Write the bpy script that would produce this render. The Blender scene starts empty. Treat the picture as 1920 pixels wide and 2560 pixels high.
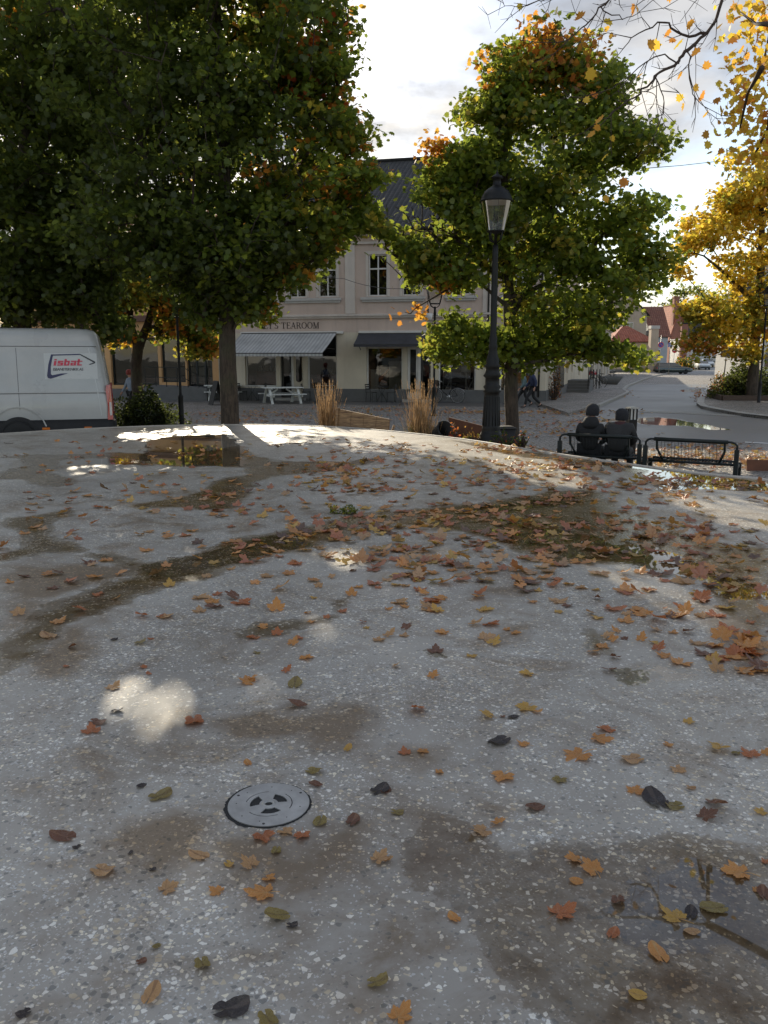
import bpy, bmesh, math, random
import numpy as np
from mathutils import Vector, Matrix
R = math.radians
scene = bpy.context.scene
C = scene.collection

# ---------------------------------------------------------------- camera
CAMZ, PITCH, F = 2.12, math.atan(387 / 2070), 2070.0
cam = bpy.data.cameras.new('camera')
cam.sensor_fit = 'VERTICAL'
cam.sensor_height = 24.0
cam.lens = 24.0 * F / 2560.0
cam.clip_start, cam.clip_end = 0.05, 5000
camo = bpy.data.objects.new('camera', cam)
C.objects.link(camo)
camo.location = (0, 0, CAMZ)
camo.rotation_euler = (math.pi / 2 - PITCH, 0, 0)
scene.camera = camo

# ---------------------------------------------------------------- sky and sun
SUN_EL, SUN_AZ = R(22.5), R(-15.8)          # azimuth from +Y, negative to the left
SUND = Vector((math.cos(SUN_EL) * math.sin(SUN_AZ), math.cos(SUN_EL) * math.cos(SUN_AZ), math.sin(SUN_EL)))
world = bpy.data.worlds.new("World")
scene.world = world
world.use_nodes = True
wt = world.node_tree
wt.nodes.clear()
def wn(t, **k):
    n = wt.nodes.new(t)
    for a, b in k.items(): setattr(n, a, b)
    return n
wo = wn('ShaderNodeOutputWorld'); bg = wn('ShaderNodeBackground'); bg.inputs['Strength'].default_value = 0.12
sky = wn('ShaderNodeTexSky', sky_type='NISHITA', sun_disc=False, sun_elevation=SUN_EL, sun_rotation=SUN_AZ,
         air_density=1.0, dust_density=0.6, ozone_density=2.0)
tc = wn('ShaderNodeTexCoord')
sep = wn('ShaderNodeSeparateXYZ'); wt.links.new(tc.outputs['Generated'], sep.inputs[0])
def wmath(op, a, b=None, clamp=False):
    n = wn('ShaderNodeMath', operation=op, use_clamp=clamp)
    for i, v in enumerate((a, b)):
        if v is None: continue
        if isinstance(v, (int, float)): n.inputs[i].default_value = v
        else: wt.links.new(v, n.inputs[i])
    return n.outputs[0]
zc = wmath('ADD', wmath('MAXIMUM', sep.outputs['Z'], 0.0), 0.22)
cx = wmath('DIVIDE', sep.outputs['X'], zc); cy = wmath('DIVIDE', sep.outputs['Y'], zc)
cmb = wn('ShaderNodeCombineXYZ'); wt.links.new(cx, cmb.inputs[0]); wt.links.new(cy, cmb.inputs[1])
cmb.inputs[2].default_value = 12.4
n1 = wn('ShaderNodeTexNoise'); n1.inputs['Scale'].default_value = 1.15; n1.inputs['Detail'].default_value = 9
n1.inputs['Roughness'].default_value = 0.55; n1.inputs['Distortion'].default_value = 0.25
wt.links.new(cmb.outputs[0], n1.inputs['Vector'])
n2 = wn('ShaderNodeTexNoise'); n2.inputs['Scale'].default_value = 3.0; n2.inputs['Detail'].default_value = 7
cmb2 = wn('ShaderNodeVectorMath', operation='ADD'); cmb2.inputs[1].default_value = (0.4, 2.2, 5.3)
wt.links.new(cmb.outputs[0], cmb2.inputs[0]); wt.links.new(cmb2.outputs[0], n2.inputs['Vector'])
def wramp(fac, stops, interp='EASE'):
    n = wn('ShaderNodeValToRGB'); n.color_ramp.interpolation = interp
    el = n.color_ramp.elements
    while len(el) < len(stops): el.new(0.5)
    for e, (p, c) in zip(el, stops): e.position = p; e.color = (*c, 1)
    wt.links.new(fac, n.inputs[0]); return n.outputs[0]
cov = wramp(n1.outputs[0], [(0.43, (0, 0, 0)), (0.60, (1, 1, 1))])
shade = wramp(n2.outputs[0], [(0.40, (0.46, 0.48, 0.525)), (0.53, (0.70, 0.70, 0.71)), (0.64, (1.05, 0.99, 0.89))])
# clouds dimmed towards the sun, raised behind the camera as added ambient fill
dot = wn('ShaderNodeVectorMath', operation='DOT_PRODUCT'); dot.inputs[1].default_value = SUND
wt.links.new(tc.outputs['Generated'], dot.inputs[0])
sunward = wmath('POWER', wmath('MAXIMUM', dot.outputs['Value'], 0.0), 1.6)
amp = wmath('ADD', wmath('MULTIPLY', sunward, -1.9), 6.2)
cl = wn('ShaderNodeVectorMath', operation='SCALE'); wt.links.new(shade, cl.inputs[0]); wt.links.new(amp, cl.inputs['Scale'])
skb = wn('ShaderNodeVectorMath', operation='MULTIPLY'); wt.links.new(sky.outputs[0], skb.inputs[0]); skb.inputs[1].default_value = (1.0, 0.93, 0.86)
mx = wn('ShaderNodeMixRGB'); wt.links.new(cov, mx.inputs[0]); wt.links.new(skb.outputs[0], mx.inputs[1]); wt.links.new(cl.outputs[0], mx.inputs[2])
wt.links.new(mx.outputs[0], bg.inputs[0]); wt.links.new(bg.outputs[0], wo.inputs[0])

sl = bpy.data.lights.new('sun', 'SUN'); sl.energy = 4.0; sl.angle = R(0.5); sl.color = (1.0, 0.88, 0.68)
so = bpy.data.objects.new('sun', sl); C.objects.link(so)
so.rotation_euler = SUND.to_track_quat('Z', 'Y').to_euler()
so.location = SUND * 60

scene.view_settings.view_transform = 'Standard'
scene.view_settings.look = 'None'
scene.view_settings.exposure = 0.92
scene.view_settings.gamma = 1.0
scene.cycles.max_bounces = 6
scene.cycles.diffuse_bounces = 3
scene.cycles.transparent_max_bounces = 12
scene.cycles.caustics_reflective = False
scene.cycles.caustics_refractive = False
scene.cycles.sample_clamp_indirect = 6.0
try:
    scene.cycles.use_denoising = True
except Exception:
    pass

# ---------------------------------------------------------------- measuring helpers (photo pixels -> metres)
cp_, sp_ = math.cos(PITCH), math.sin(PITCH)
def ray(px, py):
    u = (px - 960) / F; v = (1280 - py) / F
    return Vector((u, cp_ + v * sp_, -sp_ + v * cp_))
def G(px, py, z=0.0):
    d = ray(px, py); t = (z - CAMZ) / d.z
    return Vector((d.x * t, d.y * t, z))
def P(px, py, Y):
    d = ray(px, py); t = Y / d.y
    return Vector((d.x * t, Y, CAMZ + d.z * t))
def hz(y):
    if y < 105: return 0.0
    if y < 260: return 0.00025 * (y - 105) ** 2
    return 0.00025 * 155 ** 2 + min(y - 260, 60) * 0.0775
BZ = 0.57                                     # top of the fountain basin

# ---------------------------------------------------------------- mesh helpers
class MB:
    def __init__(s): s.v = []; s.f = []; s.sm = []
    def add(s, vs, fs, smooth=False):
        o = len(s.v); s.v += [tuple(v) for v in vs]
        s.f += [tuple(i + o for i in f) for f in fs]; s.sm += [smooth] * len(fs)
        return s
    def box(s, x0, x1, y0, y1, z0, z1, M=None):
        vs = [Vector((x, y, z)) for z in (z0, z1) for y in (y0, y1) for x in (x0, x1)]
        if M is not None: vs = [M @ v for v in vs]
        return s.add(vs, [(0, 2, 3, 1), (4, 5, 7, 6), (0, 1, 5, 4), (2, 6, 7, 3), (0, 4, 6, 2), (1, 3, 7, 5)])
    def bar(s, a, b, w, h, up=Vector((0, 0, 1))):
        a = Vector(a); b = Vector(b); d = (b - a); L = d.length; d.normalize()
        x = d.cross(up)
        if x.length < 1e-4: x = d.cross(Vector((0, 1, 0)))
        x.normalize(); u = x.cross(d)
        M = Matrix((( x.x, d.x, u.x, a.x), (x.y, d.y, u.y, a.y), (x.z, d.z, u.z, a.z), (0, 0, 0, 1)))
        return s.box(-w / 2, w / 2, 0, L, -h / 2, h / 2, M)
    def tube(s, pts, rad, n=8, cap=True, smooth=True):
        pts = [Vector(p) for p in pts]
        if isinstance(rad, (int, float)): rad = [rad] * len(pts)
        vs = []; fs = []; ref = None
        for i, p in enumerate(pts):
            d = (pts[min(i + 1, len(pts) - 1)] - pts[max(i - 1, 0)]).normalized()
            if ref is None:
                ref = Vector((0, 0, 1)) if abs(d.z) < 0.9 else Vector((1, 0, 0))
            x = (ref - d * ref.dot(d)).normalized(); y = d.cross(x); ref = x
            for k in range(n):
                a = 2 * math.pi * k / n
                vs.append(p + (x * math.cos(a) + y * math.sin(a)) * rad[i])
        for i in range(len(pts) - 1):
            for k in range(n):
                k2 = (k + 1) % n
                fs.append((i * n + k, i * n + k2, (i + 1) * n + k2, (i + 1) * n + k))
        if cap:
            fs.append(tuple(reversed(range(n)))); fs.append(tuple(range((len(pts) - 1) * n, len(pts) * n)))
        return s.add(vs, fs, smooth)
    def lathe(s, prof, n=20, c=(0, 0, 0), smooth=True, sx=1, sy=1, phase=0, caps=True):
        vs = []; fs = []
        for r, z in prof:
            for k in range(n):
                a = 2 * math.pi * k / n + phase
                vs.append((c[0] + r * math.cos(a) * sx, c[1] + r * math.sin(a) * sy, c[2] + z))
        for i in range(len(prof) - 1):
            for k in range(n):
                k2 = (k + 1) % n
                fs.append((i * n + k, i * n + k2, (i + 1) * n + k2, (i + 1) * n + k))
        if caps:
            if prof[0][0] > 1e-4: fs.append(tuple(reversed(range(n))))
            if prof[-1][0] > 1e-4: fs.append(tuple(range((len(prof) - 1) * n, len(prof) * n)))
        return s.add(vs, fs, smooth)
    def prism(s, poly, T, d0, d1):
        """poly in (a,b); T(a,b,d) -> point; from depth d0 to d1"""
        n = len(poly)
        vs = [T(a, b, d0) for a, b in poly] + [T(a, b, d1) for a, b in poly]
        fs = [tuple(reversed(range(n))), tuple(range(n, 2 * n))]
        for i in range(n):
            j = (i + 1) % n; fs.append((i, j, n + j, n + i))
        return s.add(vs, fs)
    def build(s, name, m, parent=None, bevel=0, fix=True, shade=None):
        me = bpy.data.meshes.new(name)
        me.from_pydata(s.v, [], s.f)
        me.polygons.foreach_set('use_smooth', s.sm if shade is None else [shade] * len(s.f))
        if fix:
            bm = bmesh.new(); bm.from_mesh(me)
            bmesh.ops.recalc_face_normals(bm, faces=bm.faces)
            bm.to_mesh(me); bm.free()
        for mm in (m if isinstance(m, (list, tuple)) else [m]): me.materials.append(mm)
        me.update()
        o = bpy.data.objects.new(name, me); C.objects.link(o)
        if parent is not None: o.parent = parent
        if bevel:
            b = o.modifiers.new('bevel', 'BEVEL'); b.width = bevel; b.segments = 2; b.limit_method = 'ANGLE'
        return o

def tag(o, label=None, cat=None, group=None, kind=None):
    if label: o['label'] = label
    if cat: o['category'] = cat
    if group: o['group'] = group
    if kind: o['kind'] = kind
    return o
def thing(name, label, cat, loc=(0, 0, 0), rz=0, group=None):
    o = bpy.data.objects.new(name, None); C.objects.link(o)
    o.location = loc; o.rotation_euler = (0, 0, rz); o.empty_display_size = 0.2
    return tag(o, label, cat, group)
def copy_tree(o, parent=None):
    c = o.copy(); C.objects.link(c)
    if parent is not None: c.parent = parent
    for ch in list(o.children): copy_tree(ch, c)
    return c

# ---------------------------------------------------------------- material helpers
class NT:
    def __init__(s, name):
        s.m = bpy.data.materials.new(name); s.m.use_nodes = True
        s.t = s.m.node_tree; s.t.nodes.clear()
        s.out = s.n('ShaderNodeOutputMaterial')
        s.co = s.n('ShaderNodeTexCoord').outputs['Object']
    def n(s, t, **k):
        n = s.t.nodes.new(t)
        for a, b in k.items(): setattr(n, a, b)
        return n
    def set(s, sock, v):
        if v is None: return
        if hasattr(v, 'links') and hasattr(v, 'node'): s.t.links.new(v, sock)
        elif isinstance(v, (int, float)):
            if hasattr(sock.default_value, '__len__'): sock.default_value = (v, v, v, 1)[:len(sock.default_value)]
            else: sock.default_value = v
        else:
            v = tuple(v); sock.default_value = (v + (1,))[:len(sock.default_value)] if len(v) == 3 else v
    def math(s, op, a, b=None, c=None, clamp=False):
        n = s.n('ShaderNodeMath', operation=op, use_clamp=clamp)
        for i, v in enumerate((a, b, c)): s.set(n.inputs[i], v)
        return n.outputs[0]
    def noise(s, scale, detail=4, rough=0.55, vec=None, dist=0, col=False):
        n = s.n('ShaderNodeTexNoise'); s.set(n.inputs['Vector'], vec if vec is not None else s.co)
        n.inputs['Scale'].default_value = scale; n.inputs['Detail'].default_value = detail
        n.inputs['Roughness'].default_value = rough; n.inputs['Distortion'].default_value = dist
        return n.outputs['Color' if col else 0]
    def ramp(s, fac, stops, interp='LINEAR'):
        n = s.n('ShaderNodeValToRGB'); n.color_ramp.interpolation = interp; el = n.color_ramp.elements
        while len(el) < len(stops): el.new(0.5)
        for e, (p, c) in zip(el, stops):
            e.position = p; e.color = (c, c, c, 1) if isinstance(c, (int, float)) else (*c, 1)
        s.set(n.inputs[0], fac); return n.outputs[0]
    def mix(s, f, a, b, mode='MIX'):
        n = s.n('ShaderNodeMixRGB', blend_type=mode)
        s.set(n.inputs[0], f); s.set(n.inputs[1], a); s.set(n.inputs[2], b); return n.outputs[0]
    def vmap(s, scale=(1, 1, 1), vec=None, rot=(0, 0, 0)):
        n = s.n('ShaderNodeMapping'); s.set(n.inputs[0], vec if vec is not None else s.co)
        n.inputs['Scale'].default_value = scale; n.inputs['Rotation'].default_value = rot; return n.outputs[0]
    def vor(s, scale, feature='F1', vec=None, rnd=1.0):
        n = s.n('ShaderNodeTexVoronoi', feature=feature); s.set(n.inputs['Vector'], vec if vec is not None else s.co)
        n.inputs['Scale'].default_value = scale; n.inputs['Randomness'].default_value = rnd; return n
    def attr(s, name, out='Fac'): return s.n('ShaderNodeAttribute', attribute_name=name).outputs[out]
    def bump(s, h, dist=0.01, strength=1.0, normal=None):
        n = s.n('ShaderNodeBump'); n.inputs['Distance'].default_value = dist; s.set(n.inputs['Strength'], strength)
        s.set(n.inputs['Height'], h)
        if normal is not None: s.set(n.inputs['Normal'], normal)
        return n.outputs[0]
    def pbr(s, col, rough=0.6, metal=0, spec=0.5, normal=None, emis=None, es=0, coat=0, alpha=None, trans=0):
        n = s.n('ShaderNodeBsdfPrincipled')
        s.set(n.inputs['Base Color'], col); s.set(n.inputs['Roughness'], rough); s.set(n.inputs['Metallic'], metal)
        s.set(n.inputs['Specular IOR Level'], spec); s.set(n.inputs['Coat Weight'], coat)
        s.set(n.inputs['Transmission Weight'], trans)
        if normal is not None: s.set(n.inputs['Normal'], normal)
        if emis is not None: s.set(n.inputs['Emission Color'], emis); n.inputs['Emission Strength'].default_value = es
        s.t.links.new(n.outputs[0], s.out.inputs[0]); return n
def simple(name, col, rough=0.6, var=0.25, scale=6, bump=0.0, metal=0, spec=0.5, detail=5, coat=0):
    t = NT(name)
    nz = t.noise(scale, detail)
    c = t.mix(t.ramp(nz, [(0.3, 0), (0.7, 1)]), tuple(x * (1 - var) for x in col), tuple(min(1, x * (1 + var)) for x in col))
    nz2 = t.noise(scale * 7, 3)
    c = t.mix(0.25, c, t.mix(nz2, tuple(x * .75 for x in col), tuple(min(1, x * 1.2) for x in col)))
    r = t.math('ADD', t.math('MULTIPLY', nz, 0.25), rough - 0.12, clamp=True)
    t.pbr(c, r, metal, spec, t.bump(nz2, 0.01, bump) if bump else None, coat=coat)
    return t.m

M = {}
M['black_iron'] = simple('black_iron', (0.007, 0.0068, 0.0065), 0.46, 0.3, 9, 0.3, spec=0.28)
M['dark_green_metal'] = simple('dark_green_metal', (0.010, 0.014, 0.013), 0.42, 0.3, 9, 0.2, spec=0.35)
M['steel'] = simple('brushed_steel', (0.36, 0.355, 0.34), 0.42, 0.25, 14, 0.05, metal=0.6)
M['dark_metal'] = simple('dark_metal', (0.03, 0.028, 0.026), 0.5, 0.3, 20, 0.2)
M['rubber'] = simple('rubber', (0.012, 0.012, 0.012), 0.8)
M['white_paint'] = simple('white_paint', (0.62, 0.63, 0.6), 0.5, 0.08, 8)
M['white_trim'] = simple('white_trim', (0.62, 0.6, 0.56), 0.6, 0.08, 3)
M['van_paint'] = simple('van_paint', (0.40, 0.40, 0.385), 0.3, 0.11, 0.9, 0, coat=0.4)
M['black_plastic'] = simple('black_plastic', (0.007, 0.007, 0.008), 0.7, 0.2, 12)
M['red_lens'] = simple('red_lens', (0.35, 0.012, 0.012), 0.15, 0.1, 20, coat=1)
M['clear_lens'] = simple('clear_lens', (0.55, 0.5, 0.48), 0.15, 0.1, 20, coat=1)
M['orange_lens'] = simple('orange_lens', (0.6, 0.16, 0.02), 0.2, 0.1, 20, coat=1)
M['logo_navy'] = simple('logo_navy', (0.012, 0.012, 0.07), 0.35, 0.05)
M['logo_red'] = simple('logo_red', (0.55, 0.03, 0.07), 0.35, 0.05)
M['logo_black'] = simple('logo_black', (0.015, 0.015, 0.02), 0.4, 0.05)
M['sticker_white'] = simple('sticker_white', (0.50, 0.51, 0.50), 0.3, 0.03)
M['sign_letters'] = simple('sign_letters', (0.05, 0.035, 0.03), 0.6, 0.1)
M['grey_plinth'] = simple('grey_plinth', (0.12, 0.12, 0.118), 0.8, 0.15, 3, 0.3)
M['sill_stone'] = simple('sill_stone', (0.45, 0.43, 0.4), 0.75, 0.12, 4, 0.2)
M['granite'] = simple('granite', (0.30, 0.285, 0.26), 0.6, 0.25, 12, 0.4)
M['granite_edge'] = simple('granite_edge', (0.42, 0.38, 0.33), 0.5, 0.18, 9, 0.2)
M['corten'] = simple('corten', (0.15, 0.06, 0.032), 0.75, 0.35, 7, 0.3)
M['soil'] = simple('soil', (0.035, 0.026, 0.018), 0.95, 0.4, 25, 1.0)
M['red_cloth'] = simple('red_cloth', (0.5, 0.02, 0.03), 0.6, 0.15)
M['skin'] = simple('skin', (0.45, 0.26, 0.19), 0.55, 0.1, 10)
M['chrome'] = simple('chrome', (0.5, 0.5, 0.5), 0.3, 0.1, 10, metal=0.9)
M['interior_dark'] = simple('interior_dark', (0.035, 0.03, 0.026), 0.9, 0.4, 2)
M['interior_warm'] = simple('interior_warm', (0.14, 0.055, 0.03), 0.9, 0.6, 3)
M['awning_dark'] = simple('awning_dark', (0.045, 0.045, 0.052), 0.85, 0.3, 3)
M['chalkboard'] = simple('chalkboard', (0.012, 0.012, 0.012), 0.7, 0.3)
M['slate_roof'] = None

def plaster(name, col, dirt=0.3):
    t = NT(name)
    n = t.noise(0.7, 6, 0.6); n3 = t.noise(45, 3); st = t.noise(1.0, 5, 0.6, vec=t.vmap((3.5, 3.5, 0.35)))
    c = t.mix(t.ramp(n, [(0.35, 0), (0.7, 1)]), tuple(x * 0.88 for x in col), tuple(x * 1.06 for x in col))
    c = t.mix(t.math('MULTIPLY', t.ramp(st, [(0.52, 0), (0.75, 1)]), dirt), c, tuple(x * 0.55 for x in col))
    t.pbr(c, 0.85, normal=t.bump(n3, 0.004, 0.5), spec=0.3); return t.m
M['pink_plaster'] = plaster('pink_plaster', (0.56, 0.445, 0.375))
M['cream_plaster'] = plaster('cream_plaster', (0.62, 0.55, 0.43))
M['stucco_trim'] = plaster('stucco_trim', (0.60, 0.535, 0.475), 0.35)
M['ochre_plaster'] = plaster('ochre_plaster', (0.55, 0.33, 0.16))
M['brown_band'] = plaster('brown_band', (0.14, 0.08, 0.06))
M['pale_wall'] = plaster('pale_wall', (0.50, 0.45, 0.38))
M['beige_wall'] = plaster('beige_wall', (0.44, 0.36, 0.28))
def clapboard(name, col, scale=6.5):
    t = NT(name)
    w = t.n('ShaderNodeTexWave', wave_type='BANDS', bands_direction='Z', wave_profile='SAW'); t.set(w.inputs['Vector'], t.co); w.inputs['Scale'].default_value = scale / 6.2832 * 2
    n = t.noise(3, 5)
    c = t.mix(n, tuple(x * 0.85 for x in col), tuple(x * 1.05 for x in col))
    c = t.mix(t.ramp(w.outputs[0], [(0.0, 0.5), (0.1, 0.0)]), c, tuple(x * 0.4 for x in col))
    t.pbr(c, 0.6, normal=t.bump(w.outputs[0], 0.02, 0.6)); return t.m
M['white_boards'] = clapboard('white_boards', (0.6, 0.6, 0.58))
M['bluegrey_boards'] = clapboard('bluegrey_boards', (0.42, 0.45, 0.47))
def rooftile(name, col, col2, sx=3.2, sz=2.6):
    t = NT(name)
    uv = t.n('ShaderNodeUVMap').outputs[0]
    br = t.n('ShaderNodeTexBrick'); br.offset = 0.0; t.set(br.inputs['Vector'], uv)
    br.inputs['Scale'].default_value = 1.0; br.inputs['Brick Width'].default_value = 1 / sx; br.inputs['Row Height'].default_value = 1 / sz
    br.inputs['Mortar Size'].default_value = 0.02
    t.set(br.inputs['Color1'], col); t.set(br.inputs['Color2'], col2); t.set(br.inputs['Mortar'], tuple(x * 0.3 for x in col))
    w = t.n('ShaderNodeTexWave', wave_type='BANDS', bands_direction='X', wave_profile='SIN'); t.set(w.inputs['Vector'], uv); w.inputs['Scale'].default_value = sx * 2 * math.pi / 20 * 1.0
    w2 = t.n('ShaderNodeTexWave', wave_type='BANDS', bands_direction='Y', wave_profile='SAW'); t.set(w2.inputs['Vector'], uv); w2.inputs['Scale'].default_value = sz * 2 * math.pi / 20
    n = t.noise(1.2, 6, 0.65)
    c = t.mix(t.ramp(n, [(0.35, 0), (0.75, 0.75)]), br.outputs[0], tuple(x * 0.55 + 0.012 for x in col))
    h = t.math('ADD', w.outputs[0], t.math('MULTIPLY', w2.outputs[0], 0.7))
    t.pbr(c, 0.78, normal=t.bump(h, 0.04, 0.8), spec=0.3); return t.m
M['slate_roof'] = rooftile('slate_roof', (0.035, 0.034, 0.033), (0.06, 0.057, 0.054), 4.2, 3.4)
M['red_tiles'] = rooftile('red_tiles', (0.34, 0.10, 0.055), (0.42, 0.15, 0.09))
M['rust_tiles'] = rooftile('rust_tiles', (0.24, 0.10, 0.07), (0.30, 0.14, 0.10))
def bricks(name, col):
    t = NT(name)
    br = t.n('ShaderNodeTexBrick'); t.set(br.inputs['Vector'], t.vmap((1, 1, 1), rot=(R(90), 0, 0))); br.inputs['Scale'].default_value = 4
    t.set(br.inputs['Color1'], col); t.set(br.inputs['Color2'], tuple(x * 0.7 for x in col)); t.set(br.inputs['Mortar'], (0.25, 0.22, 0.2))
    t.pbr(br.outputs[0], 0.85); return t.m
M['red_brick'] = bricks('red_brick', (0.33, 0.12, 0.075))
def glassdark(name, col=(0.012, 0.012, 0.013), tr=0.5):
    t = NT(name)
    n = t.noise(0.8, 2)
    g = t.n('ShaderNodeBsdfGlossy'); g.inputs['Roughness'].default_value = 0.02; g.inputs['Color'].default_value = (0.9, 0.9, 0.9, 1)
    t.set(g.inputs['Normal'], t.bump(n, 0.02, 0.25))
    tr_ = t.n('ShaderNodeBsdfTransparent'); tr_.inputs['Color'].default_value = (tr, tr, tr * 0.97, 1)
    fr = t.n('ShaderNodeFresnel'); fr.inputs['IOR'].default_value = 1.52
    ms = t.n('ShaderNodeMixShader'); t.t.links.new(t.math('ADD', fr.outputs[0], 0.04), ms.inputs[0]); t.t.links.new(tr_.outputs[0], ms.inputs[1]); t.t.links.new(g.outputs[0], ms.inputs[2])
    t.t.links.new(ms.outputs[0], t.out.inputs[0]); return t.m
M['glass'] = glassdark('window_glass')
M['car_glass'] = simple('car_glass', (0.015, 0.018, 0.02), 0.08, 0.1, 2, coat=1)
M['lantern_glass'] = glassdark('lantern_glass', tr=0.86)
def awning_stripes():
    t = NT('striped_awning_cloth')
    uv = t.n('ShaderNodeUVMap').outputs[0]
    w = t.n('ShaderNodeTexWave', wave_type='BANDS', bands_direction='X', wave_profile='SIN'); t.set(w.inputs['Vector'], uv); w.inputs['Scale'].default_value = 5.5 * 2 * math.pi / 20
    c = t.mix(t.ramp(w.outputs[0], [(0.40, 0), (0.55, 1)]), (0.36, 0.36, 0.36), (0.50, 0.50, 0.49))
    c = t.mix(t.ramp(t.noise(1.5, 5), [(0.4, 0), (0.75, 0.5)]), c, (0.2, 0.2, 0.2))
    t.pbr(c, 0.7); return t.m
M['striped_awning'] = awning_stripes()
def wood(name, a, b, rough=0.7):
    t = NT(name)
    w = t.noise(3, 6, 0.6, vec=t.vmap((1, 1, 14)), dist=0.8)
    t.pbr(t.mix(t.ramp(w, [(0.35, 0), (0.65, 1)]), a, b), rough, normal=t.bump(w, 0.004, 0.5)); return t.m
M['planks'] = wood('weathered_planks', (0.11, 0.055, 0.028), (0.40, 0.25, 0.12))
M['wood_dark'] = wood('dark_wood', (0.05, 0.03, 0.02), (0.09, 0.055, 0.035))

# ---- terrazzo of the basin (attributes: wet = signed distance to wet outlines, pool, stain)
def terrazzo():
    t = NT('wet_terrazzo')
    nw = t.noise(2.4, 9, 0.68); nf = t.noise(14, 6, 0.7)
    base = t.mix(t.ramp(t.noise(1.1, 4), [(0.3, 0), (0.7, 1)]), (0.26, 0.236, 0.203), (0.365, 0.34, 0.30))
    warp = t.n('ShaderNodeVectorMath', operation='ADD'); t.set(warp.inputs[0], t.co)
    wsc = t.n('ShaderNodeVectorMath', operation='SCALE'); t.set(wsc.inputs[0], t.noise(70, 2, col=True)); wsc.inputs['Scale'].default_value = 0.008
    t.set(warp.inputs[1], wsc.outputs[0]); wv = warp.outputs[0]
    dens = t.ramp(t.math('ADD', t.math('MULTIPLY', t.noise(1.3, 2, 0.6), 0.6), t.math('MULTIPLY', t.noise(6.0, 3, 0.6), 0.4)), [(0.38, 0.0), (0.62, 1.0)])
    def chips(scale, size, lo, hi, vec):
        v1 = t.vor(scale, 'DISTANCE_TO_EDGE', vec); v2 = t.vor(scale, 'F1', vec)
        sp = t.n('ShaderNodeSeparateColor'); t.set(sp.inputs[0], v2.outputs['Color'])
        thr = t.math('ADD', t.math('MULTIPLY', dens, hi - lo), lo)          # share of cells that hold a chip
        sel = t.math('LESS_THAN', sp.outputs[0], thr)
        rad = t.math('ADD', t.math('MULTIPLY', sp.outputs[1], size * 0.8), size * 0.6)
        ins = t.math('GREATER_THAN', v1.outputs['Distance'], t.math('SUBTRACT', 0.34, rad))
        return t.math('MULTIPLY', sel, ins), sp
    k1, s1 = chips(64, 0.21, 0.07, 0.42, wv)
    o2 = t.n('ShaderNodeVectorMath', operation='ADD'); t.set(o2.inputs[0], wv); o2.inputs[1].default_value = (3.3, 1.7, 0)
    k2, s2 = chips(135, 0.22, 0.08, 0.42, o2.outputs[0])
    cc1 = t.ramp(s1.outputs[2], [(0.0, (0.74, 0.67, 0.52)), (0.4, (0.74, 0.71, 0.64)), (0.66, (0.5, 0.42, 0.30)), (0.80, (0.17, 0.165, 0.15)), (1, (0.22, 0.19, 0.16))], 'CONSTANT')
    cc2 = t.ramp(s2.outputs[2], [(0.0, (0.60, 0.60, 0.6)), (0.5, (0.17, 0.17, 0.16)), (0.72, (0.5, 0.46, 0.4)), (1, (0.1, 0.1, 0.1))], 'CONSTANT')
    c = t.mix(t.math('MULTIPLY', k2, 0.6), base, cc2)
    c = t.mix(t.math('MULTIPLY', k1, 0.9), c, cc1)
    # brown tannin stains left by leaves
    stain = t.math('ADD', t.math('MULTIPLY', t.attr('stain'), 0.85), t.math('MULTIPLY', t.math('SUBTRACT', nw, 0.5), 1.7))
    stn = t.ramp(stain, [(0.18, 0), (0.62, 0.95)])
    patch = t.ramp(t.noise(1.9, 9, 0.72, dist=0.9), [(0.47, 0), (0.56, 0.35), (0.68, 0.9)])
    stn2 = t.math('MAXIMUM', stn, patch)
    c = t.mix(stn2, c, t.mix(1.0, c, (0.50, 0.385, 0.265), 'MULTIPLY'))
    # wet film, sharp outline
    sd = t.math('ADD', t.attr('wet'), t.math('MULTIPLY', t.math('SUBTRACT', nf, 0.5), 0.28))
    sd = t.math('ADD', sd, t.math('MULTIPLY', t.math('SUBTRACT', nw, 0.5), 0.8))
    silt = t.noise(5, 6, 0.65)
    wet = t.math('MULTIPLY', t.ramp(sd, [(0.482, 0), (0.503, 0.50), (0.56, 0.64), (0.72, 1)]), t.ramp(t.noise(2.2, 5, 0.65), [(0.30, 0.7), (0.55, 1)]))
    wc = t.mix(1.0, c, t.mix(silt, (0.22, 0.145, 0.065), (0.58, 0.46, 0.29)), 'MULTIPLY')
    wc = t.mix(t.math('MULTIPLY', k1, 0.32), wc, c)
    c = t.mix(wet, c, wc)
    pd = t.math('ADD', t.attr('pool'), t.math('MULTIPLY', t.math('SUBTRACT', nf, 0.5), 0.4))
    pd = t.math('ADD', pd, t.math('MULTIPLY', t.math('SUBTRACT', nw, 0.5), 1.1))
    pool = t.ramp(pd, [(0.49, 0), (0.53, 1)])
    c = t.mix(t.math('MULTIPLY', pool, 0.55), c, t.mix(1.0, c, (0.5, 0.45, 0.36), 'MULTIPLY'))
    rdry = t.math('ADD', t.math('MULTIPLY', nf, 0.30), 0.30)
    rough = t.mix(wet, rdry, t.math('ADD', t.math('MULTIPLY', silt, 0.18), 0.10))
    rough = t.mix(pool, rough, 0.015)
    hb = t.math('ADD', t.noise(300, 2), t.math('MULTIPLY', t.noise(30, 4), 1.5))
    bs = t.math('MULTIPLY', t.math('SUBTRACT', 1.0, pool), t.math('SUBTRACT', 0.30, t.math('MULTIPLY', wet, 0.2)))
    nrm = t.bump(hb, 0.003, bs)
    t.pbr(c, rough, normal=nrm, spec=t.mix(wet, 0.45, t.mix(pool, 0.15, 0.55)))
    return t.m
M['terrazzo'] = terrazzo()

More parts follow.
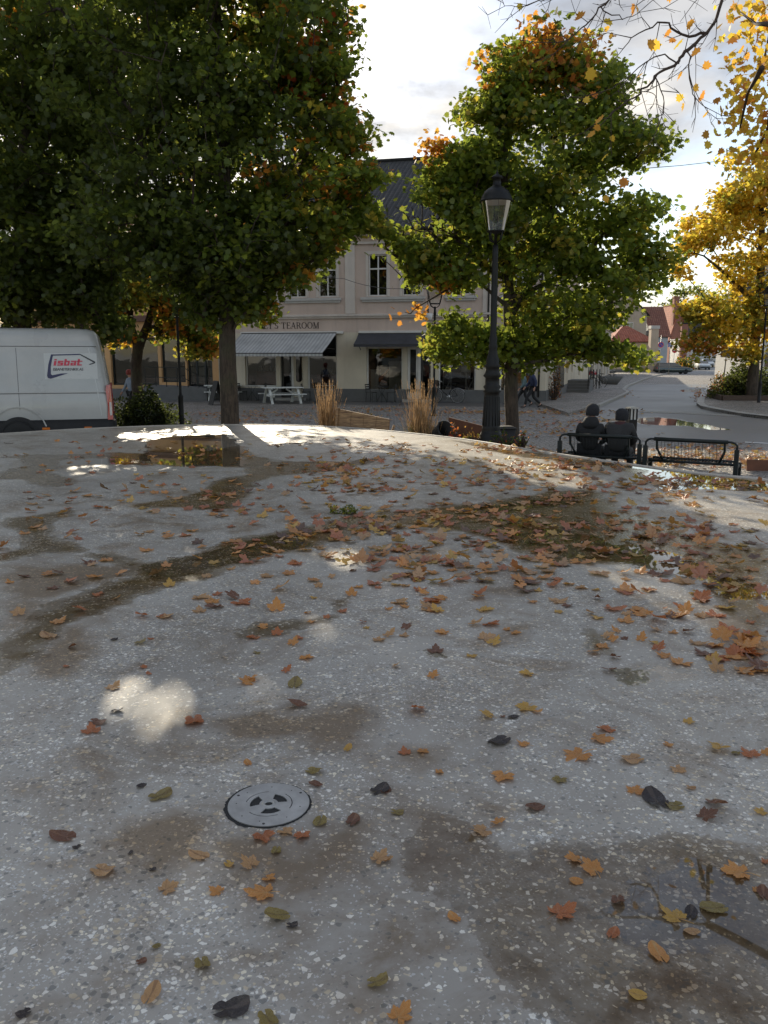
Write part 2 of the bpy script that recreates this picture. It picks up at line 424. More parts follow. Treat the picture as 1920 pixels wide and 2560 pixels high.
def cobbles(name='cobblestones', a=(0.20, 0.18, 0.16), b=(0.35, 0.315, 0.28), scale=8.5):
    t = NT(name)
    v = t.vor(scale, 'F1', rnd=0.6); e = t.vor(scale, 'DISTANCE_TO_EDGE', rnd=0.6)
    sp = t.n('ShaderNodeSeparateColor'); t.set(sp.inputs[0], v.outputs['Color'])
    n = t.noise(0.5, 6, 0.6)
    c = t.mix(sp.outputs[0], a, b)
    c = t.mix(t.ramp(n, [(0.4, 0), (0.7, 0.45)]), c, tuple(x * 0.6 for x in a))
    c = t.mix(t.ramp(e.outputs['Distance'], [(0.03, 1), (0.09, 0)]), c, (0.05, 0.043, 0.033))
    t.pbr(c, t.math('ADD', t.math('MULTIPLY', n, 0.3), 0.45), normal=t.bump(t.ramp(e.outputs['Distance'], [(0, 0), (0.25, 1)]), 0.03, 0.8)); return t.m
M['cobbles'] = cobbles()
M['pavers'] = cobbles('pavement_slabs', (0.26, 0.24, 0.21), (0.34, 0.315, 0.28), 5)
def asphalt():
    t = NT('damp_asphalt')
    n = t.noise(0.35, 7, 0.6); n2 = t.noise(60, 3)
    pool = t.math('ADD', t.attr('pool'), t.math('MULTIPLY', t.math('SUBTRACT', t.noise(1.2, 5), 0.5), 0.8))
    pl = t.ramp(pool, [(0.48, 0), (0.54, 1)])
    c = t.mix(t.ramp(n, [(0.35, 0), (0.65, 1)]), (0.085, 0.084, 0.083), (0.155, 0.15, 0.145))
    c = t.mix(t.math('MULTIPLY', n2, 0.35), c, (0.16, 0.155, 0.15))
    c = t.mix(pl, c, (0.04, 0.04, 0.04))
    r = t.mix(pl, t.math('ADD', t.math('MULTIPLY', n, 0.5), 0.28), 0.03)
    t.pbr(c, r, normal=t.bump(n2, 0.004, t.math('MULTIPLY', t.math('SUBTRACT', 1.0, pl), 0.5))); return t.m
M['asphalt'] = asphalt()
M['far_ground'] = simple('far_ground', (0.10, 0.095, 0.075), 0.9, 0.3, 0.2)
M['road_paint'] = simple('road_paint', (0.45, 0.44, 0.42), 0.6, 0.3, 3)

def bark(name, a, b):
    t = NT(name)
    n = t.noise(4, 8, 0.72, vec=t.vmap((4, 4, 0.9)), dist=0.6); m = t.noise(1.5, 4)
    c = t.mix(t.ramp(n, [(0.35, 0), (0.65, 1)]), a, b)
    c = t.mix(t.ramp(m, [(0.5, 0), (0.7, 0.5)]), c, (0.06, 0.075, 0.03))
    t.pbr(c, 0.9, normal=t.bump(n, 0.06, 1.0)); return t.m
M['bark'] = bark('bark', (0.026, 0.019, 0.014), (0.10, 0.073, 0.052))
M['twig'] = simple('twig_bark', (0.06, 0.04, 0.03), 0.8, 0.3, 20)
def gm(t, c):
    g = t.n('ShaderNodeGamma'); t.set(g.inputs[0], c); g.inputs[1].default_value = 0.62; return g.outputs[0]
def leafmat(name, tstr=0.5, gloss=0.06):
    t = NT(name)
    col = t.attr('col', 'Color')
    d = t.n('ShaderNodeBsdfDiffuse'); t.set(d.inputs[0], col)
    tl = t.n('ShaderNodeBsdfTranslucent'); t.set(tl.inputs[0], t.mix(1.0, gm(t, col), (1.0, 0.98, 0.5), 'MULTIPLY'))
    ms = t.n('ShaderNodeMixShader'); ms.inputs[0].default_value = tstr
    t.t.links.new(d.outputs[0], ms.inputs[1]); t.t.links.new(tl.outputs[0], ms.inputs[2])
    g = t.n('ShaderNodeBsdfGlossy'); g.inputs['Roughness'].default_value = 0.42
    m2 = t.n('ShaderNodeMixShader'); m2.inputs[0].default_value = gloss
    t.t.links.new(ms.outputs[0], m2.inputs[1]); t.t.links.new(g.outputs[0], m2.inputs[2])
    t.t.links.new(m2.outputs[0], t.out.inputs[0]); return t.m
M['leaf'] = leafmat('tree_leaf', 0.58, 0.025)
M['litter'] = leafmat('litter_leaf', 0.3, 0.10)
def fallenleaf(name, a, b, vein):
    t = NT(name)
    n = t.noise(28, 5, 0.6); oi = t.n('ShaderNodeObjectInfo').outputs['Random']
    c = t.mix(t.ramp(n, [(0.35, 0), (0.65, 1)]), a, b)
    c = t.mix(t.math('MULTIPLY', oi, 0.3), c, tuple(x * 0.5 for x in a))
    c = t.mix(t.ramp(t.attr('vein'), [(0.80, 0), (0.97, 0.8)]), c, vein)
    spots = t.ramp(t.noise(75, 3), [(0.62, 0), (0.7, 0.7)])
    c = t.mix(spots, c, (0.05, 0.025, 0.012))
    p = t.pbr(c, t.ramp(t.noise(9, 3), [(0.4, 0.22), (0.6, 0.55)]), spec=0.5, normal=t.bump(t.math('SUBTRACT', t.noise(40, 3), t.attr('vein')), 0.002, 0.7))
    tl = t.n('ShaderNodeBsdfTranslucent'); t.set(tl.inputs[0], t.mix(1.0, c, (1.8, 1.5, 1.0), 'MULTIPLY'))
    ms = t.n('ShaderNodeMixShader'); ms.inputs[0].default_value = 0.25
    t.t.links.new(p.outputs[0], ms.inputs[1]); t.t.links.new(tl.outputs[0], ms.inputs[2]); t.t.links.new(ms.outputs[0], t.out.inputs[0])
    return t.m
LC = {'o': fallenleaf('leaf_orange', (0.50, 0.20, 0.05), (0.60, 0.31, 0.09), (0.5, 0.3, 0.12)),
      'r': fallenleaf('leaf_russet', (0.36, 0.11, 0.04), (0.48, 0.18, 0.06), (0.42, 0.18, 0.09)),
      'y': fallenleaf('leaf_ochre', (0.48, 0.27, 0.05), (0.55, 0.36, 0.09), (0.42, 0.24, 0.08)),
      't': fallenleaf('leaf_tan', (0.42, 0.23, 0.10), (0.52, 0.33, 0.16), (0.26, 0.14, 0.07)),
      'b': fallenleaf('leaf_brown', (0.13, 0.055, 0.03), (0.20, 0.09, 0.05), (0.24, 0.13, 0.08)),
      'd': fallenleaf('leaf_dark', (0.028, 0.022, 0.022), (0.055, 0.042, 0.04), (0.09, 0.07, 0.06)),
      'g': fallenleaf('leaf_olive', (0.20, 0.15, 0.04), (0.30, 0.23, 0.07), (0.16, 0.11, 0.04))}
# ================================================================ setting: ground, road, pavements
def sheet(name, pts, z, m, kind='structure', thick=None):
    """flat polygon at height z (follows the rising ground); with thick it becomes a raised slab"""
    mb = MB()
    top = [(p[0], p[1], hz(p[1]) + z) for p in pts]
    if thick:
        bot = [(x, y, zz - thick) for x, y, zz in top]
        n = len(top)
        mb.add(top + bot, [tuple(range(n)), tuple(range(2 * n - 1, n - 1, -1))] + [(i, i + n, (i + 1) % n + n, (i + 1) % n) for i in range(n)])
    else:
        mb.add(top, [tuple(range(len(top)))])
    o = mb.build(name, m); 
    if kind: o['kind'] = kind
    return o

def ground_sheet():
    xs = [-900, -300, -120, -60, -30, 0, 30, 60, 120, 300, 900]
    ys = [-300, -60, -20, 0, 20, 40, 60, 80, 105, 115, 125, 140, 160, 180, 200, 220, 240, 260, 400, 700, 1500]
    mb = MB(); vs = [(x, y, hz(y) - 0.012) for y in ys for x in xs]; nx = len(xs)
    fs = [(j * nx + i, j * nx + i + 1, (j + 1) * nx + i + 1, (j + 1) * nx + i) for j in range(len(ys) - 1) for i in range(nx - 1)]
    mb.add(vs, fs); o = mb.build('ground', M['far_ground']); tag(o, kind='structure')
ground_sheet()

def strip(name, left, right, z, m, kind='structure', sub=1):
    mb = MB(); n = len(left)
    vs = [(p.x, p.y, hz(p.y) + z) for p in left] + [(p.x, p.y, hz(p.y) + z) for p in right]
    mb.add(vs, [(i, i + 1, n + i + 1, n + i) for i in range(n - 1)]); o = mb.build(name, m)
    if kind: o['kind'] = kind
    return o
V2 = lambda x, y: Vector((x, y, 0))
sheet('plaza_paving', [(-45, -18), (16, -18), (16, 12), (26, 44), (60, 112), (-45, 112)], 0.0, M['cobbles'])
# street: left kerb line and right kerb line as seen, continued up the hill
kl = [G(x, y) for x, y in [(1400, 1078), (1440, 1052), (1480, 1035), (1500, 1019), (1560, 992), (1573, 984), (1562, 977), (1571, 968), (1608, 952), (1640, 941), (1682, 933)]]
# asphalt as one fan sheet with a finely divided grid so the puddle can be marked
def road():
    """asphalt grid; vertices carry 'pool' for the standing water in front of the stone strip"""
    def inside(p, poly):
        c = False; n = len(poly)
        for i in range(n):
            a = poly[i]; b = poly[i - 1]
            if (a[1] > p[1]) != (b[1] > p[1]) and p[0] < (b[0] - a[0]) * (p[1] - a[1]) / (b[1] - a[1]) + a[0]: c = not c
        return c
    left = kl + [P(1742, 917, 128), P(1775, 905, 155), P(1800, 900, 180), P(1830, 893, 205), P(1900, 880, 240)]
    right = [G(1425, 1086), G(1920, 1110), V2(40, 17), V2(60, 40), V2(62, 70), V2(64, 100), V2(68, 125), V2(74, 160), V2(84, 195), V2(95, 215), V2(110, 245)]
    outline = [(p.x, p.y) for p in left] + [(p.x, p.y) for p in reversed(right)]
    mb = MB(); xs = []; ys = []
    y = 17.5
    rows = []
    while y < 245: rows.append(y); y *= 1.018
    nx = 150; vs = []; 
    for yy in rows:
        # crossing of the outline with this row
        cr = []
        n = len(outline)
        for i in range(n):
            a = outline[i]; b = outline[i - 1]
            if (a[1] > yy) != (b[1] > yy): cr.append((b[0] - a[0]) * (yy - a[1]) / (b[1] - a[1]) + a[0])
        cr.sort()
        if len(cr) < 2: cr = [vs[-nx][0], vs[-1][0]] if vs else [9, 10]
        for k in range(nx):
            t = (k / (nx - 1)) ** 1.5
            vs.append((cr[0] + (cr[-1] - cr[0]) * t, yy, hz(yy) + 0.004))
    fs = [(j * nx + i, j * nx + i + 1, (j + 1) * nx + i + 1, (j + 1) * nx + i) for j in range(len(rows) - 1) for i in range(nx - 1)]
    mb.add(vs, fs); o = mb.build('road', M['asphalt']); tag(o, kind='structure')
    pools = [[(1590, 1046), (1640, 1043), (1680, 1047), (1730, 1055), (1790, 1068), (1830, 1074), (1780, 1076), (1720, 1066), (1660, 1064), (1590, 1060)],
             [(1700, 975), (1750, 972), (1752, 978), (1706, 981)], [(1480, 1008), (1515, 1004), (1515, 1010), (1480, 1014)],
             [(1500, 1048), (1560, 1044), (1560, 1052), (1500, 1056)]]
    polys = [np.array([G(*q)[:2] for q in pl]) for pl in pools]
    pts = np.array([v[:2] for v in vs]); a = pool_field(pts, polys, 0.8)
    me = o.data; at = me.attributes.new('pool', 'FLOAT', 'POINT'); at.data.foreach_set('value', a.astype(np.float32))
def seg_dist(pts, poly):
    n = len(poly); d = np.full(len(pts), 1e9); ins = np.zeros(len(pts), bool)
    for i in range(n):
        a = poly[i]; b = poly[(i + 1) % n]; ab = b - a
        t = np.clip(((pts - a) @ ab) / (ab @ ab + 1e-12), 0, 1)
        q = pts - (a + t[:, None] * ab); d = np.minimum(d, np.hypot(q[:, 0], q[:, 1]))
        cond = (a[1] > pts[:, 1]) != (b[1] > pts[:, 1])
        xx = (b[0] - a[0]) * (pts[:, 1] - a[1]) / (b[1] - a[1] + 1e-12) + a[0]
        ins ^= cond & (pts[:, 0] < xx)
    return np.where(ins, d, -d)
def pool_field(pts, polys, width):
    s = np.full(len(pts), -1e9)
    for p in polys: s = np.maximum(s, seg_dist(pts, np.asarray(p)))
    return np.clip(0.5 + s / width, 0, 1)
road()
# left pavement beside the corner house, raised with a granite kerb
pv = [(p.x - 0.16, p.y) for p in kl[3:]]
back = [G(1366, 1006), G(1420, 975), G(1500, 945), G(1560, 931), G(1660, 927)]
sheet('pavement', pv + [(p.x, p.y + .5) for p in reversed(back)] + [(G(1340, 1012).x, G(1340, 1012).y), (G(1420, 1040).x, G(1420, 1040).y)], 0.115, M['cobbles'], thick=0.12)
def kerb(name, line, w=0.17, h=0.13, side=-1, z0=0.0, label=None):
    """a run of granite kerb stones with open joints, as one strip"""
    mb = MB(); pts = [Vector((p.x, p.y, 0)) for p in line]
    rng = random.Random(5)
    for a, b in zip(pts[:-1], pts[1:]):
        L = (b - a).length; d = (b - a).normalized(); nrm = Vector((-d.y, d.x, 0)) * -side
        k = max(1, int(L / 1.0)); 
        for i in range(k):
            p = a + d * (L * i / k); q = a + d * (L * (i + 1) / k - 0.012)
            z = z0 + hz(p.y); hh = h + rng.uniform(-.004, .004)
            vs = [p, q, q + nrm * w, p + nrm * w]
            mb.add([(v.x, v.y, z) for v in vs] + [(v.x, v.y, z + hh) for v in vs],
                   [(3, 2, 1, 0), (4, 5, 6, 7), (0, 1, 5, 4), (1, 2, 6, 5), (2, 3, 7, 6), (3, 0, 4, 7)])
    o = mb.build(name, M['granite']); tag(o, kind='structure'); return o
kerb('kerb', kl[3:] + [G(1730, 928)], side=-1)
# right island: cobbled pavement with kerb round its nose, planting bed on it
isl = [G(x, y) for x, y in [(1960, 1056), (1920, 1049), (1850, 1041), (1790, 1030), (1752, 1022), (1741, 1014), (1744, 1004), (1758, 984), (1778, 963), (1792, 957), (1830, 956), (1900, 953), (1960, 948)]]
sheet('island_pavement', [(p.x, p.y) for p in isl], 0.11, M['cobbles'], thick=0.1)
kerb('island_kerb', isl[:11], w=0.3, side=1, h=0.125)
# stone strip across the road: radial setts
def strip_setts():
    mb = MB(); a0 = [G(1598 + (1850 - 1598) * i / 60, 1030 + 11 * (i / 60) ** 1.4) for i in range(61)]
    for i in range(60):
        p = a0[i]; q = a0[i + 1]; fwd = Vector((0.15, 1.0, 0)).normalized()
        d = (q - p)
        p2 = p + d * 0.62
        L = 1.15
        s = [p - fwd * L * .5, p2 - fwd * L * .5, p2 + fwd * L * .5, p + fwd * L * .5]
        mb.add([(v.x, v.y, 0.005) for v in s] + [(v.x, v.y, 0.022) for v in s], [(4, 5, 6, 7), (0, 1, 5, 4), (1, 2, 6, 5), (2, 3, 7, 6), (3, 0, 4, 7)])
    o = mb.build('road_marking', M['granite']); tag(o, kind='structure')
strip_setts()
sheet('road_line', [(G(1862, 1105).x, G(1862, 1105).y), (G(1990, 1112).x, G(1990, 1112).y), (G(1990, 1115).x, G(1990, 1115).y), (G(1862, 1107.5).x, G(1862, 1107.5).y)], 0.012, M['road_paint'])
# pavement slabs along the shop fronts are laid after the house frame is known

# far hills
def hills():
    rng = np.random.default_rng(4)
    mb = MB(); nx, ny = 170, 14
    pk = [(-40, 330, 6), (150, 335, 22), (185, 330, 26), (240, 330, 40), (300, 340, 48), (430, 380, 40), (-160, 420, 12)]
    vs = []
    for j in range(ny):
        y = 262 + j * 24
        for i in range(nx):
            x = -350 + i * 6
            z = hz(y) - 1.0
            for (a, b, h) in pk: z += h * math.exp(-((x - a) / 34) ** 2 - ((y - b) / 60) ** 2) * (1 if a < 0 else 1 / (1 + math.exp(-(x - 131 * y / 335) / 3.5)))
            vs.append((x + rng.uniform(-3, 3), y, z + rng.uniform(-1.2, 1.2) * (z > hz(y) + 2)))
    fs = [(j * nx + i, j * nx + i + 1, (j + 1) * nx + i + 1, (j + 1) * nx + i) for j in range(ny - 1) for i in range(nx - 1)]
    mb.add(vs, fs, True); o = mb.build('hills', simple('wooded_hill', (0.022, 0.026, 0.018), 0.95, 0.5, 0.12, 0, detail=8)); tag(o, kind='structure')
hills()

# ================================================================ fountain basin
EDGE_PX = [(0, 1085), (140, 1076), (280, 1069), (420, 1064), (560, 1062), (700, 1063), (850, 1068), (975, 1078), (1100, 1091), (1200, 1104), (1350, 1128), (1500, 1150), (1620, 1167), (1740, 1182), (1830, 1191), (1920, 1200)]
edge = [G(x, y, BZ) for x, y in EDGE_PX]
edge += [Vector((5.4, 9.0, 0)), Vector((5.9, 7.0, 0)), Vector((6.2, 4.5, 0)), Vector((6.0, 1.5, 0)), Vector((5.0, -1.5, 0)), Vector((3.0, -4, 0)), Vector((0, -5.2, 0)),
         Vector((-3.5, -5, 0)), Vector((-7, -3.2, 0)), Vector((-9.5, 0, 0)), Vector((-11, 4, 0)), Vector((-11.4, 8, 0)), Vector((-11, 12, 0)), Vector((-9.8, 15, 0))]
def catmull(pts, k):
    out = []; n = len(pts)
    for i in range(n):
        p0, p1, p2, p3 = pts[i - 1], pts[i], pts[(i + 1) % n], pts[(i + 2) % n]
        for j in range(k):
            t = j / k
            out.append(0.5 * ((2 * p1) + (p2 - p0) * t + (2 * p0 - 5 * p1 + 4 * p2 - p3) * t * t + (3 * p1 - p0 - 3 * p2 + p3) * t ** 3))
    return out
EC = [Vector((p.x, p.y, 0)) for p in catmull([Vector((p.x, p.y, 0)) for p in edge], 8)]
EA = np.array([(p.x, p.y) for p in EC])
def edge_radius(th):
    """distance from the origin to the basin edge in direction th (0 = +Y, clockwise)"""
    dx, dy = math.sin(th), math.cos(th); best = 0
    for i in range(len(EA)):
        a = EA[i]; b = EA[(i + 1) % len(EA)]; ex, ey = b - a
        den = dx * ey - dy * ex
        if abs(den) < 1e-9: continue
        r = (a[0] * ey - a[1] * ex) / den
        s = (a[0] * dy - a[1] * dx) / den
        if r > 0 and -1e-6 <= s <= 1 + 1e-6: best = max(best, r)
    return best
# outlines of the wet places, read off the photograph (zoomed tiles) and laid on the basin top
T1 = lambda x, y: (x * .5787, 1040 + y * .5787)
T2 = lambda x, y: (960 + x * .5787, 1100 + y * .5787)
T3 = lambda x, y: (x * .5787, 1700 + y * .5787)
T4 = lambda x, y: (960 + x * .5787, 1700 + y * .5787)
def W(T, pts): return np.array([G(*T(*p), BZ)[:2] for p in pts])
WET = [W(T1, [(-60, 1000), (60, 950), (120, 900), (150, 860), (220, 790), (330, 760), (450, 720), (530, 690), (600, 640), (700, 625), (830, 600), (900, 560), (1000, 530), (1200, 500), (1380, 460), (1500, 430), (1659, 410), (1800, 400), (1800, 440), (1659, 480), (1500, 530), (1330, 570), (1100, 620), (1000, 650), (900, 710), (750, 740), (600, 780), (450, 860), (300, 910), (200, 1020), (100, 1090), (-60, 1160)]),
       W(T1, [(-60, 600), (90, 570), (110, 540), (85, 500), (10, 470), (20, 440), (160, 425), (300, 405), (310, 430), (220, 455), (225, 490), (260, 530), (400, 585), (600, 625), (600, 665), (480, 640), (330, 590), (200, 595), (-60, 645)]),
       W(T1, [(-40, 180), (90, 185), (110, 215), (0, 240), (-40, 275), (100, 275), (160, 300), (250, 310), (350, 290), (330, 270), (200, 240), (330, 220), (500, 210), (900, 215), (1060, 225), (1060, 250), (900, 285), (880, 320), (800, 345), (600, 380), (480, 385), (600, 395), (800, 395), (850, 410), (1000, 400), (1050, 370), (1100, 290), (1200, 260), (1500, 230), (1659, 190), (1659, 170), (1500, 195), (1200, 195), (1100, 170), (1060, 140), (1000, 130), (900, 150), (880, 120), (980, 80), (760, 85), (650, 100), (680, 130), (620, 160), (500, 155), (350, 165), (150, 165)]),
       W(T2, [(-20, 310), (250, 290), (500, 260), (700, 220), (850, 215), (950, 230), (1000, 290), (1150, 340), (1300, 400), (1450, 440), (1700, 470), (1700, 780), (1600, 820), (1450, 720), (1400, 600), (1250, 580), (1050, 540), (850, 540), (700, 530), (500, 450), (350, 400), (200, 380), (-20, 370)]),
       W(T2, [(250, -10), (300, 0), (500, 35), (900, 85), (1100, 108), (1659, 175), (1700, 180), (1700, 225), (1400, 200), (1200, 170), (1000, 130), (850, 105), (600, 75), (450, 42)]),
       W(T4, [(40, 660), (200, 590), (350, 620), (480, 710), (490, 760), (600, 750), (660, 700), (1000, 680), (1300, 700), (1720, 730), (1720, 1600), (850, 1600), (740, 1486), (650, 1400), (500, 1250), (420, 1170), (360, 1080), (300, 1010), (200, 960), (60, 900)]),
       W(T2, [(860, 840), (900, 820), (940, 840), (1000, 900), (990, 930), (880, 930)]), W(T1, [(1020, 930), (1100, 890), (1400, 870), (1460, 800), (1500, 780), (1480, 860), (1380, 900), (1200, 950), (1080, 960)])]
POOL = [W(T2, [(500, 345), (700, 360), (760, 400), (900, 410), (1000, 450), (1100, 440), (1200, 470), (1300, 525), (1420, 530), (1470, 590), (1560, 615), (1700, 640), (1700, 700), (1500, 690), (1380, 610), (1200, 575), (1000, 530), (800, 510), (650, 480), (500, 440)]),
        W(T2, [(1120, 118), (1250, 130), (1380, 150), (1540, 170), (1700, 190), (1700, 222), (1400, 210), (1180, 210)]), W(T2, [(880, 84), (1100, 106), (1180, 130), (950, 112)]),
        W(T2, [(1010, 995), (1150, 995), (1140, 1050), (1030, 1045)]), W(T2, [(1190, 980), (1300, 1020), (1220, 1045)]),
        W(T4, [(1000, 850), (1200, 810), (1400, 830), (1720, 860), (1720, 1300), (1500, 1200), (1300, 1150), (1150, 1200), (960, 1100), (880, 960)]),
        W(T1, [(640, 105), (760, 85), (980, 80), (1060, 140), (1060, 220), (700, 215), (600, 190)]), W(T1, [(260, 190), (560, 180), (560, 210), (260, 215)]),
        W(T1, [(900, 580), (1100, 525), (1330, 495), (1330, 555), (1100, 605), (950, 645), (760, 700), (620, 690), (650, 645)]),
        W(T2, [(130, 720), (220, 725), (220, 755), (140, 750)]), W(T2, [(170, 905), (270, 905), (270, 940), (180, 938)]), W(T2, [(60, 815), (120, 812), (130, 830), (60, 835)]),
        W(T2, [(340, 300), (560, 270), (700, 250), (820, 240), (860, 270), (700, 290), (500, 320), (380, 330)])]
STAIN = [W(T3, q) for q in [
    [(0, 440), (200, 430), (200, 500), (80, 520), (0, 490)], [(280, 440), (380, 440), (390, 500), (300, 500)],
    [(330, 670), (560, 590), (760, 560), (980, 600), (960, 720), (820, 860), (600, 820), (450, 800), (200, 830), (120, 800), (300, 740)],
    [(280, 920), (360, 850), (480, 810), (500, 840), (420, 900)], [(480, 1040), (630, 1020), (640, 1110), (560, 1160), (500, 1150)],
    [(250, 1350), (420, 1220), (560, 1200), (680, 1190), (540, 1260), (500, 1370), (330, 1440), (150, 1520), (-40, 1520), (0, 1440)],
    [(850, 640), (1100, 660), (1300, 660), (1659, 560), (1659, 900), (1400, 980), (1200, 1000), (1000, 900), (850, 760)],
    [(940, 180), (1100, 150), (1600, 90), (1659, 150), (1659, 420), (1500, 330), (1350, 330), (1250, 260), (1000, 230)],
    [(1300, 1360), (1659, 1290), (1659, 1486), (1200, 1486)]]] + [
    W(T4, [(0, 260), (150, 250), (280, 290), (250, 370), (0, 400)]), W(T4, [(0, 480), (180, 540), (330, 600), (380, 800), (300, 960), (100, 950), (0, 850)]),
    W(T4, [(1100, 1200), (1659, 1100), (1659, 1486), (1000, 1486)]), W(T2, [(1400, 780), (1659, 760), (1659, 1037), (1500, 1000)]),
    W(T1, [(0, 640), (560, 640), (600, 700), (450, 730), (200, 800), (130, 900), (0, 950)]), W(T1, [(230, 900), (420, 860), (420, 1000), (250, 1141), (60, 1141)])]
basin = thing('fountain_basin', 'large raised terrazzo fountain basin, wet and brown stained, strewn with maple leaves', 'fountain')
def build_basin():
    ths = np.concatenate([np.linspace(-0.62, 0.62, 300), np.linspace(0.62, 2 * math.pi - 0.62, 90)[1:-1]])
    nr = 330; ts = np.linspace(0, 1, nr)
    rs_edge = np.array([edge_radius(t) for t in ths])
    vs = [(0.0, 0.0, BZ)]
    pts = [(0.0, 0.0)]
    for th, re in zip(ths, rs_edge):
        re -= 0.07
        for t in ts:
            r = 0.8 * ((re / 0.8) ** t)
            x, y = math.sin(th) * r, math.cos(th) * r; vs.append((x, y, BZ)); pts.append((x, y))
    n = len(ths); fs = []
    idx = lambda i, j: 1 + (i % n) * nr + j
    for i in range(n):
        fs.append((0, idx(i + 1, 0), idx(i, 0)))
        for j in range(nr - 1): fs.append((idx(i, j), idx(i + 1, j), idx(i + 1, j + 1), idx(i, j + 1)))
    mb = MB(); mb.add(vs, fs)
    o = mb.build('basin_floor', M['terrazzo'], basin)
    A = np.array(pts)
    wv = np.maximum(pool_field(A, WET[:5] + WET[6:], 0.5), np.minimum(pool_field(A, [WET[5]], 0.5), 0.60))
    for nm, val in (('wet', wv), ('pool', pool_field(A, POOL, 0.5))):
        at = o.data.attributes.new(nm, 'FLOAT', 'POINT'); at.data.foreach_set('value', val.astype(np.float32))
    s = np.full(len(A), -1e9)
    for p in STAIN: s = np.maximum(s, seg_dist(A, p))
    val = np.clip(0.4 + s / 0.35, 0, 1)
    at = o.data.attributes.new('stain', 'FLOAT', 'POINT'); at.data.foreach_set('value', val.astype(np.float32))
    # rim: slightly proud rounded lip, then the outer wall down to the ground
    mb = MB(); prof = [(-0.071, 0.0), (-0.066, 0.012), (-0.052, 0.018), (-0.012, 0.018), (0.0, 0.010), (0.004, -0.01), (0.004, -BZ)]
    k = 0; ring = []
    for th, re in zip(ths, rs_edge):
        ring.append([(math.sin(th) * (re + a), math.cos(th) * (re + a), BZ + b) for a, b in prof])
    m = len(prof); vs = [v for r in ring for v in r]
    fs = [(i * m + j, ((i + 1) % n) * m + j, ((i + 1) % n) * m + j + 1, i * m + j + 1) for i in range(n) for j in range(m - 1)]
    mb.add(vs, fs, True); mb.build('rim', M['granite_edge'], basin)
build_basin()

# steel nozzle plate let into the basin floor
def nozzle():
    c = G(672, 2012, BZ); D = 0.285
    t = thing('nozzle_plate', 'round brushed steel fountain nozzle plate with three curved slots, set in the terrazzo', 'nozzle plate', (c.x, c.y, BZ + 0.001))
    r = D / 2
    # disc with real openings: polar grid, cells inside the slots left out
    nr_, na = 40, 240; hub = 0.024
    rr = [hub + (r - hub) * i / nr_ for i in range(nr_ + 1)]
    holes = []
    def cut(ra, an):
        a = math.degrees(an) % 360
        q = ra / r
        for a0 in (45, 165, 285):                     # thick window slots
            d = abs((a - a0 + 180) % 360 - 180)
            if 0.24 < q < 0.46 and d < 34 - (0.46 - q) * 25: return True
        for a0 in (15, 135, 262):                        # thin arcs
            d = abs((a - a0 + 180) % 360 - 180)
            if 0.555 < q < 0.585 and d < 38: return True
        return False
    mb = MB(); vs = []; zt = 0.004
    for z in (zt, 0.0005):
        for i in range(nr_ + 1):
            for k in range(na): vs.append((rr[i] * math.cos(2 * math.pi * k / na), rr[i] * math.sin(2 * math.pi * k / na), z))
    N = (nr_ + 1) * na; fs = []; keep = {}
    for i in range(nr_):
        for k in range(na):
            keep[i, k] = not cut((rr[i] + rr[i + 1]) / 2, 2 * math.pi * (k + .5) / na)
    for i in range(nr_):
        for k in range(na):
            if not keep[i, k]: continue
            k2 = (k + 1) % na; a, b, c_, d = i * na + k, i * na + k2, (i + 1) * na + k2, (i + 1) * na + k
            fs.append((a, d, c_, b))
            if i == 0 or not keep[i - 1, k]: fs.append((a, b, b + N, a + N))
            if i == nr_ - 1 or not keep[i + 1, k]: fs.append((d, d + N, c_ + N, c_))
            if not keep[i, (k - 1) % na]: fs.append((a, a + N, d + N, d))
            if not keep[i, k2]: fs.append((b, c_, c_ + N, b + N))
    mb.add(vs, fs); mb.build('disc', M['steel'], t, fix=False)
    mb = MB(); mb.lathe([(0.0, 0.0), (r + 0.004, 0.0)], 96, smooth=False, caps=False)
    rng = random.Random(2)
    vs = [(0, 0, 0.0002)] + [((r + 0.006 + rng.uniform(-0.002, 0.004) + (0.006 if 120 < kk * 3 < 250 else 0)) * math.cos(R(kk * 3)), (r + 0.006 + rng.uniform(-0.002, 0.004) + (0.006 if 120 < kk * 3 < 250 else 0)) * math.sin(R(kk * 3)), 0.0002) for kk in range(120)]
    mb = MB(); mb.add(vs, [(0, 1 + i, 1 + (i + 1) % 120) for i in range(120)]); mb.build('joint', M['rubber'], t)
    mb = MB(); mb.lathe([(0.013, 0.0012), (0.014, 0.0055), (0.019, 0.0062), (0.0235, 0.0048), (0.0238, 0.001)], 40, caps=False); nz_ = mb.build('nozzle', M['steel'], t); mb = MB(); mb.lathe([(0, 0.002), (0.006, 0.003), (0.0135, 0.0015)], 24, caps=False); mb.build('nozzle_opening', M['rubber'], nz_)
    for a in (52, 92, 140, 180, 225, 262, 310, 350): 
        mb = MB(); q = 0.80 * r; mb.lathe([(0.0, 0.0046), (0.0022, 0.0046), (0.0024, 0.003)], 10, (q * math.cos(R(a)), q * math.sin(R(a)), 0)); mb.build('screw', M['dark_metal'], t)
    for a in (35, 155, 270): 
        mb = MB(); q = 0.90 * r; mb.lathe([(0.0, 0.0048), (0.0048, 0.0048), (0.005, 0.003)], 12, (q * math.cos(R(a)), q * math.sin(R(a)), 0)); mb.build('screw', M['dark_metal'], t)
nozzle()

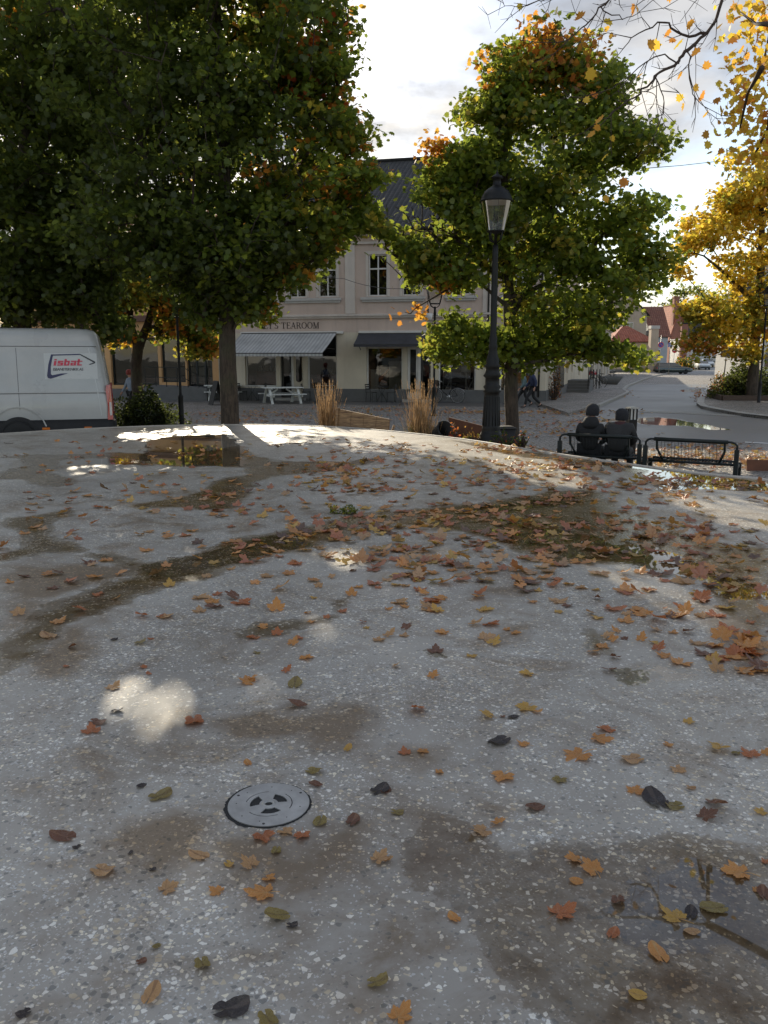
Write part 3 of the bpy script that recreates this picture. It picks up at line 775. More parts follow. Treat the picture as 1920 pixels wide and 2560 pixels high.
# ================================================================ tearoom corner house (front wall turned 14 degrees)
BX, BY, BA = 7.45, 38.65, R(14)
def fs_(px, base=None):
    k = (px - 960) / 2106.0; return (BY * k - BX) / (0.9703 + 0.2419 * k)
def fz(py, s): return CAMZ + (893 - py) / 2106.0 * (BY - 0.2419 * s)
def wall_openings(mb, x0, x1, z0, z1, ops, rev=0.18, y=0.0):
    """front wall in the plane y, with openings (x0,x1,z0,z1) cut out and reveals rev deep"""
    xs = sorted({x0, x1, *[o[0] for o in ops], *[o[1] for o in ops]}); zs = sorted({z0, z1, *[o[2] for o in ops], *[o[3] for o in ops]})
    xs = [x for x in xs if x0 <= x <= x1]; zs = [z for z in zs if z0 <= z <= z1]
    for i in range(len(xs) - 1):
        for j in range(len(zs) - 1):
            cx_, cz_ = (xs[i] + xs[i + 1]) / 2, (zs[j] + zs[j + 1]) / 2
            if any(o[0] < cx_ < o[1] and o[2] < cz_ < o[3] for o in ops): continue
            mb.add([(xs[i], y, zs[j]), (xs[i + 1], y, zs[j]), (xs[i + 1], y, zs[j + 1]), (xs[i], y, zs[j + 1])], [(0, 1, 2, 3)])
    for a, b, c, d in ops:
        mb.add([(a, y, c), (b, y, c), (b, y, d), (a, y, d), (a, y + rev, c), (b, y + rev, c), (b, y + rev, d), (a, y + rev, d)],
               [(0, 4, 5, 1), (1, 5, 6, 2), (2, 6, 7, 3), (3, 7, 4, 0)])
def roofquad(name, quads, m, parent):
    """quads of 4 corners (eave a, eave b, ridge b, ridge a) with UV in metres"""
    me = bpy.data.meshes.new(name); vs = []; fs = []; uvs = []
    for q in quads:
        q = [Vector(v) for v in q]; o = len(vs); vs += q; fs.append(tuple(range(o, o + len(q))))
        ex = (q[1] - q[0]).normalized(); nrm = ex.cross(q[-1] - q[0]).normalized(); ey = nrm.cross(ex)
        uvs += [((v - q[0]).dot(ex), (v - q[0]).dot(ey)) for v in q]
    me.from_pydata([tuple(v) for v in vs], [], fs); uv = me.uv_layers.new(name='UVMap')
    for l in me.loops: uv.data[l.index].uv = uvs[l.vertex_index]
    me.materials.append(m); o = bpy.data.objects.new(name, me); C.objects.link(o)
    if parent is not None: o.parent = parent
    s = o.modifiers.new('thick', 'SOLIDIFY'); s.thickness = 0.12; s.offset = -1
    return o
def window(par, x0, x1, z0, z1, y=0.10, cols=2, trans=0.36, fw=0.055, m='white_trim', blinds=False, back=0.5):
    """casement: frame with glazing bars as one mesh, its pane a sub-part, dark room behind"""
    mb = MB(); Y0, Y1 = y - 0.03, y + 0.03
    mb.box(x0, x0 + fw, Y0, Y1, z0, z1); mb.box(x1 - fw, x1, Y0, Y1, z0, z1)
    mb.box(x0 + fw, x1 - fw, Y0, Y1, z0, z0 + fw); mb.box(x0 + fw, x1 - fw, Y0, Y1, z1 - fw, z1)
    zt = z1 - (z1 - z0) * trans if trans else None
    zz = []
    if trans: mb.box(x0 + fw, x1 - fw, Y0 - .004, Y1, zt - fw * .6, zt + fw * .6); zz = [(z0 + fw, zt - fw * .6), (zt + fw * .6, z1 - fw)]
    else: zz = [(z0 + fw, z1 - fw)]
    for c in range(1, cols):
        xc = x0 + (x1 - x0) * c / cols
        for a, b in zz: mb.box(xc - fw * .55, xc + fw * .55, Y0 - .002, Y1, a, b)
    w = mb.build('window', M[m], par)
    g = MB(); g.add([(x0 + .01, y + .012, z0 + .01), (x1 - .01, y + .012, z0 + .01), (x1 - .01, y + .012, z1 - .01), (x0 + .01, y + .012, z1 - .01)], [(0, 1, 2, 3)])
    g.build('pane', M['glass'], w)
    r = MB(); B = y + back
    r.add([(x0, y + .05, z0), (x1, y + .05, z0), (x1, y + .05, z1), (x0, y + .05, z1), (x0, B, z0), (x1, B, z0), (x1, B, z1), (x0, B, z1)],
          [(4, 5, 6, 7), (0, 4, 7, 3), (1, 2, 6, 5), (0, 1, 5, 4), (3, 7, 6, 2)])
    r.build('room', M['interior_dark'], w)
    return w
def text_mesh(s, size, m, name, parent, T, depth=0.006, shear=0.0, offset=0.0, align='LEFT', spacing=1.0):
    """flat lettering; T(u, v, d) places it"""
    cu = bpy.data.curves.new(name, 'FONT'); cu.body = s; cu.size = size; cu.shear = shear; cu.offset = offset; cu.align_x = align; cu.extrude = depth / 2; cu.resolution_u = 4; cu.space_character = spacing
    o = bpy.data.objects.new(name, cu); C.objects.link(o)
    bpy.context.view_layer.update()
    me = bpy.data.meshes.new_from_object(o.evaluated_get(bpy.context.evaluated_depsgraph_get()))
    bpy.data.objects.remove(o)
    for v in me.vertices: v.co = T(v.co.x, v.co.y, v.co.z)
    me.materials.clear(); me.materials.append(m)
    oo = bpy.data.objects.new(name, me); C.objects.link(oo); oo.parent = parent
    return oo
# serif capitals from strokes: (thick stems, thin hairlines, slab serifs)
def serif(mb, ch, x, z, h, T):
    tk, tn, sv = h * 0.13, h * 0.055, h * 0.05
    def st(a, b, w): # stroke from a to b with horizontal width w
        mb.prism([(x + a[0] * h - w / 2, z + a[1] * h), (x + a[0] * h + w / 2, z + a[1] * h), (x + b[0] * h + w / 2, z + b[1] * h), (x + b[0] * h - w / 2, z + b[1] * h)], T, 0, 0.012)
    def hb(x0, x1, zc, w=tn): mb.prism([(x + x0 * h, z + zc * h - w / 2), (x + x1 * h, z + zc * h - w / 2), (x + x1 * h, z + zc * h + w / 2), (x + x0 * h, z + zc * h + w / 2)], T, 0, 0.011)
    def ring(cx_, cz_, rx, rz, a0=0, a1=360, wt=tk, n=26):
        o = []; i_ = []
        for k in range(n + 1):
            a = R(a0 + (a1 - a0) * k / n); c_, s_ = math.cos(a), math.sin(a); w = tn + (wt - tn) * abs(c_)
            o.append((x + cx_ * h + rx * h * c_, z + cz_ * h + rz * h * s_)); i_.append((x + cx_ * h + (rx * h - w) * c_, z + cz_ * h + (rz * h - tn) * s_))
        for k in range(n): mb.prism([o[k], o[k + 1], i_[k + 1], i_[k]], T, 0, 0.012)
    if ch == 'T': st((.36, 0), (.36, 1), tk); hb(.02, .70, .97); hb(.22, .50, .025); st((.04, .78), (.04, .97), tn); st((.68, .78), (.68, .97), tn); return .80
    if ch == 'E': st((.16, 0), (.16, 1), tk); hb(.04, .60, .97); hb(.04, .64, .025); hb(.16, .46, .52); st((.59, .80), (.59, .97), tn); st((.63, .03), (.63, .24), tn); st((.46, .42), (.46, .62), tn); return .74
    if ch == 'A': st((.10, 0), (.37, 1), tn); st((.66, 0), (.38, 1), tk); hb(.20, .56, .34); hb(0, .22, .025); hb(.54, .80, .025); return .84
    if ch == 'R': st((.16, 0), (.16, 1), tk); hb(.04, .42, .97); hb(.04, .28, .025); hb(.16, .42, .48); ring(.40, .725, .24, .27, -90, 90); st((.70, 0), (.42, .48), tk); hb(.62, .80, .025); return .84
    if ch == 'O': ring(.42, .5, .41, .52); return .92
    if ch == 'M': st((.14, 0), (.14, 1), tn); st((.46, 0), (.16, 1), tk); st((.46, 0), (.76, 1), tn); st((.80, 0), (.80, 1), tk); hb(.02, .26, .025); hb(.68, .94, .025); hb(.04, .18, .97); hb(.76, .94, .97); return 1.0
    if ch == 'Y': st((.37, 0), (.37, .48), tk); st((.37, .46), (.12, 1), tk); st((.37, .46), (.62, 1), tn); hb(.24, .50, .025); hb(0, .24, .97); hb(.52, .74, .97); return .78
    if ch == 'S': ring(.30, .73, .24, .27, 40, 270); ring(.32, .27, .26, .28, -140, 92); st((.50, .76), (.50, .97), tn); st((.07, .03), (.07, .25), tn); return .68
    if ch == 'C': ring(.42, .5, .40, .52, 45, 315); st((.71, .74), (.71, .97), tn); return .84
    if ch == "'": st((.10, .72), (.12, 1), tk); return .26
    return .42
def front_T(x0, z0, y=0.0):
    """lettering on a wall facing -y: u to the right, v up, d outward"""
    return lambda u, v, d: Vector((x0 + u, y - d - 0.001, z0 + v))
house = thing('corner_house', 'pale pink two storey corner house with white pilasters, dark tiled roof and tearoom sign', 'building', (BX, BY, 0), -BA)
SIDE = R(86.5)                                  # side wall leaves the corner at 86.5 degrees
XL, EAVE, DEP = fs_(546), 8.05, 17.0
S = lambda px: fs_(px)
def O(p0, p1, y0, y1):
    a, b = S(p0), S(p1); m_ = (a + b) / 2
    return (a, b, fz(y1, m_), fz(y0, m_))
# --- ground floor front
shops = [O(612, 690, 838, 966), O(700, 757, 838, 975), O(768, 842, 838, 975), O(916, 1006, 868, 981), O(1018, 1077, 868, 992), O(1096, 1190, 868, 988), O(1250, 1336, 868, 991)]
mb = MB(); wall_openings(mb, XL, 0, 0.6, 3.3, [(a, b, max(c, .6), d) for a, b, c, d in shops], 0.22); mb.build('ground_floor_wall', M['cream_plaster'], house, fix=False)
mb = MB(); wall_openings(mb, XL, 0, 0.0, 0.6, [(a, b, 0.12, 0.6) for a, b, c, d in (shops[1], shops[4])], 0.22, y=-0.03); mb.build('plinth', M['grey_plinth'], house, fix=False)
# --- upper floor
up = []
for p0, p1 in ((560, 604), (636, 680), (724, 768), (799, 843), (922, 968), (1005, 1051), (1127, 1172), (1262, 1306)):
    a, b = S(p0), S(p1); up.append((a, b, 4.98, 6.88))
mb = MB(); wall_openings(mb, XL, 0, 3.3, EAVE, up, 0.16); mb.build('upper_wall', M['pink_plaster'], house, fix=False)
for a, b, c, d in up:
    window(house, a, b, c, d, y=0.09, cols=2, trans=0.34)
# surrounds, sills, pilasters, cornices
for a, b, c, d in up:
    mb = MB(); mb.box(a - .13, a - .002, -.035, .01, c - .02, d + .16); mb.box(b + .002, b + .13, -.035, .01, c - .02, d + .16); mb.box(a - .132, b + .132, -.033, .01, d + .002, d + .163); mb.build('window_surround', M['stucco_trim'], house)
for p0, p1 in ((548, 690), (712, 855), (903, 1062), (1110, 1190), (1245, 1322)):
    mb = MB(); mb.box(S(p0), S(p1), -.13, .005, 4.80, 4.93); mb.box(S(p0) + .06, S(p1) - .06, -.08, .005, 4.70, 4.80)
    mb.build('sill', M['sill_stone'], house, bevel=.012)
for xa, xb in ((S(546), S(556)), (S(686), S(702)), (S(865), S(889)), (S(1204), S(1232)), (-.42, .03)):
    mb = MB(); mb.box(xa, xb, -.07, .005, 4.17, 7.35); mb.build('pilaster', M['stucco_trim'], house, bevel=.01)
mb = MB()
mb.box(XL, .14, -.16, .004, 4.05, 4.15); mb.box(XL, .10, -.10, .004, 3.96, 4.05)
mb.box(XL, .12, -.12, .004, 7.35, 7.47); mb.box(XL, .18, -.22, .004, 7.72, 7.86); mb.box(XL, .25, -.34, .004, 7.86, 7.99)
mb.build('cornice', M['stucco_trim'], house, bevel=.012)
mb = MB(); mb.box(S(858) - 5.3, S(860), -.12, .003, 3.24, 3.36); mb.box(S(898), S(1085), -.12, .003, 3.24, 3.36); mb.build('lintel_trim', M['white_trim'], house, bevel=.01)
# --- shop windows and doors
def shopwin(o, cols=1, stuff=True, m='white_trim'):
    a, b, c, d = o; w = window(house, a, b, c, d - (0.0), y=0.14, cols=cols, trans=0, fw=0.07, m=m, back=2.4)
    return w
for i in (0, 2, 3, 5, 6): shopwin(shops[i])
def shopdoor(o, x0, x1, glassed=True, panel=0.4, m='white_trim', oval=False):
    a, b, c, d = o; z0 = 0.14; mb = MB(); y0, y1 = 0.15, 0.20; fw = .11
    mb.box(x0, x0 + fw, y0, y1, z0, d); mb.box(x1 - fw, x1, y0, y1, z0, d); mb.box(x0 + fw, x1 - fw, y0, y1, d - fw, d); mb.box(x0 + fw, x1 - fw, y0, y1, z0, z0 + panel)
    if oval:
        n = 14; xm = (x0 + x1) / 2; hw = (x1 - x0) / 2 - fw; zb = z0 + panel
        for k in range(n):
            t0, t1 = -1 + 2 * k / n, -1 + 2 * (k + 1) / n
            h0, h1 = hw * (1 - math.sqrt(max(0, 1 - t0 * t0))), hw * (1 - math.sqrt(max(0, 1 - t1 * t1)))
            mb.add([(xm + t0 * hw, y0, zb), (xm + t1 * hw, y0, zb), (xm + t1 * hw, y0, zb + h1), (xm + t0 * hw, y0, zb + h0)], [(0, 1, 2, 3)])
    dr = mb.build('door', M[m], house)
    g = MB(); g.add([(x0 + .05, .185, z0 + .05), (x1 - .05, .185, z0 + .05), (x1 - .05, .185, d - .05), (x0 + .05, .185, d - .05)], [(0, 1, 2, 3)]); g.build('pane', M['glass'], dr)
    h = MB(); h.tube([(x1 - .06, y0, 1.0), (x1 - .06, y0 - .06, 1.0), (x1 - .06, y0 - .06, 1.35), (x1 - .06, y0, 1.35)], .012, 6); h.build('handle', M['chrome'], dr)
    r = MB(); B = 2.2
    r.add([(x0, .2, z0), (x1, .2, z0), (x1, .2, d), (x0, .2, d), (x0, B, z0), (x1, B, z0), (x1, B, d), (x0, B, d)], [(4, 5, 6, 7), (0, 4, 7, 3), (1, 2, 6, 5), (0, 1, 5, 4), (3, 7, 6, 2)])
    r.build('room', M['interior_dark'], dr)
o = shops[1]; shopdoor(o, o[0], (o[0] + o[1]) / 2 - .05, panel=.15, m='dark_metal'); shopdoor(o, (o[0] + o[1]) / 2 + .05, o[1], panel=.75, m='cream_plaster', oval=True)
mb = MB(); mb.box((o[0] + o[1]) / 2 - .05, (o[0] + o[1]) / 2 + .05, .1, .24, .14, o[3]); mb.build('mullion', M['white_trim'], house)
o = shops[4]; shopdoor(o, o[0], (o[0] + o[1]) / 2 - .06, panel=.3, m='white_trim'); shopdoor(o, (o[0] + o[1]) / 2 + .06, o[1], panel=.08, m='dark_metal')
mb = MB(); mb.box((o[0] + o[1]) / 2 - .06, (o[0] + o[1]) / 2 + .06, .1, .24, .14, o[3]); mb.build('mullion', M['white_trim'], house)
mb = MB()
for i in (1, 4): mb.box(shops[i][0] - .15, shops[i][1] + .15, -.42, -.031, 0.0, 0.14)
mb.build('doorstep', M['granite'], house, bevel=.01)
# things seen through the shop windows
def goods():
    rng = random.Random(8)
    def place(i, fx, z, y): o = shops[i]; return (o[0] + (o[1] - o[0]) * fx, y, z)
    g = thing('window_display', 'warm dark counter with wares behind the tearoom window beside the cream door', 'shop display', (BX, BY, 0), -BA, 'shop window displays')
    for i, nm in ((0, 'counter'), (2, 'counter')):
        o = shops[i]; mb = MB(); mb.box(o[0] + .1, o[1] - .1, 1.2, 1.9, o[2], o[2] + .75); mb.build(nm, M['interior_warm'], g)
        mb = MB()
        for k in range(9): p = place(i, rng.uniform(.1, .9), o[2] + .75, rng.uniform(1.3, 1.8)); mb.lathe([(.05, 0), (.07, .12), (.03, .2), (.03, .26)], 8, p)
        mb.build('jars', M['white_trim'], g)
    g = thing('window_display', 'rust coloured ornament and white bag in the shop window under the dark awning', 'shop display', (BX, BY, 0), -BA, 'shop window displays')
    o = shops[3]; mb = MB(); x, y, z = place(3, .38, .95, .55); mb.tube([(x - .35, y, z), (x - .1, y, z + .12), (x + .1, y, z + .35), (x + .3, y, z + .62)], [.14, .12, .07, .03], 8); mb.tube([(x - .3, y, z + .1), (x + .2, y, z - .05)], [.1, .05], 8); mb.build('ornament', M['orange_lens'], g)
    mb = MB(); mb.box(o[0] + .1, o[0] + .5, .4, .8, o[2] + .1, o[2] + 1.1); mb.box(o[1] - 1.0, o[1] - .4, 1.4, 1.8, o[2] + .1, o[2] + 1.5); mb.build('cabinet', M['white_trim'], g)
    x, y, z = place(3, .30, 2.72, .9); mb = MB(); mb.lathe([(.0, -.06), (.06, -.03), (.07, .03), (.03, .09), (.0, .1)], 12, (x, y, z))
    lm = NT('lamp_glow'); lm.pbr((.9, .5, .3), .5, emis=(1, .5, .22), es=2.5); mb.build('bulb', lm.m, g)
    g = thing('window_display', 'pale folding frames and white cushion in the window behind the bicycle', 'shop display', (BX, BY, 0), -BA, 'shop window displays')
    o = shops[5]; mb = MB()
    for f, l in ((.08, .3), (.70, .9)):
        x0 = o[0] + (o[1] - o[0]) * f; x1 = o[0] + (o[1] - o[0]) * l
        for a, b in (((x0, .5, o[2]), (x0 + .02, .6, o[2] + 1.6)), ((x1, .5, o[2]), (x1 - .02, .6, o[2] + 1.6)), ((x0, .55, o[2] + .8), (x1, .55, o[2] + .8)), ((x0, .6, o[2] + 1.58), (x1, .6, o[2] + 1.58)), ((x0, .5, o[2]), (x1, .6, o[2] + .8))): mb.tube([a, b], .022, 6)
    mb.build('frames', M['white_paint'], g)
    mb = MB(); mb.lathe([(.0, -.16), (.2, -.12), (.26, 0), (.2, .12), (0, .16)], 14, place(5, .68, 1.55, .6)); mb.build('cushion', M['white_paint'], g)
    g = thing('window_display', 'pale stacked boxes in the shop window nearest the street corner', 'shop display', (BX, BY, 0), -BA, 'shop window displays')
    o = shops[6]; mb = MB(); mb.box(o[0] + .15, o[0] + .8, .5, 1.0, o[2] + .02, o[2] + .9); mb.box(o[0] + .2, o[0] + .7, .55, .95, o[2] + .9, o[2] + 1.4); mb.box(o[1] - .8, o[1] - .2, .6, 1.1, o[2] + .02, o[2] + .6); mb.build('boxes', M['bluegrey_boards'], g)
goods()
# sign lettering over the striped awning
mb = MB(); hgt = 0.30; x = S(661); T = front_T(0, 0, -0.002)
widths = 0
seq = "EY'S TEAROOM"
tot = 0
for ch in seq: tot += serif(MB(), ch, 0, 0, hgt, T) if ch != ' ' else .5
sc_ = (S(801) - S(661)) / tot
def Tser(u, v, d): return Vector((S(661) + (u) * sc_ / hgt * 1.0, -0.002 - d, v))
xx = 0
for ch in seq:
    if ch == ' ': xx += .42 * hgt; continue
    xx += serif(mb, ch, xx, 3.50, hgt, Tser) * hgt
mb.build('sign_lettering', M['sign_letters'], house)
# --- side wall up the street
mb = MB(); sops = [(2.9, 6.6, 0.62, 2.55), (9.5, 11.0, 1.2, 3.2), (13, 14.2, 1.2, 3.2)]
wall_openings(mb, 0, DEP, 0.6, 3.3, sops, .2); w = mb.build('side_ground_wall', M['cream_plaster'], house, fix=False); w.rotation_euler.z = SIDE
sup = [(2 + 3.2 * k, 3.1 + 3.2 * k, 4.98, 6.88) for k in range(5)]
mb = MB(); wall_openings(mb, 0, DEP, 3.3, EAVE, sup, .16); w = mb.build('side_upper_wall', M['pink_plaster'], house, fix=False); w.rotation_euler.z = SIDE
for a, b, c, d in sup: w = window(house, a, b, c, d, y=.09, trans=.34); w.rotation_euler.z = SIDE
for k, (a, b, c, d) in enumerate(sops): w = window(house, a, b, c, d, y=.12, cols=3 if k == 0 else 2, trans=.3); w.rotation_euler.z = SIDE
mb = MB(); mb.box(0.035, DEP, -.035, .1, 0, .6); w = mb.build('side_plinth', M['brown_band'] if False else M['grey_plinth'], house); w.rotation_euler.z = SIDE
mb = MB(); mb.box(.15, DEP, -.16, .004, 4.05, 4.15); mb.box(.2, DEP, -.3, .004, 7.86, 7.99); w = mb.build('side_cornice', M['stucco_trim'], house); w.rotation_euler.z = SIDE
# back and hidden end walls
sx, sy = math.cos(SIDE) * DEP, math.sin(SIDE) * DEP
mb = MB(); mb.box(XL + .01, sx - .05, sy - .2, sy, 0, EAVE); mb.box(XL + .002, XL + .2, .3, sy - .21, 0, EAVE); mb.build('back_wall', M['pink_plaster'], house)
# roof: ridge parallel to the front, hipped at the street end
ov = .5; rz, ry = 12.9, sy / 2
roofquad('roof', [[(XL - .1, -ov, 7.93), (.62, -ov, 7.93), (sx * .5 - 3.6, ry, rz), (XL - .1, ry, rz)], [(.62, -ov, 7.93), (sx + .62, sy + ov, 7.93), (sx * .5 - 3.6, ry, rz)],
                  [(sx + .62, sy + ov, 7.93), (XL - .1, sy + ov, 7.93), (XL - .1, ry, rz), (sx * .5 - 3.6, ry, rz)]], M['slate_roof'], house)
mb = MB(); mb.add([(XL, 0, EAVE), (XL, sy, EAVE), (XL, ry, rz - .15)], [(0, 1, 2)]); mb.build('gable', M['pink_plaster'], house)
mb = MB(); mb.tube([(XL - .1, ry, rz + .04), (sx * .5 - 3.6, ry, rz + .04)], .11, 8); mb.tube([(.62, -ov, 8.0), (sx * .5 - 3.6, ry, rz + .04)], .1, 8); mb.build('ridge_tiles', M['slate_roof'], house)
mb = MB(); mb.tube([(XL, -ov - .08, 7.95), (.7, -ov - .08, 7.95)], .07, 8); mb.tube([(-.3, -ov - .05, 7.9), (-.3, -.1, 7.6), (-.3, -.1, .3)], .045, 8); mb.tube([(S(1219), -ov - .05, 7.9), (S(1219), -.12, 7.3), (S(1219), -.12, .4)], .04, 8); mb.build('gutter', M['dark_metal'], house)
mb = MB(); mb.box(-15.0, -14.0, ry - .4, ry + .4, rz - .6, rz + 1.0); mb.box(-15.06, -13.94, ry - .46, ry + .46, rz + 1.0, rz + 1.15); mb.build('chimney', M['red_brick'], house)
# --- awnings (each hangs on the wall and could be wound in: part of the house)
def awning(name, x0, x1, zt, zb, out, m, parent, valance=.16, open_end=True):
    me = MB(); o = None
    q = [(x0, -.10, zt), (x1, -.10, zt), (x1, -out, zb), (x0, -out, zb)]
    mesh = bpy.data.meshes.new(name); vs = q + [(x0, -out, zb), (x1, -out, zb), (x1, -out - .004, zb - valance), (x0, -out - .004, zb - valance)]
    n = 40; vs = []; fs = []; uvs = []
    L = math.hypot(out, zt - zb)
    rows = [(0, 0), (.5, .03), (1, 0)]
    for j, (t, sag) in enumerate(rows):
        for k in range(n + 1):
            xk = x0 + (x1 - x0) * k / n
            vs.append((xk, -.10 - (out - .10) * t, zt + (zb - zt) * t - sag - .01 * math.sin(k * .9) * t)); uvs.append((xk, t * L))
    for k in range(n + 1):
        xk = x0 + (x1 - x0) * k / n; sc2 = .03 * abs(math.sin(math.pi * (xk - x0) / .3))
        vs.append((xk, -out - .006, zb - valance + sc2 * 0)); uvs.append((xk, L + valance))
    for j in range(3):
        for k in range(n): fs.append((j * (n + 1) + k, j * (n + 1) + k + 1, (j + 1) * (n + 1) + k + 1, (j + 1) * (n + 1) + k))
    mesh.from_pydata(vs, [], fs); uv = mesh.uv_layers.new(name='UVMap')
    for l in mesh.loops: uv.data[l.index].uv = uvs[l.vertex_index]
    mesh.materials.append(m); o = bpy.data.objects.new(name, mesh); C.objects.link(o); o.parent = parent
    sd = o.modifiers.new('t', 'SOLIDIFY'); sd.thickness = .012
    f = MB(); f.tube([(x0, -out, zb - .02), (x1, -out, zb - .02)], .025, 8); f.tube([(x0, -.1, zt), (x1, -.1, zt)], .05, 8)
    for x in (x0 + .1, x1 - .1): f.tube([(x, -.1, zt - .75), (x, -out * .55, (zt + zb) / 2 - .25), (x, -out, zb - .03)], .018, 6)
    f.build('awning_arms', M['dark_metal'], o)
    return o
awning('striped_awning', S(608), S(846) - .05, 3.26, 2.32, 2.3, M['striped_awning'], house)
awning('dark_awning', S(898), S(1085), 3.22, 2.72, .95, M['awning_dark'], house, valance=.12)

# ================================================================ ochre shop house to the left
ochre = thing('ochre_house', 'ochre yellow shop house left of the tearoom with wide green framed windows', 'building', (BX, BY, 0), -BA)
OL, ORR = S(60), XL - .012
oo = [O(276, 330, 846, 962), O(342, 395, 846, 962), O(402, 462, 846, 955), O(466, 530, 846, 985), O(180, 262, 846, 962)]
oo = [(a, b, max(c, .55), 3.1) for a, b, c, d in oo]
mb = MB(); wall_openings(mb, OL, ORR, 0, 3.9, oo, .3); mb.build('ground_floor_wall', M['ochre_plaster'], ochre, fix=False)
ou = [(S(p), S(p + 42), 5.0, 6.6) for p in (90, 170, 250, 330, 410, 490)]
mb = MB(); wall_openings(mb, OL, ORR, 3.9, 7.6, ou, .16); mb.build('upper_wall', M['ochre_plaster'], ochre, fix=False)
for a, b, c, d in ou: window(ochre, a, b, c, d, y=.09)
for k, (a, b, c, d) in enumerate(oo):
    w = window(ochre, a, b, c, d, y=.2, cols=1 if k != 3 else 3, trans=.0, fw=.09, m='dark_green_metal', back=2.0)
mb = MB(); mb.box(OL, ORR, -.22, .004, 3.92, 4.22); mb.box(OL, ORR, -.10, .003, 3.14, 3.26); mb.build('fascia', M['brown_band'], ochre)
mb = MB(); mb.box(OL, ORR, sy - .2, sy, 0, 7.6); mb.box(OL, OL + .2, .3, sy - .21, 0, 7.6); mb.build('back_wall', M['ochre_plaster'], ochre)
roofquad('roof', [[(OL, -.4, 7.5), (ORR, -.4, 7.5), (ORR, 7, 11), (OL, 7, 11)], [(ORR, sy + .3, 7.5), (OL, sy + .3, 7.5), (OL, 7, 11), (ORR, 7, 11)]], M['red_tiles'], ochre)
# green panel door sheets behind the shop glass
mb = MB()
for p0, p1 in ((452, 474), (484, 508), (514, 528)): mb.box(S(p0), S(p1), .45, .5, .8, 2.9)
mb.build('green_panels', simple('green_panel', (0.05, 0.12, 0.11), .5), ochre)
# stone ramp with a railing in front of it
rp = thing('ramp_wall', 'low dark stone ramp with thin green handrail before the ochre house', 'ramp', (BX, BY, 0), -BA)
mb = MB(); x0, x1 = S(395), S(548)
mb.add([(x0, -1.6, 0), (x1, -1.6, 0), (x1, -1.6, .62), (x0, -1.6, .72), (x0, -.04, 0), (x1, -.04, 0), (x1, -.04, .62), (x0, -.04, .72)], [(0, 1, 2, 3), (4, 7, 6, 5), (3, 2, 6, 7), (0, 3, 7, 4), (1, 5, 6, 2)])
mb.build('stone_ramp', M['grey_plinth'], rp)
mb = MB(); xa, xb = S(398), S(528)
for h in (.45, .95): mb.tube([(xa, -1.5, .7 + h), (xb - .8, -1.5, .66 + h), (xb, -1.5, .3 + h)], .02, 6)
for k in range(6): xk = xa + (xb - xa) * k / 5; mb.tube([(xk, -1.5, .55), (xk, -1.5, 1.6 if k < 5 else 1.22)], .02, 6)
mb.build('handrail', M['dark_green_metal'], rp)
mb = MB(); mb.box(OL, x0 - .1, -1.2, -.02, 0, .5); o = mb.build('stone_step', M['grey_plinth'], rp)

# pavement slabs before the fronts
def local(x, y): c, s = math.cos(-BA), math.sin(-BA); return (BX + x * c - y * s, BY + x * s + y * c)
sheet('front_pavement', [local(OL, -.02), local(OL, -3.0), local(.4, -3.0), local(.4, -.02)], 0.006, simple('dark_slabs', (0.10, 0.095, 0.09), .6, .3, 2))
o = bpy.data.objects['front_pavement']

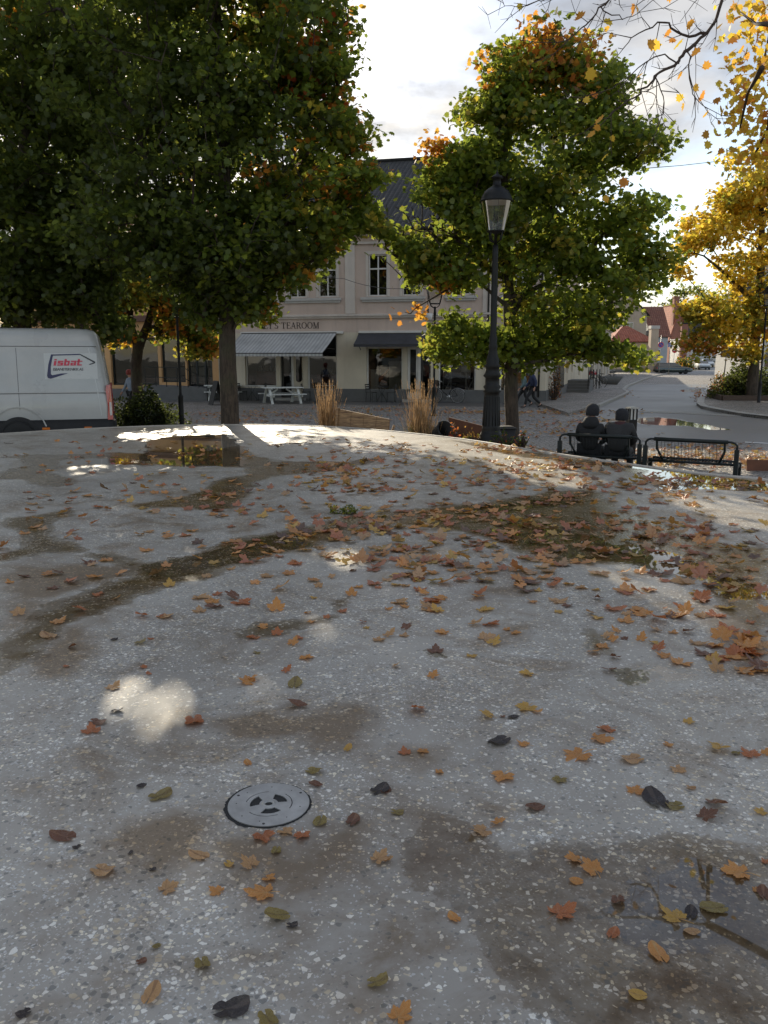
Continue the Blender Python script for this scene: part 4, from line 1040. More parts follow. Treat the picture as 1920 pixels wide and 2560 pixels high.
# ================================================================ further houses up the street
def block(name, label, x0, x1, y0, y1, z0, z1, mat_, roof=None, rise=3.0, axis='x', rm='red_tiles', rz=0, wins=(), chim=None, ov=.35, cat='building'):
    t = thing(name, label, cat, ((x0 + x1) / 2, (y0 + y1) / 2, z0), rz)
    hx, hy, h = (x1 - x0) / 2, (y1 - y0) / 2, z1 - z0
    mb = MB(); vs = [(-hx, -hy, 0), (hx, -hy, 0), (hx, hy, 0), (-hx, hy, 0)]
    T_ = [(x, y, h) for x, y, _ in vs]; mb.add([(x, y, -1.5) for x, y, z in vs] + T_, [(0, 1, 5, 4), (1, 2, 6, 5), (2, 3, 7, 6), (3, 0, 4, 7)])
    if roof == 'gable':
        if axis == 'x': mb.add([(-hx, -hy, h), (-hx, hy, h), (-hx, 0, h + rise), (hx, -hy, h), (hx, hy, h), (hx, 0, h + rise)], [(0, 1, 2), (3, 5, 4)])
        else: mb.add([(-hx, -hy, h), (hx, -hy, h), (0, -hy, h + rise), (-hx, hy, h), (hx, hy, h), (0, hy, h + rise)], [(0, 1, 2), (3, 5, 4)])
    mb.build('walls', M[mat_], t)
    e = rise * ov / (hy if axis == 'x' else hx)
    if roof == 'gable' and axis == 'x':
        roofquad('roof', [[(-hx - ov, -hy - ov, h - e), (hx + ov, -hy - ov, h - e), (hx + ov, 0, h + rise), (-hx - ov, 0, h + rise)], [(hx + ov, hy + ov, h - e), (-hx - ov, hy + ov, h - e), (-hx - ov, 0, h + rise), (hx + ov, 0, h + rise)]], M[rm], t).location.z = .06
    elif roof == 'gable':
        roofquad('roof', [[(-hx - ov, hy + ov, h - e), (-hx - ov, -hy - ov, h - e), (0, -hy - ov, h + rise), (0, hy + ov, h + rise)], [(hx + ov, -hy - ov, h - e), (hx + ov, hy + ov, h - e), (0, hy + ov, h + rise), (0, -hy - ov, h + rise)]], M[rm], t).location.z = .06
    elif roof == 'hip':
        q = min(hx, hy) * .9
        a = [(-hx - ov, -hy - ov, h - e), (hx + ov, -hy - ov, h - e), (hx + ov, hy + ov, h - e), (-hx - ov, hy + ov, h - e)]; r0, r1 = (-hx + q, 0, h + rise), (hx - q, 0, h + rise)
        roofquad('roof', [[a[0], a[1], r1, r0], [a[2], a[3], r0, r1], [a[1], a[2], r1], [a[3], a[0], r0]], M[rm], t).location.z = .06
    else:
        mb = MB(); mb.box(-hx - .1, hx + .1, -hy - .1, hy + .1, h + .002, h + .2); mb.build('roof', M['sill_stone'], t)
    for wx, wz, ww, wh in wins:      # on the wall facing the square
        mb = MB(); mb.box(wx - ww / 2, wx + ww / 2, -hy - .06, -hy - .003, wz, wz + wh); f = mb.build('window', M['white_trim'], t)
        mb = MB(); k = .08; mb.box(wx - ww / 2 + k, wx - .03, -hy - .07, -hy - .062, wz + k, wz + wh - k); mb.box(wx + .03, wx + ww / 2 - k, -hy - .07, -hy - .062, wz + k, wz + wh - k); mb.build('pane', M['car_glass'], f)
    if chim:
        cx_, cy_, cw, c0, c1 = chim
        mb = MB(); mb.box(cx_ - cw, cx_ + cw, cy_ - cw, cy_ + cw, c0, c1); mb.box(cx_ - cw - .1, cx_ + cw + .1, cy_ - cw - .1, cy_ + cw + .1, c1, c1 + .25); mb.build('chimney', M['red_brick'], t)
    return t
def XX(px, Y): return P(px, 893, Y).x
def ZZ(py, Y): return P(960, py, Y).z
# long pale row along the street behind the corner house
def sidepoint(a): return Vector((BX + .3007 * a, BY + .9537 * a, 0))
def row_house(name, label, a0, a1, h, mat_, rm, doors):
    p = sidepoint(a0); t = thing(name, label, 'building', (p.x, p.y, 0), R(90 - 17.5)); L = a1 - a0
    mb = MB(); wall_openings(mb, 0, L, 0, h, [d[:4] for d in doors], .25); mb.box(0, L, 8.8, 9, 0, h); mb.box(0, .2, .2, 8.8, 0, h); mb.box(L - .2, L, .2, 8.8, 0, h); mb.build('walls', M[mat_], t, fix=False)
    for a, b, c, d, k in doors:
        if k == 'w': window(t, a, b, c, d, y=.15)
        else:
            mb = MB(); mb.box(a, b, .14, .19, c, d)
            for j in range(1, 4): xx_ = a + (b - a) * j / 4; mb.box(xx_ - .02, xx_ + .02, .12, .138, c, d)
            mb.build('door', M['bluegrey_boards'], t)
    roofquad('roof', [[(-.2, -.4, h), (L + .2, -.4, h), (L + .2, 4.5, h + 3), (-.2, 4.5, h + 3)], [(L + .2, 9.4, h), (-.2, 9.4, h), (-.2, 4.5, h + 3), (L + .2, 4.5, h + 3)]], M[rm], t).location.z = .04
    mb = MB(); mb.box(0, L, -.15, -.002, h - .25, h - .02); mb.build('cornice', M['stucco_trim'], t)
    return t
row_house('townhouse', 'cream rendered townhouse joined behind the corner house, with a doorway up steps', DEP + .02, 36, 6.0, 'cream_plaster', 'slate_roof', [(1.5, 3.0, .9, 3.3, 'd'), (5, 6.6, 1.3, 3.2, 'w'), (9, 10.6, 1.3, 3.2, 'w'), (13, 15, .3, 3.2, 'd')])
row_house('townhouse', 'low beige row house with tall pale double doors beyond the stone steps', 36.02, 66, 5.2, 'pale_wall', 'slate_roof', [(4, 6, .2, 3.6, 'd'), (10, 13, .2, 3.8, 'd'), (16, 19, .2, 3.8, 'd'), (22, 26, .2, 3.8, 'd')])
b = block('garden_house', 'small beige street building with a hipped red tile roof', XX(1532, 110), XX(1640, 110), 111, 119, 0, 4.25, 'beige_wall', 'hip', 2.0, rm='red_tiles', wins=((.6, 1.2, 1.0, 1.9), (1.9, 1.2, 1.0, 1.9)))
mb = MB(); mb.box(-2.95, 2.95, -4.05, -4.003, 0, .55); mb.build('plinth', M['grey_plinth'], b)
block('apartment_house', 'tall beige gabled house rising behind the small red roofed building', XX(1420, 126), XX(1622, 126), 128, 142, .1, 8.6, 'beige_wall', 'gable', 6.0, 'y', 'slate_roof', wins=((3.5, 5.4, 1.1, 1.8), (0, 5.4, 1.1, 1.8)))
tp = thing('gate_pillar', 'square beige gate pillar with capstone left of the parking signs', 'pillar', (XX(1633, 108), 108.3, 0))
mb = MB(); mb.box(-.48, .48, -.5, .5, 0, ZZ(822, 108)); mb.build('shaft', M['beige_wall'], tp); mb = MB(); mb.box(-.56, .56, -.58, .58, ZZ(822, 108) + .002, ZZ(814, 108)); mb.build('capstone', M['sill_stone'], tp)
block('tiled_house', 'pale blue wooden house with a steep rust tiled roof behind the dark car', XX(1640, 128), XX(1681, 128), 130.5, 139, .2, ZZ(836, 128), 'bluegrey_boards', 'gable', 4.4, 'x', 'rust_tiles', wins=((-.3, 1.6, 1.0, 1.5),))
block('brick_house', 'red brick gable house with a tall chimney in the side street', XX(1672, 150), XX(1712, 150), 150, 160, .4, ZZ(835, 150), 'red_brick', 'gable', 5.2, 'y', 'red_tiles', chim=(-.6, -4.5, .45, 6, 12.0))
block('brick_chimney_house', 'white walled house with dark flat roof and one red brick pier', XX(1683, 146), XX(1716, 146), 143, 148, .4, ZZ(850, 143), 'white_boards', None)
tq = thing('brick_pier', 'slim red brick pier standing against the white house', 'pier', (XX(1705, 142), 141.7, .3)); mb = MB(); mb.box(-.55, .55, -.3, .3, 0, ZZ(815, 142)); mb.build('shaft', M['red_brick'], tq); mb = MB(); mb.box(-.62, .62, -.36, .36, ZZ(815, 142) + .002, ZZ(815, 142) + .25); mb.build('coping', M['black_plastic'], tq)
block('dark_roof_house', 'long white house with dark roof and dark upper windows across the street', XX(1700, 180), XX(1790, 180), 180, 190, 1.3, ZZ(838, 180), 'white_boards', 'gable', 2.6, 'x', 'slate_roof', wins=((-1.5, 1.6, 1.8, 1.3), (2.2, 1.6, 1.8, 1.3), (-3.4, 1.6, .8, 1.3)))
block('red_roof_house', 'red roofed house half hidden behind the yellow maple', XX(1765, 215), XX(1830, 215), 215, 224, 2.5, ZZ(835, 215), 'pale_wall', 'gable', 3.6, 'x', 'red_tiles', wins=((0, 2, 1.2, 1.5),))
block('white_house', 'white boarded house at the right edge beyond the planting bed', XX(1908, 70), XX(2010, 70), 70, 80, 0, 5.6, 'white_boards', 'gable', 2.8, 'x', 'slate_roof', wins=((-1.2, 1.2, .9, 1.4), (.6, 1.2, .9, 1.4)))
tw = thing('stone_wall', 'dark stone retaining wall beside the parked cars up the hill', 'wall', (XX(1830, 208), 208, hz(208))); mb = MB(); mb.bar((-9, 0, .2), (12, 3, .4), .5, 2.2); mb.build('stones', M['grey_plinth'], tw)
# ================================================================ van
def ringloft(mb, rings, cap=True, smooth=True):
    n = len(rings[0]); vs = [v for r in rings for v in r]
    fs = [(i * n + k, i * n + (k + 1) % n, (i + 1) * n + (k + 1) % n, (i + 1) * n + k) for i in range(len(rings) - 1) for k in range(n)]
    if cap: fs += [tuple(reversed(range(n))), tuple(range((len(rings) - 1) * n, len(rings) * n))]
    mb.add(vs, fs, smooth)
def rrect(x0, x1, hw, r, z, k=5):
    out = []
    for cx_, cy_, a0 in ((x1 - r, hw - r, 0), (x0 + r, hw - r, 90), (x0 + r, -hw + r, 180), (x1 - r, -hw + r, 270)):
        for i in range(k + 1):
            a = R(a0 + 90 * i / k); out.append(Vector((cx_ + r * math.cos(a), cy_ + r * math.sin(a), z)))
    return out
def wheel(parent, x, y, z, r=.34, w=.22, name='wheel'):
    s = 1 if y > 0 else -1
    ang = Matrix.Rotation(R(90), 4, 'X')
    def lat(prof, m, nm, par):
        mb = MB(); mb.lathe(prof, 28); mb.v = [tuple(ang @ Vector(v) + Vector((x, y, z))) for v in mb.v]; return mb.build(nm, m, par)
    t = lat([(r * .62, -w / 2), (r * .95, -w / 2), (r, -w * .35), (r, w * .35), (r * .95, w / 2), (r * .62, w / 2)], M['rubber'], name, parent)
    lat([(0.0, -s * w * .30), (r * .2, -s * w * .32), (r * .5, -s * w * .22), (r * .64, -s * w * .42)], M['steel'], 'rim', t)
def build_van():
    be = R(17); t = thing('panel_van', 'white high roofed panel van with navy and red logo parked by the basin', 'van', (-6.612, 20.256, 0), math.pi + be)
    hw = 1.0; mb = MB(); rings = []
    lv = [(.42, .05, 5.9, 1.0, .10), (.55, .02, 6.0, 1.02, .12), (.95, .0, 6.02, 1.025, .13), (1.25, .01, 5.75, 1.02, .16), (1.32, .02, 5.2, 1.01, .2), (1.6, .05, 4.95, .985, .2), (2.1, .12, 4.55, .945, .2), (2.45, .18, 4.3, .91, .22), (2.62, .22, 4.1, .87, .24), (2.72, .30, 3.9, .78, .28), (2.76, .45, 3.7, .6, .3), (2.775, .7, 3.4, .35, .3)]
    for z, x0, x1, h, r in lv: rings.append(rrect(x0, x1, h, r, z))
    ringloft(mb, rings); body = mb.build('body', M['van_paint'], t, shade=True)
    body.data.polygons.foreach_set('use_smooth', [True] * len(body.data.polygons))
    def hwz(z):
        for a, b in zip(lv[:-1], lv[1:]):
            if a[0] <= z <= b[0]: u = (z - a[0]) / (b[0] - a[0]); return a[3] + (b[3] - a[3]) * u
        return 1.0
    def sidestrip(path, w, m, name, pr=.004, parent=t):
        """thin strip along a path (x,z) on the side facing the square"""
        mb = MB()
        for a, b in zip(path[:-1], path[1:]):
            n = 6
            for i in range(n):
                q0 = (a[0] + (b[0] - a[0]) * i / n, a[1] + (b[1] - a[1]) * i / n); q1 = (a[0] + (b[0] - a[0]) * (i + 1) / n, a[1] + (b[1] - a[1]) * (i + 1) / n)
                d = Vector((q1[0] - q0[0], q1[1] - q0[1])).normalized(); nn = Vector((-d.y, d.x)) * w / 2
                c = [(q0[0] + nn.x, q0[1] + nn.y), (q1[0] + nn.x, q1[1] + nn.y), (q1[0] - nn.x, q1[1] - nn.y), (q0[0] - nn.x, q0[1] - nn.y)]
                mb.add([(x, hwz(z) + pr, z) for x, z in c] + [(x, hwz(z) - .01, z) for x, z in c], [(0, 1, 2, 3), (0, 4, 5, 1), (1, 5, 6, 2), (2, 6, 7, 3), (3, 7, 4, 0)])
        return mb.build(name, m, parent)
    seam = simple('panel_gap', (.08, .08, .08), .6, .1)
    sidestrip([(.25, 2.36), (4.0, 2.36)], .014, seam, 'roof_seam')
    sidestrip([(.03, 1.335), (4.6, 1.345)], .016, M['van_paint'], 'belt_crease', .012)
    sidestrip([(.03, 1.31), (4.6, 1.32)], .012, seam, 'belt_groove')
    sidestrip([(.42, 2.32), (.28, 1.4), (.22, .8)], .022, M['sticker_white'], 'rear_seam', .008)
    sidestrip([(1.95, 2.32), (1.95, 1.4), (1.95, .95)], .008, seam, 'panel_seam')
    sidestrip([(3.6, 2.32), (3.6, .5)], .014, seam, 'door_seam')
    # black lower cladding, bumper, arches
    mb = MB(); ringloft(mb, [rrect(-.04, 5.95, 1.035, .12, .28), rrect(-.06, 6.04, 1.045, .12, .45), rrect(-.03, 6.04, 1.036, .12, .72)]); mb.build('sill_cladding', M['black_plastic'], t)
    n = 20; rin, rout = .365, .44
    for sgn in (1, -1):
        for xc in (2.0, 5.2):
            vs = []; mb = MB()
            for k in range(n + 1):
                a = math.pi * k / n
                for rr in (rin, rout): vs += [(xc + rr * math.cos(a), sgn * (1.06 if rr == rin else 1.045), .36 + rr * math.sin(a)), (xc + rr * math.cos(a), sgn * .9, .36 + rr * math.sin(a))]
            fs = []
            for k in range(n): i = k * 4; j = i + 4; fs += [(i, j, j + 2, i + 2), (i + 2, j + 2, j + 3, i + 3), (i + 1, i, j, j + 1)][:3]
            mb.add(vs, fs)
            dv = [(xc, sgn * 1.049, .36)] + [(xc + rin * math.cos(math.pi * k / n), sgn * 1.049, .36 + rin * math.sin(math.pi * k / n)) for k in range(n + 1)]
            mb.add(dv, [(0, k + 1, k + 2) for k in range(n)])
            mb.build('wheel_arch', M['black_plastic'], t)
    mb = MB()
    # flared white lip above the rear arch
    pth = [(2.0 + .60 * math.cos(R(a)), .42 + .60 * math.sin(R(a))) for a in range(15, 166, 15)]
    sidestrip(pth, .03, M['van_paint'], 'arch_flare', .022)
    for x in (2.0, 5.2):
        for y in (1.0, -1.0): wheel(t, x, y - .06 * (1 if y > 0 else -1) + .055 * (1 if y > 0 else -1), .34, .34, .22)
    # tail lamps wrap the rear corner
    for sg in (1, -1):
        mb = MB(); pr = [(.74, .62), (1.15, .55), (1.50, .42), (1.60, .18)]
        prof = [(-.035, .70), (.09, .70), (.07, 1.00), (.10, 1.38), (.08, 1.48), (-.01, 1.50)]
        vs = [(x, sg * (hwz(z) + .016), z) for x, z in prof] + [(x - .0, sg * (hwz(z) - .20), z) for x, z in prof]
        mb.add(vs, [tuple(range(6)), tuple(range(11, 5, -1))] + [(i, i + 6, (i + 1) % 6 + 6, (i + 1) % 6) for i in range(6)])
        tl = mb.build('tail_light', M['red_lens'], t)
        mb = MB(); mb.prism([(-.015, .80), (.035, .80), (.03, 1.10), (-.01, 1.10)], lambda a, b, d: Vector((a, sg * (hwz(b) + .018 + d), b)), 0, .006); mb.build('reversing_lens', M['clear_lens'], tl)
    mb = MB()
    mb.box(-.075, .0, -.95, .95, .42, .66); mb.build('rear_bumper', M['black_plastic'], t)
    for x, in ((.45,), (1.35,)):
        mb = MB(); mb.box(x, x + .16, 1.046, 1.058, .50, .55); mb.build('side_marker', M['orange_lens'], t)
    mb = MB(); mb.prism([(-.012, .80), (.008, 1.30), (.04, 1.60), (.115, 2.15), (.20, 2.15), (.20, .80)], lambda a, b, d: Vector((a, d, b)), -.72, .72); mb.build('rear_door', M['van_paint'], t)
    mb = MB(); mb.add([(5.35, -.8, 1.42), (5.35, .8, 1.42), (4.68, .75, 2.25), (4.68, -.75, 2.25)], [(0, 1, 2, 3)]); mb.v = [(x - .28, y, z) for x, y, z in mb.v]; mb.build('windshield', M['car_glass'], t)
    for sg in (1, -1):
        mb = MB(); mb.prism([(3.75, 1.42), (4.95, 1.42), (4.5, 2.08), (3.75, 2.08)], lambda a, b, d: Vector((a, sg * (hwz(b) + d), b)), .002, .008); mb.build('side_window', M['car_glass'], t)
        mb = MB(); mb.prism([(5.55, .78), (5.98, .78), (5.9, 1.12), (5.6, 1.18)], lambda a, b, d: Vector((a, sg * (1.0 + d), b)), .02, .05); mb.build('headlight', M['clear_lens'], t)
        mb = MB(); mb.box(4.75, 4.87, sg * 1.12 - .1, sg * 1.12 + .1, 1.4, 1.75); mb.build('mirror', M['black_plastic'], t, bevel=.02)
    # sticker and logo
    def sp(px, py):          # photo pixels of zoomed tile -> (x,z) on the flank
        X, Y = px * .28933, 760 + py * .28933
        k_ = (X - 960) / 2106; s_ = (-6.32 - k_ * 19.3) / (math.cos(be) - k_ * math.sin(be)); q = P(X, Y, 19.3 - s_ * math.sin(be)); return (s_, q.z)
    def flat(poly, m, name, pr, parent):
        mb = MB(); mb.prism([sp(*p) for p in poly], lambda a, b, d: Vector((a, hwz(b) + pr + d, b)), 0, .002); return mb.build(name, m, parent)
    # sheet of the sticker is a little paler than the paint, drawn as a grid so it follows the flank
    mb = MB(); a0, a1 = sp(375, 425), sp(835, 648); n = 8; vs = []
    for j in range(n + 1):
        z = a0[1] + (a1[1] - a0[1]) * j / n; vs += [(a0[0], hwz(z) + .004, z), (a1[0], hwz(z) + .004, z)]
    mb.add(vs, [(2 * j, 2 * j + 1, 2 * j + 3, 2 * j + 2) for j in range(n)]); st = mb.build('sticker', M['sticker_white'], t)
    flat([(692, 430), (440, 436), (412, 520), (394, 620), (400, 640), (425, 646), (580, 598), (520, 600), (440, 615), (428, 605), (432, 540), (456, 446), (690, 440)], M['logo_navy'], 'logo_swoosh', .008, st)
    flat([(684, 430), (700, 434), (818, 498), (820, 508), (812, 514), (770, 526), (765, 519), (806, 506), (690, 440)], M['logo_black'], 'logo_arrow', .0085, st)
    def Tl(px0, py0, pr):
        x0, z0 = sp(px0, py0); return lambda u, v, d: Vector((x0 - u, hwz(z0 + v) + pr + d, z0 + v))
    k = abs(sp(1, 0)[0] - sp(0, 0)[0])       # metres per zoomed pixel
    # heavy slanted lower case letters built from bars
    LT = MB(); x0, z0 = sp(455, 532); H = 58 * k; sh = .22
    T = lambda u, v, d: Vector((x0 - (u + sh * v), hwz(z0 + v) + .010 + d, z0 + v))
    def R_(u0, u1, v0, v1): LT.prism([(u0 * k, v0 * k), (u1 * k, v0 * k), (u1 * k, v1 * k), (u0 * k, v1 * k)], T, 0, .003)
    R_(0, 22, 0, 44); R_(0, 22, 50, 62)                                   # i
    R_(34, 84, 34, 46); R_(34, 54, 18, 34); R_(54, 84, 18, 29); R_(64, 84, 11, 18); R_(34, 84, 0, 11)   # s
    R_(92, 112, 0, 62); R_(112, 142, 35, 46); R_(112, 142, 0, 11); R_(124, 142, 11, 35)     # b
    R_(152, 202, 35, 46); R_(184, 202, 0, 35); R_(152, 184, 0, 10); R_(152, 170, 10, 26); R_(170, 184, 19, 27)   # a
    R_(212, 232, 0, 62); R_(206, 256, 36, 46); R_(232, 256, 0, 11)      # t
    LT.build('logo_letters', M['logo_red'], st)
    text_mesh('ISBANETEKNIKK AS', 36 * k, M['logo_black'], 'logo_caption', st, Tl(447, 576, .008), depth=.003, shear=.12, offset=.0006, spacing=.86)
build_van()

# ================================================================ people
def skin(name, verts, edges, radii, m, parent, root=0, sub=1):
    me = bpy.data.meshes.new(name); me.from_pydata([tuple(v) for v in verts], edges, []); me.materials.append(m)
    o = bpy.data.objects.new(name, me); C.objects.link(o); o.parent = parent
    md = o.modifiers.new('skin', 'SKIN'); md.use_smooth_shade = True
    sv = me.skin_vertices[0].data if me.skin_vertices else None
    if sv is None:
        bm = bmesh.new(); bm.from_mesh(me); bm.verts.layers.skin.verify(); bm.to_mesh(me); bm.free(); sv = me.skin_vertices[0].data
    for i, r in enumerate(radii):
        sv[i].radius = (r, r) if isinstance(r, (int, float)) else r; sv[i].use_root = (i == root); sv[i].use_loose = False
    s = o.modifiers.new('sub', 'SUBSURF'); s.levels = sub; s.render_levels = sub
    return o
def chains(chs):
    """chs: list of lists of (point, radius); first of a chain may be an index into vertices already made"""
    V_, E_, R_ = [], [], []
    for ch in chs:
        prev = None
        for it in ch:
            if isinstance(it, int): prev = it; continue
            V_.append(Vector(it[0])); R_.append(it[1]); 
            if prev is not None: E_.append((prev, len(V_) - 1))
            prev = len(V_) - 1
    return V_, E_, R_
def hand_chains(wrist, wi, dirv, side, start):
    """palm and five bent fingers; returns chains indexed from `start`"""
    d = Vector(dirv).normalized(); s = Vector(side).normalized(); n = d.cross(s)
    palm = Vector(wrist) + d * .055
    out = [[wi, (palm, (.020, .034))]]; pi = start
    for k, (off, L) in enumerate(((-.026, .062), (-.009, .072), (.009, .070), (.026, .055))):
        b = palm + d * .03 + s * off
        out.append([pi, (b, .009), (b + d * L * .5 + n * .006, .008), (b + d * L * .85 + n * .026, .007)])
    th = Vector(wrist) + d * .03 - s * .035
    out.append([pi, (th, .010), (th + d * .035 - s * .015 + n * .01, .009), (th + d * .06 - s * .012 + n * .02, .008)])
    return out
def person(label, loc, rz, J, jacket, trousers, shoes, hairfn, bulky=1.0, scale=1.0, coat_len=None):
    """J: joints in local metres; figure faces -y locally"""
    t = thing('person', label, 'person', loc, rz); t.scale = (scale,) * 3
    g = J; b = bulky
    # --- body: one continuous skinned surface
    ch = [[(g['pelvis'], (.14, .10)), (g['waist'], (.11, .08)), (g['chest'], (.13, .08)), (g['neck0'], .062), (g['neck1'], .052), (g['head'], (.078, .092)), (g['crown'], (.062, .075))]]
    # vertex ids: pelvis0 waist1 chest2 neck0 3 neck1 4 head5 crown6
    k = 7
    for s in ('l', 'r'):
        ch.append([2, (g['sh' + s], .05), (g['el' + s], .042), (g['wr' + s], .028)]); wi = k + 2; k += 3
        hd = (g['wr' + s] - g['el' + s]).normalized(); sd = Vector((0, 1, 0)) if abs(hd.y) < .7 else Vector((1, 0, 0))
        hc = hand_chains(g['wr' + s], wi, hd, sd.cross(hd).cross(hd) if False else (sd - hd * sd.dot(hd)).normalized(), k); ch += hc
        k += 1 + 4 * 3 + 3
    for s in ('l', 'r'):
        ch.append([0, (g['hip' + s], .085), (g['kn' + s], .056), (g['an' + s], .038), (g['toe' + s], (.035, .03))]); k += 4
    hf = (Vector(g['nose']) - Vector(g['head'])).normalized()
    V_, E_, R__ = chains(ch); skin('body', V_, E_, R__, M['skin'], t, 0, 1)
    # face
    hd_ = Vector(g['head']); upv = (Vector(g['crown']) - hd_).normalized(); sv = hf.cross(upv).normalized()
    fm = MB()
    nb = hd_ + hf * .09
    fm.add([nb + upv * .025, nb - sv * .014 - upv * .02, nb + sv * .014 - upv * .02, nb + hf * .028 - upv * .018], [(0, 1, 3), (0, 3, 2), (1, 2, 3)], True)
    for s in (-1, 1):
        e = hd_ + sv * s * .082; fm.lathe([(0, -.03), (.012, -.02), (.016, 0), (.012, .02), (0, .028)], 8, tuple(e + upv * 0.0))
    fm.build('nose_and_ears', M['skin'], t)
    em = MB()
    for s in (-1, 1): em.lathe([(0, -.008), (.009, 0), (0, .008)], 8, tuple(hd_ + hf * .083 + sv * s * .03 + upv * .018))
    em.lathe([(0, -.004), (.02, 0), (0, .004)], 8, tuple(hd_ + hf * .084 - upv * .045)); em.build('eyes_and_mouth', M['dark_metal'], t)
    # --- clothes follow the body
    cj = [[(g['hem'], (.185 * b, .145 * b)), (g['waist'], (.165 * b, .13 * b)), (g['chest'], (.195 * b, .15 * b)), (Vector(g['neck0']) - Vector((0, 0, .03)), (.12 * b, .10 * b)), (Vector(g['neck0']) + Vector((0, 0, .05)), .088)]]
    for s in ('l', 'r'):
        e, w = Vector(g['el' + s]), Vector(g['wr' + s])
        cj.append([2, (g['sh' + s], .088 * b), (g['el' + s], .064 * b), (w - (w - e).normalized() * .02, .046 * b)])
    V_, E_, R__ = chains(cj); skin('jacket', V_, E_, R__, jacket, t, 0, 1)
    ct = [[(g['pelvis'], (.17, .13))]]
    for s in ('l', 'r'):
        kn, an = Vector(g['kn' + s]), Vector(g['an' + s])
        ct.append([0, (g['hip' + s], .105), (g['kn' + s], .075), (an + (kn - an).normalized() * .05, .062)])
    V_, E_, R__ = chains(ct); skin('trousers', V_, E_, R__, trousers, t, 0, 1)
    for s in ('l', 'r'):
        an, to = Vector(g['an' + s]), Vector(g['toe' + s]); d = (to - an); d.z = 0; d.normalize()
        V_, E_, R__ = chains([[(an + Vector((0, 0, .03)), .05), (an - Vector((0, 0, .025)) - d * .03, (.05, .045)), (an + (to - an) * .6, (.05, .038)), (to, (.045, .03))]]); skin('shoe', V_, E_, R__, shoes, t, 0, 1)
    hairfn(t, g)
    return t
V = Vector
def hair_short(m):
    def f(t, g):
        h, c, n = V(g['head']), V(g['crown']), V(g['nose']); fwd = (n - h).normalized(); mb = MB()
        ce = h + (c - h) * .45 - fwd * .018
        mb.lathe([(0, .135), (.05, .125), (.085, .095), (.102, .05), (.105, 0), (.098, -.05), (.085, -.09)], 18, tuple(ce), caps=False)
        # trim the face opening
        keep = [f_ for f_ in mb.f if not any(((V(mb.v[i]) - ce).dot(fwd) > .05 and mb.v[i][2] < ce.z + .045) for i in f_)]
        mb.sm = [True] * len(keep); mb.f = keep; o = mb.build('hair', m, t); s = o.modifiers.new('s', 'SOLIDIFY'); s.thickness = .015
    return f
def beanie(m, hood=None):
    def f(t, g):
        h, c = V(g['head']), V(g['crown']); ce = h + (c - h) * .5; mb = MB()
        mb.lathe([(0, .155), (.06, .145), (.105, .105), (.122, .05), (.12, 0), (.112, -.05), (.104, -.06)], 20, tuple(ce)); mb.build('knit_hat', m, t)
        if hood is not None:
            mb = MB(); nk = V(g['neck0']); mb.lathe([(.088, .095), (.115, .07), (.145, .01), (.155, -.05), (.13, -.10)], 18, tuple(nk + V((0, .035, .0))), sy=.85); mb.build('hood', hood, t)
    return f
navy = simple('navy_jacket', (0.02, 0.03, 0.075), .7, .3, 8, .3); dkcloth = simple('black_coat', (0.012, 0.012, 0.013), .85, .4, 9, 1.0)
greycoat = simple('charcoal_coat', (0.026, 0.025, 0.025), .85, .4, 9, 1.0); dktr = simple('black_trousers', (0.014, 0.014, 0.016), .8); shoe = simple('black_shoes', (0.01, 0.01, 0.01), .5)
palejk = simple('teal_jacket', (0.10, 0.16, 0.17), .7); greyhair = simple('grey_hair', (0.38, 0.34, 0.3), .8, .2, 30); wool = simple('dark_wool', (0.02, 0.02, 0.024), .95, .3, 40, .5); winered = simple('wine_hood', (0.05, 0.016, 0.018), .85)

